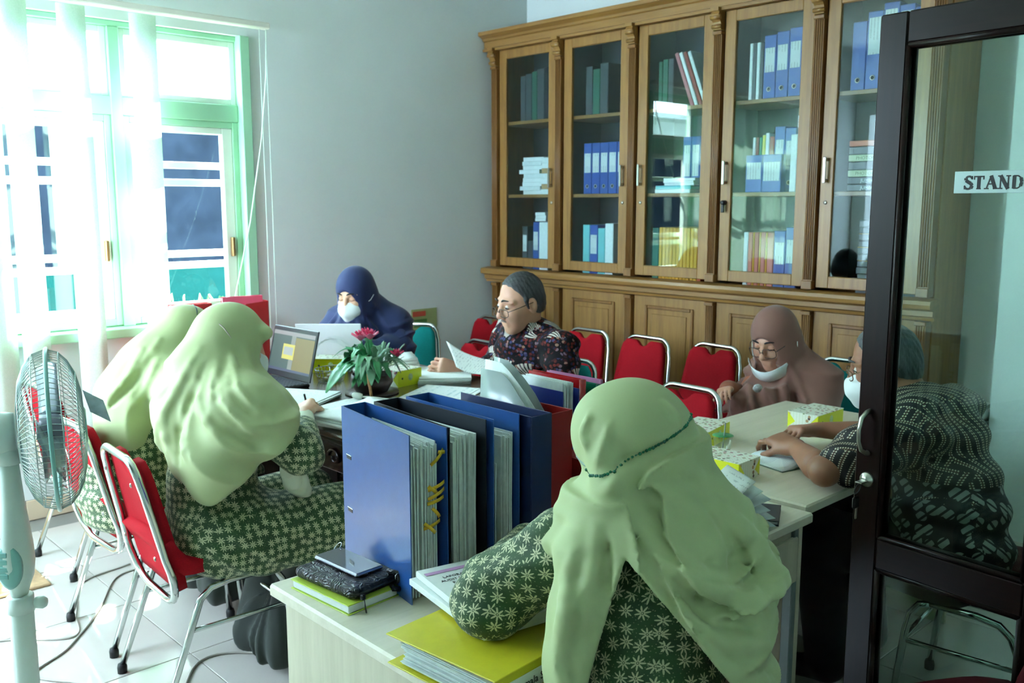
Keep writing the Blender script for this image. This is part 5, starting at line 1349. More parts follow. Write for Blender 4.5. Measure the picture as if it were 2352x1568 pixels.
# ================================================================ people: smooth solids from distance fields
V = lambda *a: np.array(a, float)
def unit(v): v = np.asarray(v, float); return v / np.linalg.norm(v)
class SDF:
    """distance field on a grid, meshed with surface nets"""
    def __init__(s, lo, hi, h):
        s.lo = np.asarray(lo, float); s.h = h
        s.n = np.maximum(8, np.ceil((np.asarray(hi, float) - s.lo) / h).astype(int) + 1)
        s.D = np.full(s.n, 0.25, np.float32)
    def _box(s, lo, hi):
        a = np.clip(np.floor((lo - s.lo) / s.h).astype(int), 0, s.n); b = np.clip(np.ceil((hi - s.lo) / s.h).astype(int) + 1, 0, s.n)
        sl = tuple(slice(x, y) for x, y in zip(a, b))
        g = [(s.lo[i] + s.h * np.arange(a[i], b[i])).astype(np.float32) for i in range(3)]
        return sl, g[0][:, None, None], g[1][None, :, None], g[2][None, None, :]
    def _merge(s, sl, d, k, op):
        A = s.D[sl]
        if A.size == 0: return
        if op == 'sub': d = -d; B = -A
        else: B = A
        if op == 'sub':
            # smooth max(A, -d) = -smooth min(-A, d_orig)
            e = -d
            hh = np.clip(0.5 + 0.5 * (e - B) / k, 0, 1)
            m = e + (B - e) * hh - k * hh * (1 - hh)
            s.D[sl] = -m
        else:
            hh = np.clip(0.5 + 0.5 * (d - A) / k, 0, 1)
            s.D[sl] = d + (A - d) * hh - k * hh * (1 - hh)
    def cap(s, a, b, ra, rb=None, k=0.02, op='add'):
        rb = ra if rb is None else rb
        a = np.asarray(a, float); b = np.asarray(b, float); p = max(ra, rb) + k + 4 * s.h
        sl, X, Y, Z = s._box(np.minimum(a, b) - p, np.maximum(a, b) + p)
        ba = b - a; L = max(float(ba @ ba), 1e-9)
        t = np.clip(((X - a[0]) * ba[0] + (Y - a[1]) * ba[1] + (Z - a[2]) * ba[2]) / L, 0, 1)
        d = np.sqrt((X - a[0] - t * ba[0]) ** 2 + (Y - a[1] - t * ba[1]) ** 2 + (Z - a[2] - t * ba[2]) ** 2) - (ra + (rb - ra) * t)
        s._merge(sl, d, k, op); return s
    def path(s, pts, rs, k=0.02, op='add'):
        for i in range(len(pts) - 1):
            s.cap(pts[i], pts[i + 1], rs[i] if not np.isscalar(rs) else rs, rs[i + 1] if not np.isscalar(rs) else rs, k, op)
        return s
    def ell(s, c, r, F=None, k=0.02, op='add'):
        """ellipsoid; F = 3 axis vectors as rows"""
        c = np.asarray(c, float); r = np.asarray(r, float); F = np.eye(3) if F is None else np.asarray(F, float)
        p = r.max() + k + 4 * s.h
        sl, X, Y, Z = s._box(c - p, c + p)
        q = [(X - c[0]) * F[i][0] + (Y - c[1]) * F[i][1] + (Z - c[2]) * F[i][2] for i in range(3)]
        k0 = np.sqrt(sum((q[i] / r[i]) ** 2 for i in range(3))); k1 = np.sqrt(sum((q[i] / r[i] ** 2) ** 2 for i in range(3))) + 1e-6
        s._merge(sl, (k0 * (k0 - 1) / k1), k, op); return s
    def grid(s):
        return [(s.lo[i] + s.h * np.arange(s.n[i])).astype(np.float32).reshape([-1 if j == i else 1 for j in range(3)]) for i in range(3)]
    def halfspace(s, p, n, k=0.01, wave=None):
        """keep the side the normal points away from"""
        n = unit(n); X, Y, Z = s.grid()
        d = (X - p[0]) * n[0] + (Y - p[1]) * n[1] + (Z - p[2]) * n[2]
        if wave is not None: d = d + wave(X, Y, Z)
        hh = np.clip(0.5 - 0.5 * (d - s.D) / k, 0, 1)
        s.D = d + (s.D - d) * hh + k * hh * (1 - hh); return s
    def wedge(s, p, n1, n2, k=0.008):
        """remove the region where both half-space distances are positive"""
        n1, n2 = unit(n1), unit(n2); X, Y, Z = s.grid()
        f = lambda n: (X - p[0]) * n[0] + (Y - p[1]) * n[1] + (Z - p[2]) * n[2]
        s.D = np.maximum(s.D, np.minimum(f(n1), f(n2))); return s
    def disp(s, fn):
        X, Y, Z = s.grid(); s.D = s.D - fn(X, Y, Z).astype(np.float32); return s
    def layer(s, o, e1, e2, poly, off, fade):
        """second ply of cloth: raises the surface inside a polygon given on the e1/e2 plane, thinning away from its edge"""
        X, Y, Z = s.grid(); f = lambda e: ((X - o[0]) * e[0] + (Y - o[1]) * e[1] + (Z - o[2]) * e[2]).astype(np.float32)
        x, y = f(e1), f(e2); best = np.full(np.broadcast(x, y).shape, 9.0, np.float32); ins = np.zeros(best.shape, bool)
        for (ax, ay), (bx, by) in zip(poly, poly[1:] + poly[:1]):
            dx, dy = bx - ax, by - ay; t = np.clip(((x - ax) * dx + (y - ay) * dy) / (dx * dx + dy * dy + 1e-12), 0, 1)
            best = np.minimum(best, np.sqrt((x - ax - t * dx) ** 2 + (y - ay - t * dy) ** 2))
            if ay != by: ins ^= ((ay > y) != (by > y)) & (x < (bx - ax) * (y - ay) / (by - ay) + ax)
        sd = np.where(ins, -best, best); lift = off * np.exp(-best / fade)
        s.D = np.minimum(s.D, np.maximum(s.D - lift, sd)).astype(np.float32); return s
    def surf(s, p, d, reach=0.5):
        """first surface point met when walking from p along d"""
        d = unit(d); p = np.asarray(p, float)
        for t in np.arange(0, reach, s.h * 0.5):
            q = p + d * t; i = np.round((q - s.lo) / s.h).astype(int)
            if (i < 0).any() or (i >= s.n).any(): continue
            if s.D[tuple(i)] < 0: return q
        return None
    def ridges(s, curves, d, r, sink, k=0.01, op='add', n=10, taper=True):
        """raised folds (or creases with op sub) laid along curves on the surface, seen along d"""
        d = unit(d); todo = []
        for c in curves:
            pts = [s.surf(np.asarray(p) - d * 0.3, d, 0.6) for p in catmull(c, n)]
            pts = [p + d * sink for p in pts if p is not None]
            todo.append(pts)
        for pts in todo:
            m = len(pts)
            if m < 2: continue
            rs = [r * (math.sin(PI * (i + 0.6) / (m + 0.2)) ** 0.6 if taper else 1) for i in range(m)]
            s.path(pts, rs, k, op)
        return s
    def mesh(s):
        D = s.D; n = s.n
        # pad outside
        D = D.copy(); D[0] = D[-1] = 0.1; D[:, 0] = D[:, -1] = 0.1; D[:, :, 0] = D[:, :, -1] = 0.1
        I = D < 0
        m = n - 1
        cnt = np.zeros(m, np.float32); P = np.zeros((3,) + tuple(m), np.float32)
        cor = [(i, j, k) for i in (0, 1) for j in (0, 1) for k in (0, 1)]
        sub = lambda A, c: A[c[0]:c[0] + m[0], c[1]:c[1] + m[1], c[2]:c[2] + m[2]]
        for ax in range(3):
            for c in cor:
                if c[ax]: continue
                e = list(c); e[ax] = 1
                A, B = sub(D, c), sub(D, e)
                msk = (sub(I, c) != sub(I, e))
                w = np.nonzero(msk)
                if len(w[0]) == 0: continue
                a, b = A[w], B[w]; t = a / (a - b)
                cnt[w] += 1
                for q in range(3): P[q][w] += (c[q] + (t if q == ax else 0))
        w = np.nonzero(cnt); idx = np.full(m, -1, np.int64); idx[w] = np.arange(len(w[0]))
        verts = np.stack([s.lo[q] + s.h * (w[q] + P[q][w] / cnt[w]) for q in range(3)], 1)
        F = []
        for ax in range(3):
            a1, a2 = (ax + 1) % 3, (ax + 2) % 3
            sl0 = [slice(None)] * 3; sl1 = [slice(None)] * 3; sl0[ax] = slice(0, n[ax] - 1); sl1[ax] = slice(1, n[ax])
            S0, S1 = I[tuple(sl0)], I[tuple(sl1)]
            w = np.array(np.nonzero(S0 != S1))
            ok = (w[a1] > 0) & (w[a2] > 0) & (w[a1] < n[a1] - 1) & (w[a2] < n[a2] - 1); w = w[:, ok]
            fl = S0[tuple(w)]
            def cell(d1, d2):
                c = w.copy(); c[a1] -= d1; c[a2] -= d2; return idx[c[0], c[1], c[2]]
            q = np.stack([cell(1, 1), cell(0, 1), cell(0, 0), cell(1, 0)], 1)
            q[~fl] = q[~fl][:, ::-1]
            F.append(q)
        return verts, np.concatenate(F)
def net_mesh(name, parts, uv=False, relax=2):
    """joins (verts, quads) pairs into one smooth mesh"""
    vs, fs, o = [], [], 0
    for v, f in parts:
        for _ in range(relax):
            acc = np.zeros_like(v); c = np.zeros(len(v))
            for a in range(4):
                b = (a + 1) % 4
                np.add.at(acc, f[:, a], v[f[:, b]]); np.add.at(c, f[:, a], 1)
                np.add.at(acc, f[:, b], v[f[:, a]]); np.add.at(c, f[:, b], 1)
            v = v * 0.5 + 0.5 * acc / np.maximum(c, 1)[:, None]
        vs.append(v); fs.append(f + o); o += len(v)
    v, f = np.concatenate(vs), np.concatenate(fs)
    me = bpy.data.meshes.new(name)
    me.vertices.add(len(v)); me.vertices.foreach_set('co', v.astype(np.float32).ravel())
    me.loops.add(len(f) * 4); me.loops.foreach_set('vertex_index', f.astype(np.int32).ravel())
    me.polygons.add(len(f)); me.polygons.foreach_set('loop_start', np.arange(0, len(f) * 4, 4, dtype=np.int32))
    me.polygons.foreach_set('use_smooth', np.ones(len(f), bool))
    me.update(calc_edges=True); me.validate()
    if uv:
        P = v[f]; N = np.cross(P[:, 2] - P[:, 0], P[:, 3] - P[:, 1]); ax = np.abs(N).argmax(1)
        UV = np.zeros((len(f), 4, 2))
        for a in range(3):
            q = ax == a; UV[q] = P[q][:, :, [(1, 2), (0, 2), (0, 1)][a]]
        lay = me.uv_layers.new(name='cloth'); lay.data.foreach_set('uv', UV.astype(np.float32).ravel())
    return me
class Head:
    """local frame of a head: f forward, u up, l left"""
    def __init__(s, c, f, up=(0, 0, 1), sc=1.0):
        s.c = np.asarray(c, float); s.f = unit(f); l = np.cross(up, s.f); s.l = unit(l); s.u = np.cross(s.f, s.l); s.s = sc
        s.F = np.array([s.f, s.l, s.u])
    def __call__(s, f, l, u): return s.c + (s.f * f + s.l * l + s.u * u) * s.s
def head_sdf(H, neck, age=0, h=0.0034):
    s = H.s; S = SDF(H.c - 0.19 * s - 0.02, H.c + 0.19 * s + 0.02, h)
    S.ell(H(-0.012, 0, 0.028), V(0.097, 0.076, 0.096) * s, H.F)
    S.ell(H(0.035, 0, -0.045), V(0.060, 0.056, 0.072) * s, H.F, 0.04)
    S.ell(H(0.066, 0, -0.098), V(0.024, 0.026, 0.020) * s, H.F, 0.03)
    for q in (-1, 1):
        S.ell(H(0.058, q * 0.036, -0.026), V(0.034, 0.028, 0.034) * s, H.F, 0.02)
        S.cap(H(0.082, q * 0.014, 0.030), H(0.066, q * 0.052, 0.028), 0.013 * s, 0.010 * s, 0.014)
        S.ell(H(0.099, q * 0.032, 0.008), V(0.016, 0.019, 0.013) * s, H.F, 0.012, 'sub')
        S.ell(H(0.075, q * 0.032, 0.008), V(0.0145, 0.0155, 0.0135) * s, H.F, 0.006)
        S.ell(H(0.100, q * 0.013, -0.032), V(0.012, 0.0095, 0.009) * s, H.F, 0.006)
        # ear
        S.ell(H(-0.010, q * 0.078, -0.004), V(0.022, 0.010, 0.033) * s, H.F, 0.006)
        S.ell(H(-0.004, q * 0.088, 0.002), V(0.012, 0.008, 0.020) * s, H.F, 0.004, 'sub')
    S.cap(H(0.088, 0, 0.020), H(0.112, 0, -0.026), 0.0085 * s, 0.0125 * s, 0.012)
    S.cap(H(0.089, -0.017, -0.062), H(0.089, 0.017, -0.062), 0.0070 * s, None, 0.006)
    S.cap(H(0.087, -0.014, -0.073), H(0.087, 0.014, -0.073), 0.0078 * s, None, 0.006)
    S.cap(H(0.099, -0.024, -0.0675), H(0.099, 0.024, -0.0675), 0.0024 * s, None, 0.004, 'sub')
    if age:
        for q in (-1, 1): S.cap(H(0.098, q * 0.024, -0.030), H(0.084, q * 0.036, -0.068), 0.004, 0.003, 0.006, 'sub')
    S.cap(H(-0.030, 0, -0.045), neck, 0.055 * s, 0.060 * s, 0.03)
    return S
def hand_sdf(S, wrist, d, n, side, curl=(0.5, 0.6, 0.5), thumb=(0.6, 0.7, 0.35), sc=1.0, spread=0.06, forearm=None, k=0.006):
    """palm, four unequal fingers with knuckle bends and a thumb; d fingers' direction, n palm normal, side +1/-1 = thumb side along d x n"""
    w = np.asarray(wrist, float); d = unit(d); n = np.asarray(n, float); n = unit(n - d * (n @ d)); t = np.cross(d, n) * side
    if forearm is not None: S.cap(forearm[0], w, forearm[1], 0.024 * sc, 0.01)
    for o, r in ((0.027, 0.0135), (0.010, 0.0145), (-0.008, 0.014), (-0.025, 0.0125)):
        S.cap(w + t * o * 0.55 * sc, w + (d * 0.080 + t * o - n * 0.003) * sc, 0.0165 * sc, r * sc, 0.012)
    S.cap(w + (t * 0.020 + d * 0.018 + n * 0.008) * sc, w + (t * 0.034 + d * 0.045 + n * 0.010) * sc, 0.017 * sc, 0.013 * sc, 0.012)
    for i, (o, L, r) in enumerate(((0.028, 0.92, 0.0085), (0.0095, 1.0, 0.0088), (-0.009, 0.95, 0.0083), (-0.0265, 0.76, 0.0073))):
        c = curl[i] if isinstance(curl[0], (tuple, list)) else curl
        p = w + (d * 0.083 + t * o - n * 0.002) * sc; dd = unit(d + t * spread * (1.5 - i) * 0.6); rr = r * sc
        for j, l in enumerate((0.044, 0.027, 0.021)):
            a = c[j]; dd = unit(dd * math.cos(a) + np.cross(np.cross(d, n), dd) * 0 + (n * 1.0 if j == 0 else unit(np.cross(np.cross(dd, n) if abs(dd @ n) < 0.95 else np.cross(dd, -d), dd))) * math.sin(a))
            q = p + dd * l * L * sc
            S.cap(p, q, rr, rr * 0.90, k); p = q; rr *= 0.90
    p = w + (t * 0.032 + d * 0.040 + n * 0.010) * sc; dd = unit(d * thumb[0] + t * thumb[1] + n * thumb[2])
    q = p + dd * 0.033 * sc; S.cap(p, q, 0.0115 * sc, 0.0098 * sc, k)
    dd = unit(dd + d * 0.35 - t * 0.25 + n * 0.12); S.cap(q, q + dd * 0.027 * sc, 0.0098 * sc, 0.0080 * sc, k)
    return S
def skin(name, c, rough=0.5):
    if name in MATS: return MATS[name]
    m, nt, b = newmat(name); v = coords(nt, 'Object'); n = noise(nt, v, 14, 4); n2 = noise(nt, v, 300, 2)
    nt.links.new(ramp(nt, n, [(0.3, tuple(x * 0.82 for x in c[:3]) + (1,)), (0.7, c)]), b.inputs['Base Color'])
    b.inputs['Roughness'].default_value = rough; b.inputs['Subsurface Weight'].default_value = 0.12
    b.inputs['Subsurface Radius'].default_value = (0.012, 0.005, 0.003); bump(nt, b, n2, 0.12, 0.001)
    return m
def cloth(name, c, var=0.06, rough=0.8, sheen=0.25, weave=520, tl=0.0):
    if name in MATS: return MATS[name]
    m, nt, b = newmat(name); v = coords(nt, 'Object'); n = noise(nt, v, 5, 3); n2 = noise(nt, v, weave, 2)
    nt.links.new(ramp(nt, n, [(0.3, tuple(x * (1 - var) for x in c[:3]) + (1,)), (0.7, tuple(min(1, x * (1 + var)) for x in c[:3]) + (1,))]), b.inputs['Base Color'])
    b.inputs['Roughness'].default_value = rough; b.inputs['Sheen Weight'].default_value = sheen; b.inputs['Sheen Roughness'].default_value = 0.4
    bump(nt, b, n2, 0.12, 0.001)
    return m
def uvnode(nt):
    u = nd(nt, 'ShaderNodeUVMap'); u.uv_map = 'cloth'; return u.outputs[0]
def star_cloth():
    """dark green batik with rows of small cream eight-rayed stars"""
    m, nt, b = newmat('green_star_batik')
    uv = uvnode(nt); sc = nd(nt, 'ShaderNodeVectorMath', operation='SCALE'); nt.links.new(uv, sc.inputs[0]); sc.inputs['Scale'].default_value = 1 / 0.0265
    vo = nd(nt, 'ShaderNodeTexVoronoi'); vo.voronoi_dimensions = '2D'; vo.inputs['Scale'].default_value = 1.0; vo.inputs['Randomness'].default_value = 0.42
    nt.links.new(sc.outputs[0], vo.inputs['Vector'])
    df = nd(nt, 'ShaderNodeVectorMath', operation='SUBTRACT'); nt.links.new(sc.outputs[0], df.inputs[0]); nt.links.new(vo.outputs['Position'], df.inputs[1])
    sp = nd(nt, 'ShaderNodeSeparateXYZ'); nt.links.new(df.outputs[0], sp.inputs[0])
    r = vo.outputs['Distance']; th = mth(nt, 'ARCTAN2', sp.outputs[1], sp.outputs[0])
    ph = nd(nt, 'ShaderNodeSeparateColor'); nt.links.new(vo.outputs['Color'], ph.inputs[0])
    c = mth(nt, 'ABSOLUTE', mth(nt, 'COSINE', mth(nt, 'MULTIPLY_ADD', th, 4.0, mth(nt, 'MULTIPLY', ph.outputs[0], 6.0))))
    rad = mth(nt, 'MULTIPLY_ADD', mth(nt, 'POWER', c, 2.6), 0.32, 0.13)
    star = mth(nt, 'LESS_THAN', r, rad)
    eye = mth(nt, 'MULTIPLY', mth(nt, 'GREATER_THAN', r, 0.045), mth(nt, 'LESS_THAN', r, 0.085))
    f = mth(nt, 'MULTIPLY', star, mth(nt, 'SUBTRACT', 1.0, eye))
    v2 = nd(nt, 'ShaderNodeTexVoronoi'); v2.voronoi_dimensions = '2D'; v2.inputs['Scale'].default_value = 3.3; nt.links.new(sc.outputs[0], v2.inputs['Vector'])
    dot = mth(nt, 'MULTIPLY', mth(nt, 'LESS_THAN', v2.outputs['Distance'], 0.11), 0.35)
    f = mth(nt, 'MAXIMUM', f, dot)
    n = noise(nt, sc.outputs[0], 0.6)
    g = ramp(nt, n, [(0.3, rgb(22, 56, 18)), (0.7, rgb(38, 76, 26))])
    nt.links.new(mixc(nt, f, g, rgb(196, 196, 156)), b.inputs['Base Color'])
    b.inputs['Roughness'].default_value = 0.7; b.inputs['Sheen Weight'].default_value = 0.15
    return m
def wing_batik():
    """black batik with rust and blue scales and white feathered wedges"""
    m, nt, b = newmat('dark_wing_batik')
    uv = uvnode(nt); sc = nd(nt, 'ShaderNodeVectorMath', operation='SCALE'); nt.links.new(uv, sc.inputs[0]); sc.inputs['Scale'].default_value = 1 / 0.135
    vo = nd(nt, 'ShaderNodeTexVoronoi'); vo.voronoi_dimensions = '2D'; vo.inputs['Scale'].default_value = 1.0; vo.inputs['Randomness'].default_value = 0.8
    nt.links.new(sc.outputs[0], vo.inputs['Vector'])
    df = nd(nt, 'ShaderNodeVectorMath', operation='SUBTRACT'); nt.links.new(sc.outputs[0], df.inputs[0]); nt.links.new(vo.outputs['Position'], df.inputs[1])
    sp = nd(nt, 'ShaderNodeSeparateXYZ'); nt.links.new(df.outputs[0], sp.inputs[0])
    ph = nd(nt, 'ShaderNodeSeparateColor'); nt.links.new(vo.outputs['Color'], ph.inputs[0])
    ang = mth(nt, 'ADD', mth(nt, 'ARCTAN2', sp.outputs[0], mth(nt, 'ADD', sp.outputs[1], 0.32)), mth(nt, 'MULTIPLY_ADD', ph.outputs[1], 1.2, -0.6))
    inw = mth(nt, 'LESS_THAN', mth(nt, 'ABSOLUTE', ang), 0.62)
    rr = mth(nt, 'SQRT', mth(nt, 'ADD', mth(nt, 'POWER', sp.outputs[0], 2.0), mth(nt, 'POWER', mth(nt, 'ADD', sp.outputs[1], 0.32), 2.0)))
    inr = mth(nt, 'MULTIPLY', mth(nt, 'LESS_THAN', rr, 0.68), mth(nt, 'GREATER_THAN', rr, 0.16))
    ray_ = mth(nt, 'GREATER_THAN', mth(nt, 'SINE', mth(nt, 'MULTIPLY', ang, 34.0)), -0.25)
    wing = mth(nt, 'MULTIPLY', mth(nt, 'MULTIPLY', inw, inr), mth(nt, 'MULTIPLY', ray_, mth(nt, 'GREATER_THAN', ph.outputs[0], 0.28)))
    n = noise(nt, sc.outputs[0], 1.4, 2); v2 = nd(nt, 'ShaderNodeTexVoronoi'); v2.voronoi_dimensions = '2D'; v2.inputs['Scale'].default_value = 8.5; nt.links.new(sc.outputs[0], v2.inputs['Vector'])
    p2 = nd(nt, 'ShaderNodeSeparateColor'); nt.links.new(v2.outputs['Color'], p2.inputs[0])
    scale_c = ramp(nt, p2.outputs[0], [(0.0, rgb(20, 14, 18)), (0.35, rgb(112, 40, 34)), (0.55, rgb(22, 16, 22)), (0.8, rgb(58, 62, 104)), (1.0, rgb(150, 112, 92))])
    zone = mth(nt, 'GREATER_THAN', n, 0.44)
    base = mixc(nt, mth(nt, 'MULTIPLY', zone, mth(nt, 'LESS_THAN', v2.outputs['Distance'], 0.42)), rgb(15, 13, 16), scale_c)
    nt.links.new(mixc(nt, wing, base, rgb(205, 198, 186)), b.inputs['Base Color'])
    b.inputs['Roughness'].default_value = 0.85; b.inputs['Specular IOR Level'].default_value = 0.2
    return m
def dotted_batik():
    """near-black batik with paired rows of cream dots and pale leaves lower down"""
    m, nt, b = newmat('dotted_black_batik')
    uv = uvnode(nt); nz = nd(nt, 'ShaderNodeTexNoise'); nz.inputs['Scale'].default_value = 3.0; nt.links.new(uv, nz.inputs['Vector'])
    ad = nd(nt, 'ShaderNodeVectorMath', operation='MULTIPLY_ADD'); nt.links.new(nz.outputs[1], ad.inputs[0]); ad.inputs[1].default_value = (0.06, 0.04, 0); nt.links.new(uv, ad.inputs[2])
    sp = nd(nt, 'ShaderNodeSeparateXYZ'); nt.links.new(ad.outputs[0], sp.inputs[0])
    u_ = mth(nt, 'ADD', sp.outputs[0], mth(nt, 'MULTIPLY', sp.outputs[1], 0.28)); v_ = sp.outputs[1]
    row = mth(nt, 'FRACT', mth(nt, 'MULTIPLY', u_, 36.0)); cell = mth(nt, 'FRACT', mth(nt, 'MULTIPLY', v_, 140.0))
    def dotrow(c):
        a = mth(nt, 'MULTIPLY', mth(nt, 'SUBTRACT', row, c), 0.0278); bb = mth(nt, 'MULTIPLY', mth(nt, 'SUBTRACT', cell, 0.5), 0.00714)
        return mth(nt, 'LESS_THAN', mth(nt, 'SQRT', mth(nt, 'ADD', mth(nt, 'POWER', a, 2.0), mth(nt, 'POWER', bb, 2.0))), 0.0022)
    dots = mth(nt, 'MAXIMUM', dotrow(0.3), dotrow(0.58))
    brown = mth(nt, 'LESS_THAN', mth(nt, 'ABSOLUTE', mth(nt, 'SUBTRACT', row, 0.44)), 0.07)
    # leaves below the waist line of the cloth
    vo = nd(nt, 'ShaderNodeTexVoronoi'); vo.voronoi_dimensions = '2D'; vo.inputs['Scale'].default_value = 22; nt.links.new(ad.outputs[0], vo.inputs['Vector'])
    lf = mth(nt, 'MULTIPLY', mth(nt, 'LESS_THAN', vo.outputs['Distance'], 0.36), mth(nt, 'GREATER_THAN', mth(nt, 'SINE', mth(nt, 'MULTIPLY', mth(nt, 'ADD', sp.outputs[0], sp.outputs[1]), 210.0)), -0.55))
    low = mth(nt, 'LESS_THAN', v_, 0.80)
    up_ = mixc(nt, brown, rgb(14, 12, 13), rgb(72, 46, 28)); up_ = mixc(nt, dots, up_, rgb(206, 196, 172))
    lo_ = mixc(nt, lf, rgb(16, 14, 15), rgb(150, 152, 146))
    nt.links.new(mixc(nt, low, up_, lo_), b.inputs['Base Color'])
    b.inputs['Roughness'].default_value = 0.6
    return m
m_star, m_wing, m_dot = star_cloth(), wing_batik(), dotted_batik()
m_scarf = cloth('cream_green_scarf', rgb(170, 182, 132), 0.03, 0.62, 0.08)
m_navyc = cloth('navy_jersey', rgb(22, 36, 78), 0.08, 0.8, 0.2)
m_brown = cloth('brown_crepe', rgb(122, 84, 72), 0.06, 0.8, 0.25)
m_skirt_dark = cloth('dark_skirt', rgb(34, 42, 36), 0.15, 0.8, 0.1)
m_trous = cloth('black_trousers', rgb(16, 16, 18), 0.1, 0.85, 0.05)
m_cuff = cloth('cream_cuff', rgb(206, 212, 188), 0.04, 0.7, 0.2)
m_mask = cloth('white_mask', rgb(226, 234, 232), 0.02, 0.7, 0.1)
m_sk1, m_sk2, m_sk3 = skin('skin_light', rgb(214, 168, 138)), skin('skin_tan', rgb(196, 146, 120)), skin('skin_brown', rgb(150, 102, 76))
m_hair = plain('grey_black_hair', rgb(44, 44, 46), 0.55, var=0.4, vs=60, bs=0.6, bscale=240, stretch=(1, 1, 0.25))
m_hair2 = plain('greying_hair', rgb(74, 76, 76), 0.55, var=0.4, vs=60, bs=0.6, bscale=240, stretch=(1, 1, 0.25))
m_dark = plain('eye_dark', rgb(28, 20, 18), 0.3); m_eye = plain('eye_white', rgb(214, 208, 200), 0.25, var=0.02)
def face_parts(root, H, eyes='open', brow=(30, 26, 26)):
    mb_ = plain('eyebrow_%d' % brow[0], rgb(*brow), 0.8)
    for q in (-1, 1):
        br = [H(0.0965, q * 0.013, 0.034), H(0.0955, q * 0.030, 0.041), H(0.083, q * 0.050, 0.036)]
        MB().tube([tuple(p) for p in catmull(br, 8)], [0.0025, 0.004, 0.0045, 0.0045, 0.004, 0.0035, 0.003, 0.0015], 6).build('eyebrow', mb_, root)
        if eyes == 'open':
            u = MB(); u.lathe([(0.0, -0.0118), (0.006, -0.0102), (0.0102, -0.006), (0.0118, 0.0), (0.0102, 0.006), (0.006, 0.0102), (0.0, 0.0118)], 14, T(*[float(x) for x in H(0.0815, q * 0.032, 0.008)]))
            e = u.build('eye', m_eye, root)
            u = MB(); u.lathe([(0.0, 0.002), (0.0048, 0.0012), (0.0056, 0.0)], 12, frame(tuple(H(0.0920, q * 0.032, 0.006)), tuple(H.l), tuple(H.u))); u.build('iris', m_dark, e)
        lash = [H(0.0885, q * 0.019, 0.006), H(0.0945, q * 0.030, 0.011 if eyes == 'open' else 0.002), H(0.086, q * 0.047, 0.005)]
        MB().tube([tuple(p) for p in catmull(lash, 7)], 0.0014, 5).build('eyelid_line', m_dark, root)
def glasses(root, H, m, drop=0.0, w=0.026, hgt=0.017):
    g = MB()
    o = MB()
    for q in (-1, 1):
        c = (0.112, q * 0.033, 0.004 - drop)
        loop = []
        for a in [2 * PI * i / 18 for i in range(18)]:
            ca, sa = math.cos(a), math.sin(a); e = 0.55
            loop.append(tuple(H(c[0] - 0.012 * abs(ca) * (q * ca > 0), c[1] + w * math.copysign(abs(ca) ** e, ca), c[2] + hgt * math.copysign(abs(sa) ** e, sa))))
        g.tube(loop, 0.0016, 6, True)
        o.add([tuple(H(c[0], c[1], c[2]))] + loop, [(0, i + 1, (i + 1) % 18 + 1) for i in range(18)])
        g.tube([tuple(H(0.100, q * 0.059, 0.010 - drop)), tuple(H(0.06, q * 0.078, 0.012 - drop * 0.6)), tuple(H(-0.02, q * 0.083, 0.010)), tuple(H(-0.035, q * 0.082, -0.012))], 0.0017, 6)
    g.tube([tuple(H(0.112, -0.009, 0.006 - drop)), tuple(H(0.116, 0, 0.010 - drop)), tuple(H(0.112, 0.009, 0.006 - drop))], 0.0016, 6)
    gl = g.build('glasses', m, root); o.build('lenses', glass('lens_glass', (0.95, 0.97, 0.98, 1), 0.0, 1.5, 1.0), gl)
def mask_mesh(H, pull=0.0):
    s = H.s; S = SDF(H.c - 0.17, H.c + 0.17, 0.0036)
    S.ell(H(0.052, 0, -0.055), V(0.078, 0.070, 0.058) * s, H.F)
    S.cap(H(0.116, 0, -0.030), H(0.122, 0, -0.062), 0.010 * s, 0.009 * s, 0.03)
    S.cap(H(0.10, 0, -0.10), H(0.085, 0, -0.112), 0.02 * s, 0.02 * s, 0.03)
    S.halfspace(H(0.030, 0, 0), -H.f, 0.006)
    S.halfspace(H(0, 0, -0.012), H.u - 0.15 * H.f, 0.006)
    return S
# ---------------------------------------------------------------- shared builders
def wavy(axis_c, n_w, amp, z0, z1, ph=0.0, tw=4.0):
    """vertical folds around an axis, growing from z0 (top) to z1 (bottom)"""
    def fn(X, Y, Z):
        th = np.arctan2(Y - axis_c[1], X - axis_c[0]); w = np.clip((z0 - Z) / (z0 - z1), 0, 1)
        return amp * w * (np.sin(n_w * th + ph + tw * Z) + 0.5 * np.sin(n_w * 1.7 * th - 2.1 * ph + 9 * Z))
    return fn
def ripple(d, wl, amp, c=None, ph=0.0, rad=0.4):
    d = unit(d)
    def fn(X, Y, Z):
        s_ = X * d[0] + Y * d[1] + Z * d[2]
        f = amp * np.sin(2 * PI * s_ / wl + ph + 1.6 * np.sin(9 * X + 3 * Z) + 1.2 * np.sin(7 * Y - 5 * Z))
        if c is not None:
            r2 = (X - c[0]) ** 2 + (Y - c[1]) ** 2 + (Z - c[2]) ** 2
            f = f * np.exp(-r2 / rad ** 2)
        return f
    return fn
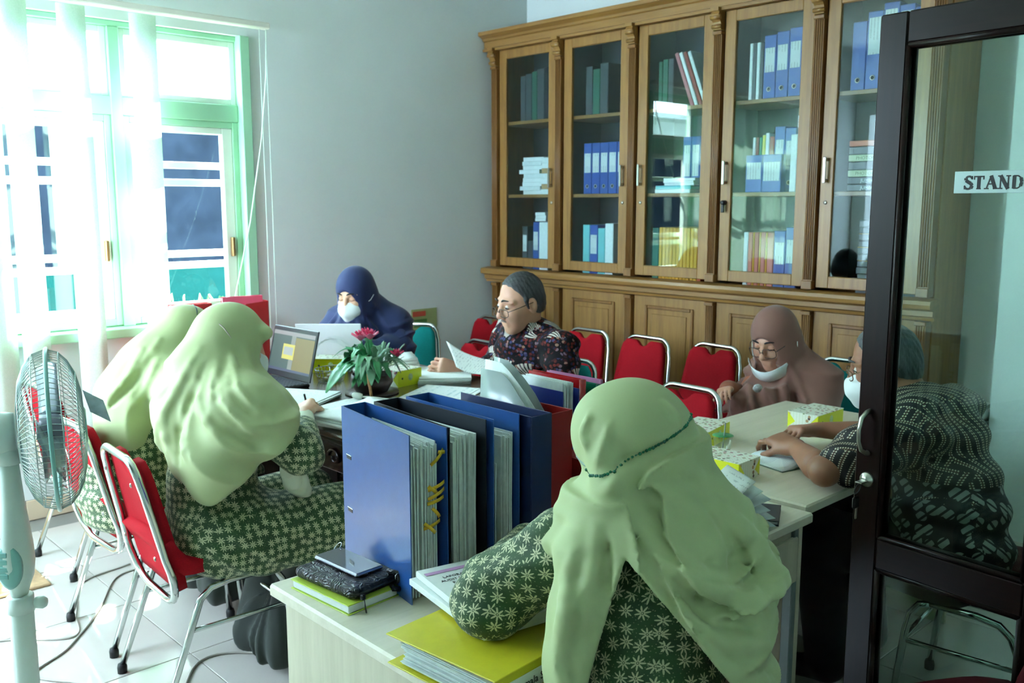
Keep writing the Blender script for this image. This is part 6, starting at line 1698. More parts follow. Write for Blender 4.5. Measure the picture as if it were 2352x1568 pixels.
def fan_folds(c, e1, e2, n, amp, r0, r1, ph=0.0, warp=1.0, fade=None):
    """crisp folds radiating from c; e1, e2 span the plane the folds fan out in"""
    c = np.asarray(c, float); e1, e2 = unit(e1), unit(e2)
    def fn(X, Y, Z):
        x = (X - c[0]) * e1[0] + (Y - c[1]) * e1[1] + (Z - c[2]) * e1[2]; y = (X - c[0]) * e2[0] + (Y - c[1]) * e2[1] + (Z - c[2]) * e2[2]
        r = np.sqrt(x * x + y * y); th = np.arctan2(x, y) + warp * 0.25 * np.sin(7 * r + 3 * x + ph)
        w = np.clip((r - r0) / (r1 - r0), 0, 1); w = w * w * (3 - 2 * w)
        w = w * np.clip(0.15 + y / 0.08, 0, 1)
        if fade is not None: w = w * np.clip(1 - (r - fade[0]) / (fade[1] - fade[0]), 0, 1)
        q = np.sin(n * th + ph) + 0.55 * np.sin(1.63 * n * th - 1.7 * ph + 1.0)
        return amp * w * (1.0 - 1.6 * np.abs(q * 0.62) ** 0.8)
    return fn
def scarf_head(S, H, face=True, k=0.03, fw=1.0):
    s = H.s
    S.ell(H(-0.014, 0, 0.026), V(0.112, 0.093, 0.112) * s, H.F, k)
    S.ell(H(0.020, 0, -0.055), V(0.086, 0.080, 0.086) * s, H.F, k)
    S.ell(H(-0.045, 0, -0.03), V(0.085, 0.082, 0.095) * s, H.F, k)
def face_hole(S, H, w=0.056, top=0.060, bot=-0.095, k=0.006):
    s = H.s; S.ell(H(0.135, 0, (top + bot) / 2), V(0.085, w, (top - bot) / 2) * s, H.F, k, 'sub')
def limb_body(J, r=1.0):
    """plain body under the clothes: trunk, arms to the wrists, legs and feet"""
    pts = np.array([p for p in J.values() if np.ndim(p) == 1]); S = SDF(pts.min(0) - 0.2, pts.max(0) + 0.2, 0.011)
    S.path([J['pelvis'], J['waist'], J['chest']], [0.125 * r, 0.105 * r, 0.115 * r], 0.04)
    S.cap(J['chest'], J['neck'], 0.10 * r, 0.055 * r, 0.04); S.cap(J['shl'], J['shr'], 0.055 * r, None, 0.05)
    for a in 'lr':
        S.path([J['sh' + a], J['el' + a], J['wr' + a]], [0.048 * r, 0.038 * r, 0.025 * r], 0.02)
        S.path([J['hip' + a], J['kn' + a], J['an' + a]], [0.078 * r, 0.052 * r, 0.034 * r], 0.03)
        S.cap(J['an' + a], J['toe' + a], 0.034, 0.026, 0.02)
    return S
def make_body(root, J, H, skin_m, hands=(), age=0, r=1.0, hres=0.0034):
    parts = [limb_body(J, r).mesh(), head_sdf(H, J['neck'], age, hres).mesh()]
    for hd in hands:
        w = np.asarray(hd['wrist'], float); S = SDF(w - 0.20, w + 0.20, hd.get('h', 0.0034))
        hand_sdf(S, w, hd['d'], hd['n'], hd['side'], hd.get('curl', (0.4, 0.5, 0.4)), hd.get('thumb', (0.6, 0.6, 0.4)), hd.get('sc', 1.0), hd.get('spread', 0.06), hd.get('forearm'))
        parts.append(S.mesh())
    return link('body', net_mesh('body', parts, relax=1), skin_m, root)
def legs(J, p, q, heading, kn_spread=0.10, knee=(0.42, 0.52), foot=(0.36, 0.05), seat=0.50):
    """seated legs: hips beside pelvis, knees forward, feet below"""
    f = unit((math.cos(heading), math.sin(heading), 0)); l = np.array([-f[1], f[0], 0])
    for a, s in (('l', 1), ('r', -1)):
        J['hip' + a] = np.array([p, q, seat]) + l * s * 0.085
        J['kn' + a] = np.array([p, q, 0]) + f * knee[0] + l * s * kn_spread + V(0, 0, knee[1])
        J['an' + a] = np.array([p, q, 0]) + f * foot[0] + l * s * kn_spread * 1.1 + V(0, 0, 0.07)
        J['toe' + a] = J['an' + a] + f * 0.15 - V(0, 0, 0.035)
    return f, l
def person(label, x, y): return thing('person', label, 'person', (x, y, 0))
def attach(root):
    """parts were built in world space: shift their meshes to the root's origin"""
    for ch in root.children:
        if ch.type == 'MESH': ch.data.transform(Matrix.Translation(-root.location))
        for g in ch.children:
            if g.type == 'MESH': g.data.transform(Matrix.Translation(-root.location))
def cl(name, S, m, root, uv=False, relax=2): return link(name, net_mesh(name, [S.mesh()], uv, relax), m, root)

AW = V(.687, .727, 0)          # into the room from the door
RW = V(.727, -.687, 0)
# ================================================================ woman writing (cream scarf, pearl pin)
def woman_writing():
    rt_ = person('woman in cream scarf and green star batik, writing at the carved desk', 1.27, 2.86)
    J = dict(pelvis=V(1.31, 2.84, .53), waist=V(1.31, 2.84, .68), chest=V(1.33, 2.83, .88), neck=V(1.37, 2.83, 1.02),
             shl=V(1.34, 3.00, .94), ell=V(1.50, 3.12, .80), wrl=V(1.74, 3.16, .82), shr=V(1.33, 2.66, .94), elr=V(1.49, 2.575, .80), wrr=V(1.70, 2.905, .842))
    f, l = legs(J, 1.28, 2.84, math.radians(-6), 0.12, (0.40, 0.53), (0.26, 0.05))
    H = Head((1.405, 2.845, 1.135), (0.93, -0.22, -0.30), sc=1.0)
    make_body(rt_, J, H, m_sk1, [dict(wrist=J['wrr'], d=(0.55, 0.80, 0.10), n=(0.35, -0.25, -0.9), side=-1, curl=((0.7, 1.1, 0.7), (0.9, 1.2, 0.8), (1.1, 1.3, 0.9), (1.2, 1.3, 0.9)), thumb=(0.7, 0.35, 0.6), sc=1.05, forearm=((1.60, 2.74, .815), 0.034))])
    # tunic with sleeves
    S = SDF((0.95, 2.35, 0.33), (1.85, 3.30, 1.10), 0.008)
    S.path([J['pelvis'], J['waist'], J['chest']], [0.150, 0.135, 0.135], 0.05); S.cap(J['shl'], J['shr'], 0.07, None, 0.06)
    S.path([J['shr'], J['elr'], (1.63, 2.79, .813)], [0.075, 0.072, 0.052], 0.03); S.path([J['shl'], J['ell'], J['wrl']], [0.075, 0.066, 0.045], 0.03)
    S.path([J['hipr'] + V(0, -.02, .02), J['knr'] + V(0.04, -0.03, 0.0)], [0.125, 0.105], 0.06); S.path([J['hipl'], J['knl'] + V(0.02, 0, 0)], [0.125, 0.105], 0.06)
    S.ell((1.45, 2.64, .50), (0.20, 0.10, 0.10), None, 0.08); S.ell((1.35, 2.76, .53), (0.19, 0.16, 0.10), None, 0.06)
    S.ell((1.60, 2.62, .50), (0.11, 0.12, 0.11), None, 0.06)
    S.disp(ripple((0.5, -0.2, 0.9), 0.10, 0.007, (1.42, 2.62, .55), 0.4, 0.3)); S.disp(ripple((0.9, 0.3, 0.2), 0.055, 0.005, (1.55, 2.66, .80), 1.0, 0.12))
    S.halfspace((1.3, 2.6, 0.395), (0.05, 0, -1), 0.02)
    cl('tunic', S, m_star, rt_, True)
    S = SDF((1.55, 2.62, 0.72), (1.80, 3.0, 0.92), 0.006); S.cap((1.61, 2.765, .813), (1.69, 2.885, .826), 0.048, 0.037, 0.01); cl('cuff', S, m_cuff, rt_)
    S = SDF((1.40, 2.50, 0.58), (1.60, 2.80, 0.80), 0.006); S.path([(1.46, 2.60, .745), (1.50, 2.63, .69), (1.535, 2.645, .645)], [0.03, 0.035, 0.03], 0.02); S.halfspace((1.50, 2.585, .7), (0.2, 0.9, 0.1), 0.005) if False else None
    S.disp(ripple((1, 1, 0), 0.03, 0.004)); cl('sleeve_lining', S, m_cuff, rt_)
    # long skirt
    S = SDF((1.15, 2.40, 0.0), (1.85, 3.15, 0.62), 0.009)
    S.path([J['knr'] + V(-0.14, 0, -0.07), J['knr'] + V(-0.02, 0, -.09), (1.50, 2.72, 0.10)], [0.09, 0.11, 0.115], 0.05); S.path([J['knl'] + V(-0.1, 0, -0.06), J['knl'] + V(-.02, 0, -.06), (1.50, 2.88, 0.10)], [0.1, 0.11, 0.11], 0.05)
    S.disp(wavy((1.50, 2.78), 11, 0.010, 0.5, 0.05)); S.halfspace((0, 0, 0.035), (0, 0, -1), 0.01); cl('skirt', S, m_skirt_dark, rt_)
    # scarf
    S = SDF((0.98, 2.38, 0.55), (1.72, 3.22, 1.30), 0.0068)
    scarf_head(S, H); S.path([(1.37, 2.84, 1.08), (1.30, 2.83, 1.00)], [0.095, 0.12], 0.05)
    S.path([H(-0.06, 0, 0.02), (1.28, 2.84, 1.05), (1.245, 2.83, .92), (1.24, 2.77, .80)], [0.07, 0.09, 0.105, 0.095], 0.05)
    S.path([(1.32, 2.83, 1.0), (1.34, 2.66, .94), (1.40, 2.58, .87)], [0.12, 0.115, 0.095], 0.06); S.path([(1.32, 2.84, 1.0), (1.35, 3.00, .93), (1.42, 3.07, .86)], [0.12, 0.10, 0.085], 0.06)
    S.path([(1.30, 2.70, .92), (1.26, 2.66, .80), (1.24, 2.67, .73)], [0.10, 0.10, 0.07], 0.05); S.ell((1.43, 2.80, .90), (0.10, 0.16, 0.13), None, 0.06)
    S.cap(H(0.05, -0.02, -0.10), (1.46, 2.68, .92), 0.05, 0.07, 0.05)
    S.disp(fan_folds(H(-0.02, -0.06, -0.02), (0.75, -0.66, 0), (0, 0, -1), 7, 0.016, 0.10, 0.26, 0.9, 1.6))
    S.path([H(0.02, -0.085, 0.00), (1.40, 2.70, .99), (1.45, 2.64, .92)], [0.012, 0.016, 0.014], 0.02); S.path([H(-0.07, -0.06, 0.01), (1.30, 2.71, 1.02), (1.36, 2.62, .95)], [0.012, 0.014, 0.01], 0.03)
    c0 = V(1.40, 2.84, 0); Wp = lambda r, u: c0 + RW * r + V(0, 0, u)
    S.ridges([[Wp(-.06, 1.14), Wp(-.10, 1.05), Wp(-.15, .95), Wp(-.14, .84), Wp(-.08, .76)], [Wp(0, 1.10), Wp(.02, 1.02), Wp(.09, .95), Wp(.17, .90)], [Wp(-.05, 1.06), Wp(-.02, .97), Wp(.06, .89), Wp(.13, .85)],
              [Wp(.03, 1.12), Wp(.07, 1.05), Wp(.13, 1.0)], [Wp(-.11, 1.02), Wp(-.17, .92), Wp(-.19, .82), Wp(-.16, .74)], [Wp(-.09, .98), Wp(-.07, .86), Wp(-.01, .78)]], AW, 0.012, 0.004, 0.016)
    S.ridges([[Wp(-.03, 1.10), Wp(-.06, 1.0), Wp(-.10, .90), Wp(-.10, .80)], [Wp(.01, 1.06), Wp(.04, .985), Wp(.11, .92)], [Wp(.05, 1.09), Wp(.09, 1.02), Wp(.15, .96)]], AW, 0.010, -0.003, 0.014, 'sub')
    S.halfspace((1.33, 2.62, .765), (0.62, -0.25, -0.74), 0.012, lambda X, Y, Z: 0.012 * np.sin(14 * X + 9 * Y)); S.halfspace((1.15, 2.65, .665), (-0.1, 0, -1), 0.012)
    face_hole(S, H, 0.060, 0.062, -0.105); S.cap(H(0.085, -0.055, 0.065), H(0.085, 0.055, 0.065), 0.022, None, 0.03)
    cl('headscarf', S, m_scarf, rt_)
    S = mask_mesh(H); cl('face_mask', S, m_mask, rt_)
    MB().tube([tuple(p) for p in catmull([H(-0.115, -0.02, 0.06), H(-0.07, -0.085, 0.055), H(-0.01, -0.101, 0.0)], 12)], 0.0022, 6).build('mask_strap', plain('strap_beige', rgb(176, 166, 150), 0.5), rt_)
    MB().tube([tuple(p) for p in catmull([H(0.0, -0.103, -0.01), H(0.05, -0.090, -0.045), H(0.088, -0.072, -0.07)], 10)], 0.0016, 6).build('mask_strap', m_mask, rt_)
    u = MB(); u.lathe([(0, 0.008), (0.008, 0.006), (0.011, 0.0)], 8, frame(tuple(H(-0.008, -0.101, -0.004)), tuple(H.f), tuple(H.u)) @ R(PI, 'X')); u.build('flower_pin', plain('pearl', rgb(214, 200, 196), 0.2), rt_)
    attach(rt_)
    w = J['wrr']
    o = MB().tube([(-0.03, -0.03, 0.055), (0.005, 0.012, 0.0)], [0.004, 0.0035], 8).build('pen', m_black, None, (1.785, 3.02, .835)); tag(o, 'short black pen in the writing woman\'s hand', 'pen')
woman_writing()

# ================================================================ second woman by the window
def woman_window():
    rt_ = person('woman in cream scarf with a dark cord round it, seated nearest the window', 1.30, 3.42)
    J = dict(pelvis=V(1.24, 3.42, .52), waist=V(1.26, 3.42, .66), chest=V(1.36, 3.42, .83), neck=V(1.45, 3.42, .97),
             shl=V(1.39, 3.59, .90), ell=V(1.52, 3.68, .80), wrl=V(1.76, 3.72, .81), shr=V(1.39, 3.25, .90), elr=V(1.50, 3.20, .80), wrr=V(1.72, 3.40, .83))
    legs(J, 1.22, 3.42, 0.0, 0.10, (0.42, 0.52), (0.33, 0.05))
    H = Head((1.515, 3.43, 1.068), (0.93, 0.05, -0.36), sc=1.0)
    make_body(rt_, J, H, m_sk1, [dict(wrist=J['wrr'], d=(0.9, 0.3, -0.1), n=(0.1, 0, -1), side=-1, h=0.0045)])
    S = SDF((0.95, 3.02, 0.40), (1.85, 3.88, 1.05), 0.009)
    S.path([J['pelvis'], J['waist'], J['chest']], [0.170, 0.150, 0.145], 0.05); S.cap(J['shl'], J['shr'], 0.07, None, 0.06)
    for a in 'lr': S.path([J['sh' + a], J['el' + a], J['wr' + a]], [0.075, 0.065, 0.045], 0.03); S.path([J['hip' + a], J['kn' + a]], [0.12, 0.10], 0.05)
    S.disp(ripple((0.3, 0.3, 0.9), 0.09, 0.006)); S.halfspace((1.3, 2.6, 0.42), (0.05, 0, -1), 0.02); cl('tunic', S, m_star, rt_, True)
    S = SDF((1.2, 3.1, 0.0), (1.85, 3.75, 0.60), 0.011)
    for a in 'lr': S.path([J['kn' + a] + V(-.1, 0, -.05), J['kn' + a] + V(0, 0, -.04), J['an' + a] + V(0, 0, 0.05)], [0.09, 0.1, 0.10], 0.05)
    S.disp(wavy((1.55, 3.42), 9, 0.008, 0.5, 0.05)); S.halfspace((0, 0, 0.035), (0, 0, -1), 0.01); cl('skirt', S, m_skirt_dark, rt_)
    S = SDF((1.02, 3.02, 0.55), (1.80, 3.84, 1.24), 0.0075)
    scarf_head(S, H); S.path([(1.46, 3.42, 1.02), (1.38, 3.42, .93)], [0.095, 0.12], 0.05)
    S.path([H(-0.06, 0, 0.03), (1.36, 3.42, 1.00), (1.28, 3.41, .88), (1.24, 3.37, .79)], [0.075, 0.10, 0.12, 0.11], 0.06)
    for s_ in (-1, 1): S.path([(1.40, 3.42, .95), (1.41, 3.42 + s_ * 0.16, .90), (1.50, 3.42 + s_ * .2, .84)], [0.11, 0.11, 0.085], 0.06)
    S.ell((1.50, 3.42, .88), (0.10, 0.15, 0.12), None, 0.06)
    S.disp(fan_folds(H(-0.02, -0.06, 0.0), (0.75, -0.66, 0), (0, 0, -1), 6, 0.016, 0.10, 0.26, 2.2, 1.6))
    c0 = V(1.50, 3.43, 0); Wp = lambda r, u: c0 + RW * r + V(0, 0, u)
    S.ridges([[Wp(-.04, 1.10), Wp(-.08, 1.0), Wp(-.15, .93), Wp(-.20, .85)], [Wp(-.09, 1.07), Wp(-.13, .96), Wp(-.20, .90)], [Wp(-.03, 1.03), Wp(-.05, .95), Wp(-.11, .86), Wp(-.16, .80)]], AW, 0.012, 0.004, 0.016)
    S.ridges([[Wp(-.05, 1.05), Wp(-.10, .96), Wp(-.17, .88)]], AW, 0.010, -0.003, 0.014, 'sub')
    S.halfspace((1.35, 3.25, .765), (0.45, -0.15, -0.85), 0.012)
    face_hole(S, H, 0.060, 0.062, -0.105); S.cap(H(0.085, -0.055, 0.065), H(0.085, 0.055, 0.065), 0.022, None, 0.03)
    cl('headscarf', S, m_scarf, rt_); S = mask_mesh(H); cl('face_mask', S, m_mask, rt_)
    MB().tube([tuple(p) for p in catmull([H(-0.03, 0, 0.140), H(-0.035, -0.055, 0.12), H(-0.04, -0.088, 0.06), H(-0.035, -0.101, 0.0), H(-0.03, -0.095, -0.05)], 16)], 0.003, 6).build('scarf_cord', plain('dark_cord', rgb(40, 64, 60), 0.4), rt_)
    attach(rt_)
woman_window()

# ================================================================ woman in navy
def woman_navy():
    fx = unit((-0.86, -0.50, 0)); lx = V(-fx[1], fx[0], 0); rx = -lx
    B = V(3.14, 4.44, 0)
    rt_ = person('woman in a navy headscarf and white mask behind the white laptop', B[0], B[1])
    J = dict(pelvis=B + V(0, 0, .52), waist=B + fx * .03 + V(0, 0, .68), chest=B + fx * .15 + V(0, 0, .86), neck=B + fx * .25 + V(0, 0, .99))
    for a, s in (('l', 1), ('r', -1)):
        J['sh' + a] = B + fx * .18 + lx * s * .17 + V(0, 0, .91); J['el' + a] = B + fx * .30 + lx * s * .22 + V(0, 0, .80); J['wr' + a] = B + fx * .50 + lx * s * .08 + V(0, 0, .82)
    legs(J, B[0], B[1], math.atan2(fx[1], fx[0]), 0.09)
    H = Head(B + fx * .34 + V(0, 0, 1.105), fx * 0.93 + rx * 0.10 + V(0, 0, -0.32), sc=1.10)
    make_body(rt_, J, H, m_sk1, [dict(wrist=J['wr' + a], d=fx * 0.8 - lx * s * 0.3 + V(0, 0, -0.05), n=(0, 0, -1), side=-s, h=0.0045) for a, s in (('l', 1), ('r', -1))])
    face_parts(rt_, H, 'down')
    S = SDF(B + V(-.75, -.65, .40) + fx * .1, B + V(.5, .55, 1.06), 0.010)
    S.path([J['pelvis'], J['waist'], J['chest']], [0.17, 0.15, 0.145], 0.05); S.cap(J['shl'], J['shr'], 0.08, None, 0.06)
    for a in 'lr': S.path([J['sh' + a], J['el' + a], J['wr' + a]], [0.085, 0.075, 0.05], 0.03); S.path([J['hip' + a], J['kn' + a]], [0.11, 0.09], 0.04)
    S.disp(ripple((0.6, -0.3, 0.6), 0.08, 0.007)); cl('dress', S, m_navyc, rt_)
    S = SDF(B + V(-.75, -.65, .02), B + V(.25, .3, .6), 0.012)
    for a in 'lr': S.path([J['kn' + a] + V(0, 0, -.03), J['an' + a] + V(0, 0, 0.06)], [0.10, 0.10], 0.05)
    S.halfspace((0, 0, 0.03), (0, 0, -1), 0.01); cl('skirt', S, m_navyc, rt_)
    S = SDF(B + V(-.75, -.65, .60), B + V(.45, .5, 1.32), 0.0068)
    scarf_head(S, H); S.path([B + fx * .29 + V(0, 0, 1.04), B + fx * .2 + V(0, 0, .95)], [0.10, 0.14], 0.06)
    for s in (-1, 1): S.path([B + fx * .2 + V(0, 0, .96), B + fx * .19 + lx * s * .15 + V(0, 0, .91), B + fx * .26 + lx * s * .22 + V(0, 0, .80)], [0.12, 0.105, 0.09], 0.06)
    S.path([H(0.03, 0, -0.13), B + fx * .34 + V(0, 0, .90), B + fx * .33 + V(0, 0, .78)], [0.06, 0.10, 0.12], 0.06)
    S.disp(fan_folds(H(0.0, 0, -0.10), lx, (0, 0, -1), 8, 0.014, 0.08, 0.26, 0.2, 1.5)); S.halfspace((0, 0, .70), (0, 0, -1), 0.02)
    for (a, b2, c) in ((-.05, .92, .86), (.05, .90, .80), (-.11, .88, .78)):
        S.path([H(0.03, a, -0.11), B + fx * .40 + lx * (a * 1.6) + V(0, 0, b2), B + fx * .42 + lx * (a * 2.0) + V(0, 0, c)], [0.014, 0.02, 0.016], 0.03)
    c0 = B + fx * .34; Wp = lambda r, u: c0 + RW * r + V(0, 0, u)
    S.ridges([[Wp(.04, 1.06), Wp(.06, .98), Wp(.13, .88), Wp(.16, .80)], [Wp(-.02, .98), Wp(-.03, .90), Wp(-.02, .80)], [Wp(.02, .98), Wp(.05, .90), Wp(.07, .80)], [Wp(-.06, 1.0), Wp(-.09, .90), Wp(-.12, .82)], [Wp(.09, 1.06), Wp(.14, .98), Wp(.20, .90)]], AW, 0.012, 0.003, 0.014)
    S.ridges([[Wp(.0, .98), Wp(.01, .90), Wp(.03, .80)], [Wp(.06, 1.02), Wp(.09, .92), Wp(.11, .82)]], AW, 0.010, -0.003, 0.014, 'sub')
    face_hole(S, H, 0.058, 0.064, -0.10); cl('headscarf', S, m_navyc, rt_)
    S = mask_mesh(H); cl('face_mask', S, m_mask, rt_)
    for s in (-1, 1): MB().tube([tuple(H(0.045, s * 0.070, -0.035)), tuple(H(0.02, s * 0.096, -0.02)), tuple(H(-0.01, s * 0.100, -0.005))], 0.0018, 5).build('ear_loop', m_mask, rt_)
    attach(rt_)
woman_navy()

# ================================================================ man in dark batik
def man_reading():
    B = V(3.06, 3.05, 0); fx = unit((-0.93, 0.30, 0)); lx = V(-fx[1], fx[0], 0)      # lx: his left (towards the door)
    rt_ = person('man with glasses in dark batik shirt, reading a sheet of paper', B[0], B[1])
    J = dict(pelvis=B + V(0.02, 0, .53), waist=B + V(-.01, 0, .70), chest=B + V(-.06, 0, .92), neck=B + V(-.10, -.02, 1.03))
    J['shl'] = B + lx * .25 + V(-.03, 0, .955); J['shr'] = B - lx * .205 + V(-.06, 0, .965)
    J['ell'] = B + lx * .335 + V(-.05, 0, .76); J['wrl'] = B + lx * .24 + fx * .16 + V(0, 0, .70)
    J['elr'] = B - lx * .26 + fx * .10 + V(0, 0, .80); J['wrr'] = V(2.80, 3.28, .825)
    legs(J, B[0] - .02, B[1], math.atan2(fx[1], fx[0]), 0.12, (0.42, 0.53), (0.38, 0.05))
    H = Head(B + V(-.165, -.045, 1.150), (-0.92, 0.20, -0.22), up=(0.04, -0.05, 1), sc=1.09)
    make_body(rt_, J, H, m_sk2, [dict(wrist=J['wrr'] + V(-.02, .02, -.012), d=(-0.72, 0.40, 0.22), n=(0.45, 0.62, -0.2), side=1, curl=((0.5, 0.9, 0.6), (0.6, 0.9, 0.6), (0.7, 0.9, 0.6), (0.8, 0.9, 0.6)), thumb=(0.8, 0.3, 0.5), sc=1.12, spread=0.02, forearm=(J['elr'] * 0.4 + J['wrr'] * 0.6, 0.035)),
                                 dict(wrist=J['wrl'], d=(-0.9, 0.3, 0.0), n=(0.3, 0.8, -0.2), side=-1, h=0.0045, forearm=(J['ell'] * 0.4 + J['wrl'] * 0.6, 0.036))], 1, 1.08, 0.0034)
    face_parts(rt_, H, 'open', (52, 48, 46)); glasses(rt_, H, plain('glasses_dark', rgb(36, 34, 34), 0.3, 0.4), 0.014)
    MB().tube([tuple(p) for p in catmull([H(0.096, -0.020, -0.054), H(0.100, 0, -0.050), H(0.096, 0.020, -0.054)], 7)], [0.002, 0.004, 0.005, 0.005, 0.005, 0.004, 0.002], 6).build('moustache', plain('grey_stubble', rgb(120, 104, 96), 0.8), rt_)
    S = SDF(H.c - 0.17, H.c + 0.17, 0.0042); s = H.s
    S.ell(H(-0.014, 0, 0.031), V(0.101, 0.0795, 0.099) * s, H.F); S.ell(H(-0.056, 0, -0.015), V(0.050, 0.069, 0.066) * s, H.F, 0.03)
    S.halfspace(H(0.040, 0, 0.062), H.f * 0.80 - H.u * 0.50, 0.012); S.halfspace(H(0.0, 0, -0.055), -H.u, 0.01); S.halfspace(H(0.070, 0, 0), H.f, 0.01)
    for q in (-1, 1): S.cap(H(0.018, q * 0.078, 0.025), H(0.012, q * 0.079, -0.01), 0.009, 0.006, 0.01)
    S.disp(lambda X, Y, Z: 0.0016 * np.sin(260 * X + 120 * Z) * np.sin(240 * Y - 90 * Z)); cl('hair', S, m_hair, rt_, relax=1)
    S = SDF(B + V(-.55, -.45, .42), B + V(.35, .50, 1.12), 0.0075)
    S.path([J['pelvis'], J['waist'], J['chest']], [0.175, 0.165, 0.165], 0.05); S.cap(J['shl'], J['shr'], 0.082, None, 0.06); S.cap(J['chest'] + V(-.03, 0, .04), J['neck'] + V(0, 0, -.02), 0.11, 0.07, 0.04)
    S.path([J['shl'], J['ell'], J['ell'] * .6 + J['wrl'] * .4], [0.082, 0.074, 0.058], 0.04); S.path([J['shr'], J['elr'], J['elr'] * .7 + J['wrr'] * .3], [0.082, 0.072, 0.055], 0.04)
    S.disp(ripple((0.3, 0.3, 0.9), 0.10, 0.007)); S.disp(ripple((-0.5, 0.6, 0.6), 0.06, 0.004, J['ell'], 0, 0.15))
    for q in (-1, 1): S.path([J['neck'] + V(.035, 0, .035) + lx * q * .02, J['neck'] + lx * q * 0.065 + V(-.03, 0, .02), J['neck'] + fx * 0.085 + lx * q * 0.025 + V(0, 0, -.045)], [0.016, 0.018, 0.014], 0.012)
    cl('batik_shirt', S, m_wing, rt_, True)
    S = SDF(B + V(-.75, -.45, .0), B + V(.3, .6, .64), 0.011)
    for a in 'lr': S.path([J['hip' + a], J['kn' + a], J['an' + a] + V(0, 0, .03)], [0.105, 0.08, 0.065], 0.04); S.cap(J['an' + a], J['toe' + a], 0.045, 0.036, 0.02)
    cl('trousers', S, m_trous, rt_)
    attach(rt_)
    # the sheet in his hand
    G = patch([[(2.725, 3.335, .955), (2.78, 3.25, .90), (2.86, 3.14, .865), (2.92, 3.03, .86)], [(2.72, 3.29, .90), (2.76, 3.21, .855), (2.82, 3.10, .845), (2.88, 3.00, .855)], [(2.715, 3.25, .842), (2.735, 3.18, .82), (2.78, 3.07, .823), (2.83, 2.97, .845)]], 14, 18)
    pp = MB(); pp.sheet(G, 0.0008); tag(pp.build('sheet_of_paper', m_print), 'curved white sheet of paper held up by the man in dark batik', 'paper')
man_reading()

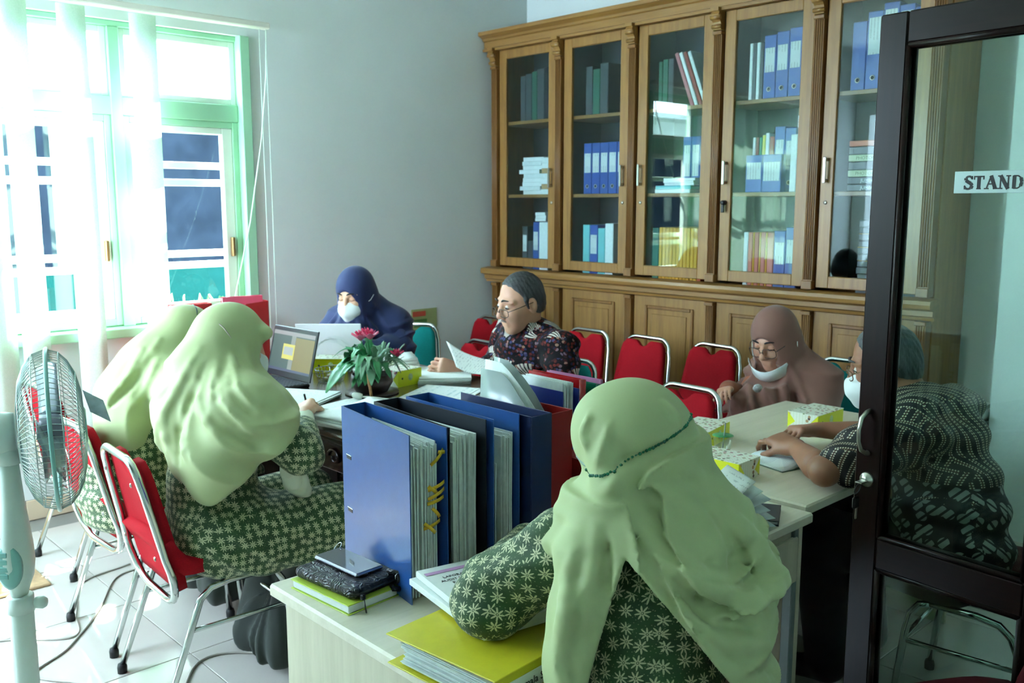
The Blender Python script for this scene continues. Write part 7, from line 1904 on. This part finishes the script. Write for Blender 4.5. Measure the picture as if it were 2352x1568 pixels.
# ================================================================ woman in brown
def woman_brown():
    B = V(4.00, 2.20, 0); fx = unit((-0.97, 0.0, 0)); lx = V(0, -1, 0)
    rt_ = person('woman in a brown headscarf with glasses and a lowered white mask', B[0], B[1])
    J = dict(pelvis=B + V(0, 0, .50), waist=B + V(-.03, 0, .62), chest=B + V(-.10, 0, .74), neck=B + V(-.15, 0.01, .84))
    for a, s in (('l', 1), ('r', -1)):
        J['sh' + a] = B + V(-.10, 0, .76) + lx * s * .13; J['el' + a] = B + V(-.20, 0, .64) + lx * s * .15; J['wr' + a] = B + V(-.42, 0.05, .70) + lx * s * .08
    J['wrr'] = V(3.60, 2.345, .745); J['elr'] = V(3.78, 2.36, .66); J['wrl'] = B + V(-.30, -.08, .60)
    legs(J, B[0], B[1], PI, 0.09)
    H = Head(B + V(-.205, 0.035, .975), (-0.88, -0.02, -0.40), sc=1.12)
    make_body(rt_, J, H, m_sk2, [dict(wrist=J['wrr'], d=(-0.8, -0.3, 0.1), n=(0, -.3, -1), side=-1, h=0.0045, sc=0.95)])
    face_parts(rt_, H, 'down'); glasses(rt_, H, plain('glasses_brown', rgb(50, 36, 34), 0.35, 0.2), 0.008, 0.027, 0.021)
    S = SDF(B + V(-.60, -.45, .36), B + V(.32, .45, .95), 0.010)
    S.path([J['pelvis'], J['waist'], J['chest']], [0.17, 0.15, 0.145], 0.05); S.cap(J['shl'], J['shr'], 0.085, None, 0.06)
    for a in 'lr': S.path([J['sh' + a], J['el' + a], J['wr' + a]], [0.085, 0.07, 0.045], 0.03); S.path([J['hip' + a], J['kn' + a]], [0.11, 0.09], 0.04)
    cl('dress', S, cloth('rust_print', rgb(150, 88, 62), 0.35, 0.8, 0.1), rt_)
    S = SDF(B + V(-.60, -.3, .0), B + V(.0, .35, .58), 0.012)
    for a in 'lr': S.path([J['kn' + a] + V(0, 0, -.03), J['an' + a] + V(0, 0, 0.06)], [0.10, 0.10], 0.05)
    S.halfspace((0, 0, 0.03), (0, 0, -1), 0.01); cl('skirt', S, m_trous, rt_)
    S = SDF(B + V(-.58, -.45, .42), B + V(.32, .45, 1.18), 0.0068)
    scarf_head(S, H); S.path([B + V(-.17, .01, .90), B + V(-.11, 0, .80)], [0.10, 0.14], 0.06)
    for s in (-1, 1): S.path([B + V(-.10, 0, .80), B + V(-.08, 0, .77) + lx * s * .13, B + V(-.18, 0, .62) + lx * s * .165, B + V(-.18, 0, .5) + lx * s * .17], [0.125, 0.10, 0.095, 0.09], 0.05)
    S.path([H(0.0, 0, -0.13), B + V(-.25, 0.03, .73), B + V(-.26, 0.03, .60), B + V(-.24, 0, .50)], [0.06, 0.105, 0.135, 0.13], 0.05); S.cap(B + V(.02, 0, .76), B + V(.05, 0, .52), 0.13, 0.14, 0.06)
    S.disp(fan_folds(H(0.0, 0, -0.10), (0, 1, 0), (0, 0, -1), 8, 0.018, 0.06, 0.24, 0.5, 2.0))
    for (a, c) in ((.07, .62), (.01, .60), (-.06, .62), (.14, .64)):
        S.path([B + V(-.31, .05 - a * 0.3, .80), B + V(-.385, .06 + a * .4, .70), B + V(-.38, .04 + a, c)], [0.012, 0.022, 0.016], 0.035)
    S.halfspace((0, 0, .46), (0, 0, -1), 0.02); c0 = B + V(-.3, .04, 0); Wp = lambda r, u: c0 + RW * r + V(0, 0, u)
    S.ridges([[Wp(-.03, .82), Wp(-.07, .75), Wp(-.05, .66), Wp(-.02, .60)], [Wp(.0, .82), Wp(.0, .74), Wp(.04, .64)], [Wp(.06, .86), Wp(.09, .76), Wp(.10, .64)], [Wp(-.08, .84), Wp(-.12, .74), Wp(-.13, .64)], [Wp(.11, .88), Wp(.16, .78), Wp(.18, .66)]], AW, 0.013, 0.003, 0.016)
    S.ridges([[Wp(-.015, .80), Wp(-.03, .72), Wp(.0, .62)], [Wp(.04, .84), Wp(.06, .74), Wp(.07, .62)], [Wp(-.06, .84), Wp(-.09, .74), Wp(-.09, .64)]], AW, 0.010, -0.003, 0.014, 'sub')
    bp_ = S.surf(Wp(-.03, .765) - AW * .3, AW, .6)
    face_hole(S, H, 0.066, 0.066, -0.105, 0.006); S.ell(H(0.135, 0, -0.095), V(0.075, 0.125, 0.052), H.F, 0.01, 'sub'); cl('headscarf', S, m_brown, rt_)
    # mask pulled down under the chin
    G = []
    for i in range(11):
        a = -1.15 + 2.3 * i / 10
        G.append([H(0.024 + (0.112 + 0.005 * math.sin(3 * a)) * math.cos(a), 0.096 * math.sin(a), -0.062 - 0.052 * j - 0.010 * math.cos(2 * a)) + H.f * 0.012 * (j == 0) for j in (0, 0.5, 1)])
    u = MB(); u.sheet(G, 0.002); u.build('lowered_mask', m_mask, rt_)
    for s in (-1, 1): MB().tube([tuple(H(0.05, s * 0.085, -0.085)), tuple(H(0.02, s * 0.105, -0.055)), tuple(H(0.0, s * 0.104, 0.0))], 0.0018, 5).build('ear_loop', m_mask, rt_)
    u = MB(); u.lathe([(0, 0.008), (0.018, 0.006), (0.022, 0.0)], 20, frame(tuple(bp_ - AW * .002), tuple(RW), (-.15, -.15, 1))); u.build('round_badge', plain('badge_grey', rgb(160, 166, 160), 0.25, var=0.4, vs=80), rt_)
    attach(rt_)
woman_brown()

# ================================================================ man in dotted batik behind the door
def man_batik():
    B = V(2.87, 1.02, 0); fx = unit((-0.15, 0.98, 0)); lx = V(-fx[1], fx[0], 0)
    rt_ = person('grey haired man in dotted black batik and white mask, hands on a notebook', B[0], B[1])
    J = dict(pelvis=B + V(-.04, .0, .54), waist=B + V(-.04, .03, .70), chest=B + V(.0, .10, .89), neck=B + V(.02, .19, .985))
    J['shl'] = B + lx * .19 + V(.02, .12, .935); J['shr'] = B - lx * .165 + V(.0, .09, .935)
    J['ell'] = V(2.475, 1.275, .815); J['wrl'] = V(2.665, 1.475, .815); J['elr'] = V(3.10, 1.32, .81); J['wrr'] = V(2.93, 1.545, .815)
    legs(J, B[0], B[1], PI / 2, 0.13, (0.40, 0.52), (0.34, 0.05))
    H = Head(B + V(.01, .275, 1.085), (-0.45, 0.84, -0.30), sc=1.03)
    make_body(rt_, J, H, m_sk3, [dict(wrist=J['wrl'], d=(0.28, 0.90, 0.06), n=(0.25, 0.05, -0.95), side=1, curl=((0.35, 0.7, 0.5), (0.4, 0.8, 0.5), (0.45, 0.8, 0.5), (0.5, 0.8, 0.5)), thumb=(0.75, 0.45, 0.4), sc=1.10, forearm=(J['ell'] * 0.75 + J['wrl'] * 0.25, 0.047), h=0.0036),
                                 dict(wrist=J['wrr'], d=(-0.90, 0.30, 0.05), n=(0.0, -0.15, -0.98), side=-1, curl=((0.45, 0.9, 0.6), (0.5, 1.0, 0.6), (0.6, 1.0, 0.6), (0.7, 1.0, 0.6)), thumb=(0.75, 0.4, 0.4), sc=1.10, forearm=(J['elr'] * 0.55 + J['wrr'] * 0.45, 0.040), h=0.0036)], 1, 1.1)
    face_parts(rt_, H, 'open', (70, 66, 64)); glasses(rt_, H, plain('glasses_gold', rgb(120, 92, 60), 0.3, 0.7), 0.006)
    S = mask_mesh(H); cl('face_mask', S, m_mask, rt_)
    MB().tube([tuple(H(0.045, 0.070, -0.045)), tuple(H(0.01, 0.084, -0.03)), tuple(H(-0.02, 0.088, -0.01))], 0.0018, 5).build('ear_loop', m_mask, rt_)
    S = SDF(H.c - 0.17, H.c + 0.17, 0.0042); s = H.s
    S.ell(H(-0.014, 0, 0.031), V(0.101, 0.0795, 0.099) * s, H.F); S.ell(H(-0.056, 0, -0.02), V(0.050, 0.069, 0.070) * s, H.F, 0.03)
    S.halfspace(H(0.045, 0, 0.055), H.f * 0.8 - H.u * 0.55, 0.012); S.halfspace(H(0.0, 0, -0.075), -H.u, 0.01); S.halfspace(H(0.062, 0, 0), H.f, 0.01)
    for q in (-1, 1): S.cap(H(0.018, q * 0.078, 0.025), H(0.012, q * 0.079, -0.018), 0.009, 0.006, 0.01)
    S.disp(lambda X, Y, Z: 0.0016 * np.sin(260 * X + 120 * Z) * np.sin(240 * Y - 90 * Z)); cl('hair', S, m_hair2, rt_, relax=1)
    S = SDF(B + V(-.62, -.36, .40), B + V(.48, .50, 1.10), 0.0075)
    S.path([J['pelvis'], J['waist'], J['chest']], [0.165, 0.152, 0.145], 0.05); S.cap(J['shl'], J['shr'], 0.080, None, 0.06); S.cap(J['chest'], J['neck'] + V(0, 0, -.01), 0.12, 0.075, 0.05)
    S.path([J['shl'], J['ell'] * .72 + J['shl'] * .28], [0.088, 0.080], 0.05); S.path([J['shr'], J['elr'] * .75 + J['shr'] * .25], [0.088, 0.078], 0.05)
    S.halfspace(J['ell'] * .72 + J['shl'] * .28, unit(J['ell'] - J['shl']), 0.006) if False else None
    S.disp(ripple((0.3, 0.3, 0.9), 0.11, 0.008, None, 0.5)); S.disp(ripple((0.8, 0.1, 0.5), 0.07, 0.005, J['shl'], 0, 0.2))
    S.path([J['neck'] + lx * .055 + V(0, .0, .02), J['neck'] + V(0, -.06, .035), J['neck'] - lx * .055 + V(0, 0, .02)], [0.018, 0.02, 0.018], 0.015)
    cl('batik_shirt', S, m_dot, rt_, True)
    S = SDF(B + V(-.45, -.3, .0), B + V(.45, .75, .64), 0.011)
    for a in 'lr': S.path([J['hip' + a], J['kn' + a], J['an' + a] + V(0, 0, .03)], [0.115, 0.085, 0.07], 0.04); S.cap(J['an' + a], J['toe' + a], 0.045, 0.036, 0.02)
    cl('trousers', S, m_trous, rt_)
    attach(rt_)
man_batik()

# ================================================================ woman with the bead chain, back to the door
def woman_front():
    r_ = V(.727, -.687, 0); a_ = V(.687, .727, 0); up = V(0, 0, 1)
    rt_ = person('woman seen from behind in cream scarf with green bead chain and star batik', 1.18, 0.80)
    Q = lambda r, u, a=0.0: V(1.243, 1.005, 0) + r_ * r + a_ * a + up * u
    J = dict(pelvis=Q(.03, .52, -.10), waist=Q(.03, .68, -.075), chest=Q(.035, .90, -.045), neck=Q(.0, 1.06, -.01),
             shl=Q(-.115, .985, .0), ell=V(1.085, 1.205, .872), wrl=V(1.33, 1.36, .875), shr=Q(.14, .985, .0), elr=V(1.42, 1.02, .85), wrr=V(1.62, 1.28, .82))
    legs(J, 1.18, .87, math.radians(60), 0.10, (0.40, 0.52), (0.33, 0.05))
    H = Head(V(1.262, 1.02, 1.168), a_ * 0.82 + r_ * 0.30 + up * -0.38, sc=0.84)
    make_body(rt_, J, H, m_sk1, [dict(wrist=J['wrr'], d=(0.6, 0.75, -0.05), n=(0, 0, -1), side=1, h=0.0045), dict(wrist=J['wrl'], d=(0.9, 0.35, -0.1), n=(0, 0, -1), side=-1, h=0.0045)])
    S = SDF((0.88, .52, .36), (1.75, 1.50, 1.12), 0.0075)
    S.path([J['pelvis'], J['waist'], J['chest']], [0.150, 0.135, 0.130], 0.05); S.cap(J['shl'], J['shr'], 0.06, None, 0.06)
    S.path([J['shl'], J['ell'], J['wrl']], [0.072, 0.068, 0.045], 0.03); S.path([J['shr'], J['elr'], J['wrr']], [0.072, 0.062, 0.042], 0.03)
    for q in 'lr': S.path([J['hip' + q], J['kn' + q]], [0.12, 0.10], 0.05)
    S.disp(ripple((0.6, 0.6, 0.5), 0.075, 0.006, J['ell'] * 0.5 + J['shl'] * 0.5, 0.4, 0.16)); S.disp(ripple((0.2, 0.2, 1.0), 0.13, 0.004))
    cl('tunic', S, m_star, rt_, True)
    S = SDF((0.95, .6, .0), (1.65, 1.40, .6), 0.012)
    for q in 'lr': S.path([J['kn' + q] + V(0, 0, -.03), J['an' + q] + V(0, 0, 0.06)], [0.10, 0.10], 0.05)
    S.halfspace((0, 0, 0.03), (0, 0, -1), 0.01); cl('skirt', S, m_skirt_dark, rt_)
    # ---- scarf: head wrap
    S = SDF((0.88, .56, .72), (1.56, 1.24, 1.32), 0.0047)
    hc = V(1.243, 1.005, 1.212)
    S.ell(hc, (0.098, 0.112, 0.083), np.array([r_, a_, up]), 0.03)
    S.ell(hc + r_ * 0.035 - up * 0.035 + a_ * .01, (0.085, 0.10, 0.075), np.array([r_, a_, up]), 0.03); S.ell(hc - r_ * 0.05 - up * 0.02, (0.055, 0.09, 0.07), np.array([r_, a_, up]), 0.03)
    # gathered nape below the chain, bunched to the left
    S.path([V(1.155, .985, 1.165), V(1.150, .965, 1.125), V(1.165, .955, 1.09)], [0.035, 0.036, 0.04], 0.02)
    # rolled fold over the right side of the neck
    P = lambda r, u, a=0.0: V(1.243, 1.005, 0) + r_ * r + a_ * a + up * u
    S.path([P(-0.03, 1.125, -.03), P(0.02, 1.165, -.045), P(0.075, 1.165, -.035), P(0.105, 1.115, -.02)], [0.036, 0.040, 0.042, 0.042], 0.02)
    S.path([P(0.03, 1.13, -.05), P(0.07, 1.08, -.06), P(0.10, 1.03, -.06), P(0.125, .985, -.05)], [0.045, 0.05, 0.058, 0.07], 0.03)
    # shoulders and back
    S.path([P(0, 1.09, -.03), P(-0.06, 1.055, -.03), P(-0.095, 1.01, -.03)], [0.07, 0.062, 0.055], 0.04)
    S.path([P(0.02, 1.08, -.03), P(0.09, 1.05, -.03), P(0.14, 1.015, -.03), P(0.150, .93, -.05), P(0.148, .84, -.07), P(0.145, .76, -.08)], [0.07, 0.072, 0.075, 0.075, 0.075, 0.075], 0.05)
    S.path([P(0.0, 1.06, -.06), P(0.03, .98, -.10), P(0.08, .90, -.12), P(0.12, .82, -.12), P(0.13, .74, -.12)], [0.07, 0.085, 0.085, 0.085, 0.085], 0.05)
    S.path([P(0.12, 1.00, -.07), P(0.14, .93, -.10), P(0.13, .86, -.12), P(0.09, .80, -.13)], [0.05, 0.06, 0.06, 0.05], 0.04)
    S.path([P(-0.02, 1.03, -.08), P(-0.03, .94, -.11)], [0.075, 0.075], 0.04)
    # left tail
    S.path([P(-0.055, 1.085, -.065), P(-0.080, 1.02, -.10), P(-0.095, .93, -.125), P(-0.105, .84, -.15), P(-0.11, .74, -.16)], [0.034, 0.046, 0.054, 0.052, 0.05], 0.02)
    S.path([P(-0.02, 1.07, -.09), P(-0.035, 1.00, -.14), P(-0.05, .93, -.16)], [0.024, 0.030, 0.020], 0.02)
    # folds fanning out from the nape
    S.disp(fan_folds(P(-0.02, 1.10, -.10), r_, -up, 9, 0.015, 0.05, 0.20, 0.7, 2.2))
    S.ridges([[P(-.05, 1.155), P(.0, 1.185), P(.05, 1.205), P(.09, 1.22)]], a_, 0.006, -0.002, 0.010, 'sub', 16)
    S.ridges([[P(-.06, 1.13), P(-.02, 1.155), P(.05, 1.17), P(.10, 1.14)], [P(.03, 1.15), P(.085, 1.09), P(.115, 1.03), P(.10, .965)], [P(-.02, 1.085), P(.03, 1.04), P(.10, .99), P(.20, .945)], [P(-.01, 1.06), P(.03, .985), P(.10, .915), P(.20, .89)],
              [P(.13, 1.10), P(.18, 1.03), P(.215, .95)], [P(.16, 1.08), P(.205, 1.01), P(.235, .93)], [P(-.07, 1.07), P(-.085, .98), P(-.10, .87), P(-.10, .78)], [P(-.11, 1.03), P(-.125, .93), P(-.13, .82)], [P(.05, .93), P(.13, .85), P(.21, .82)]], a_, 0.016, 0.004, 0.010)
    S.ridges([[P(.0, 1.125), P(.05, 1.075), P(.085, 1.01), P(.08, .96)], [P(-.03, 1.08), P(.01, 1.02), P(.06, .95), P(.12, .90)], [P(.15, 1.06), P(.185, .99), P(.205, .93)], [P(-.055, 1.06), P(-.06, .98), P(-.075, .88)], [P(.03, 1.0), P(.10, .95), P(.19, .915)]], a_, 0.011, -0.003, 0.010, 'sub')
    S.ridges([[P(-.085, 1.19), P(-.09, 1.215), P(-.08, 1.245)], [P(-.07, 1.17), P(-.06, 1.20), P(-.05, 1.235)], [P(.07, 1.23), P(.06, 1.25), P(.04, 1.268)]], a_, 0.005, 0.002, 0.010)
    o_ = V(1.243, 1.005, 0)
    S.layer(o_, r_, up, [(-.01, 1.135), (.012, 1.165), (.05, 1.188), (.11, 1.203), (.32, 1.205), (.32, .975), (.155, .955), (.084, .998), (.035, 1.068), (.033, 1.126), (.015, 1.14)], 0.017, 0.055)
    S.layer(o_, r_, up, [(-.30, 1.10), (-.025, 1.115), (-.010, 1.05), (-.010, .99), (-.03, .92), (-.06, .70), (-.30, .70)], 0.012, 0.04)
    S.layer(o_, r_, up, [(.010, 1.05), (.06, .95), (.12, .86), (.20, .70), (.40, .70), (.40, 1.0), (.16, .985), (.06, 1.03)], 0.009, 0.05)
    # gap between the two tails, open towards the chair back
    apex = V(1.083, .880, 1.035); v1 = V(1.107, .701, .898) - V(1.090, .872, 1.043); v2 = V(1.032, .869, .964) - V(1.083, .880, 1.062); out = -a_
    n1 = np.cross(v1, out); n2 = np.cross(v2, out)
    mid = unit(v1) + unit(v2)
    n1 = n1 if n1 @ mid > 0 else -n1; n2 = n2 if n2 @ mid > 0 else -n2
    S.wedge(apex, n1, n2)
    cl('headscarf', S, m_scarf, rt_, relax=1)
    # bead chain round the back of the head, following the scarf
    ch = [P(-0.085, 1.148), P(-0.055, 1.158), P(0.0, 1.188), P(0.045, 1.210), P(0.08, 1.226), P(0.105, 1.238)]
    bd = [S.surf(p - a_ * 0.3, a_, 0.6) for p in catmull(ch, 46)]; bd = [p - a_ * 0.002 for p in bd if p is not None]; u = MB()
    for p in bd: u.lathe([(0, -0.0034), (0.0026, -0.0018), (0.0033, 0), (0.0026, 0.0018), (0, 0.0032)], 6, T(*[float(x) for x in p]))
    u.tube([tuple(p) for p in bd], 0.0009, 5)
    u.build('bead_chain', plain('green_beads', rgb(30, 110, 80), 0.15, var=0.3, vs=200), rt_)
    MB().tube([tuple(p) for p in catmull([P(-0.075, 1.158, -.075), P(-0.088, 1.155, -.05), P(-0.098, 1.162, -.02)], 8)], 0.003, 6).build('tie_cord', plain('grey_cord', rgb(130, 150, 140), 0.5), rt_)
    attach(rt_)
woman_front()
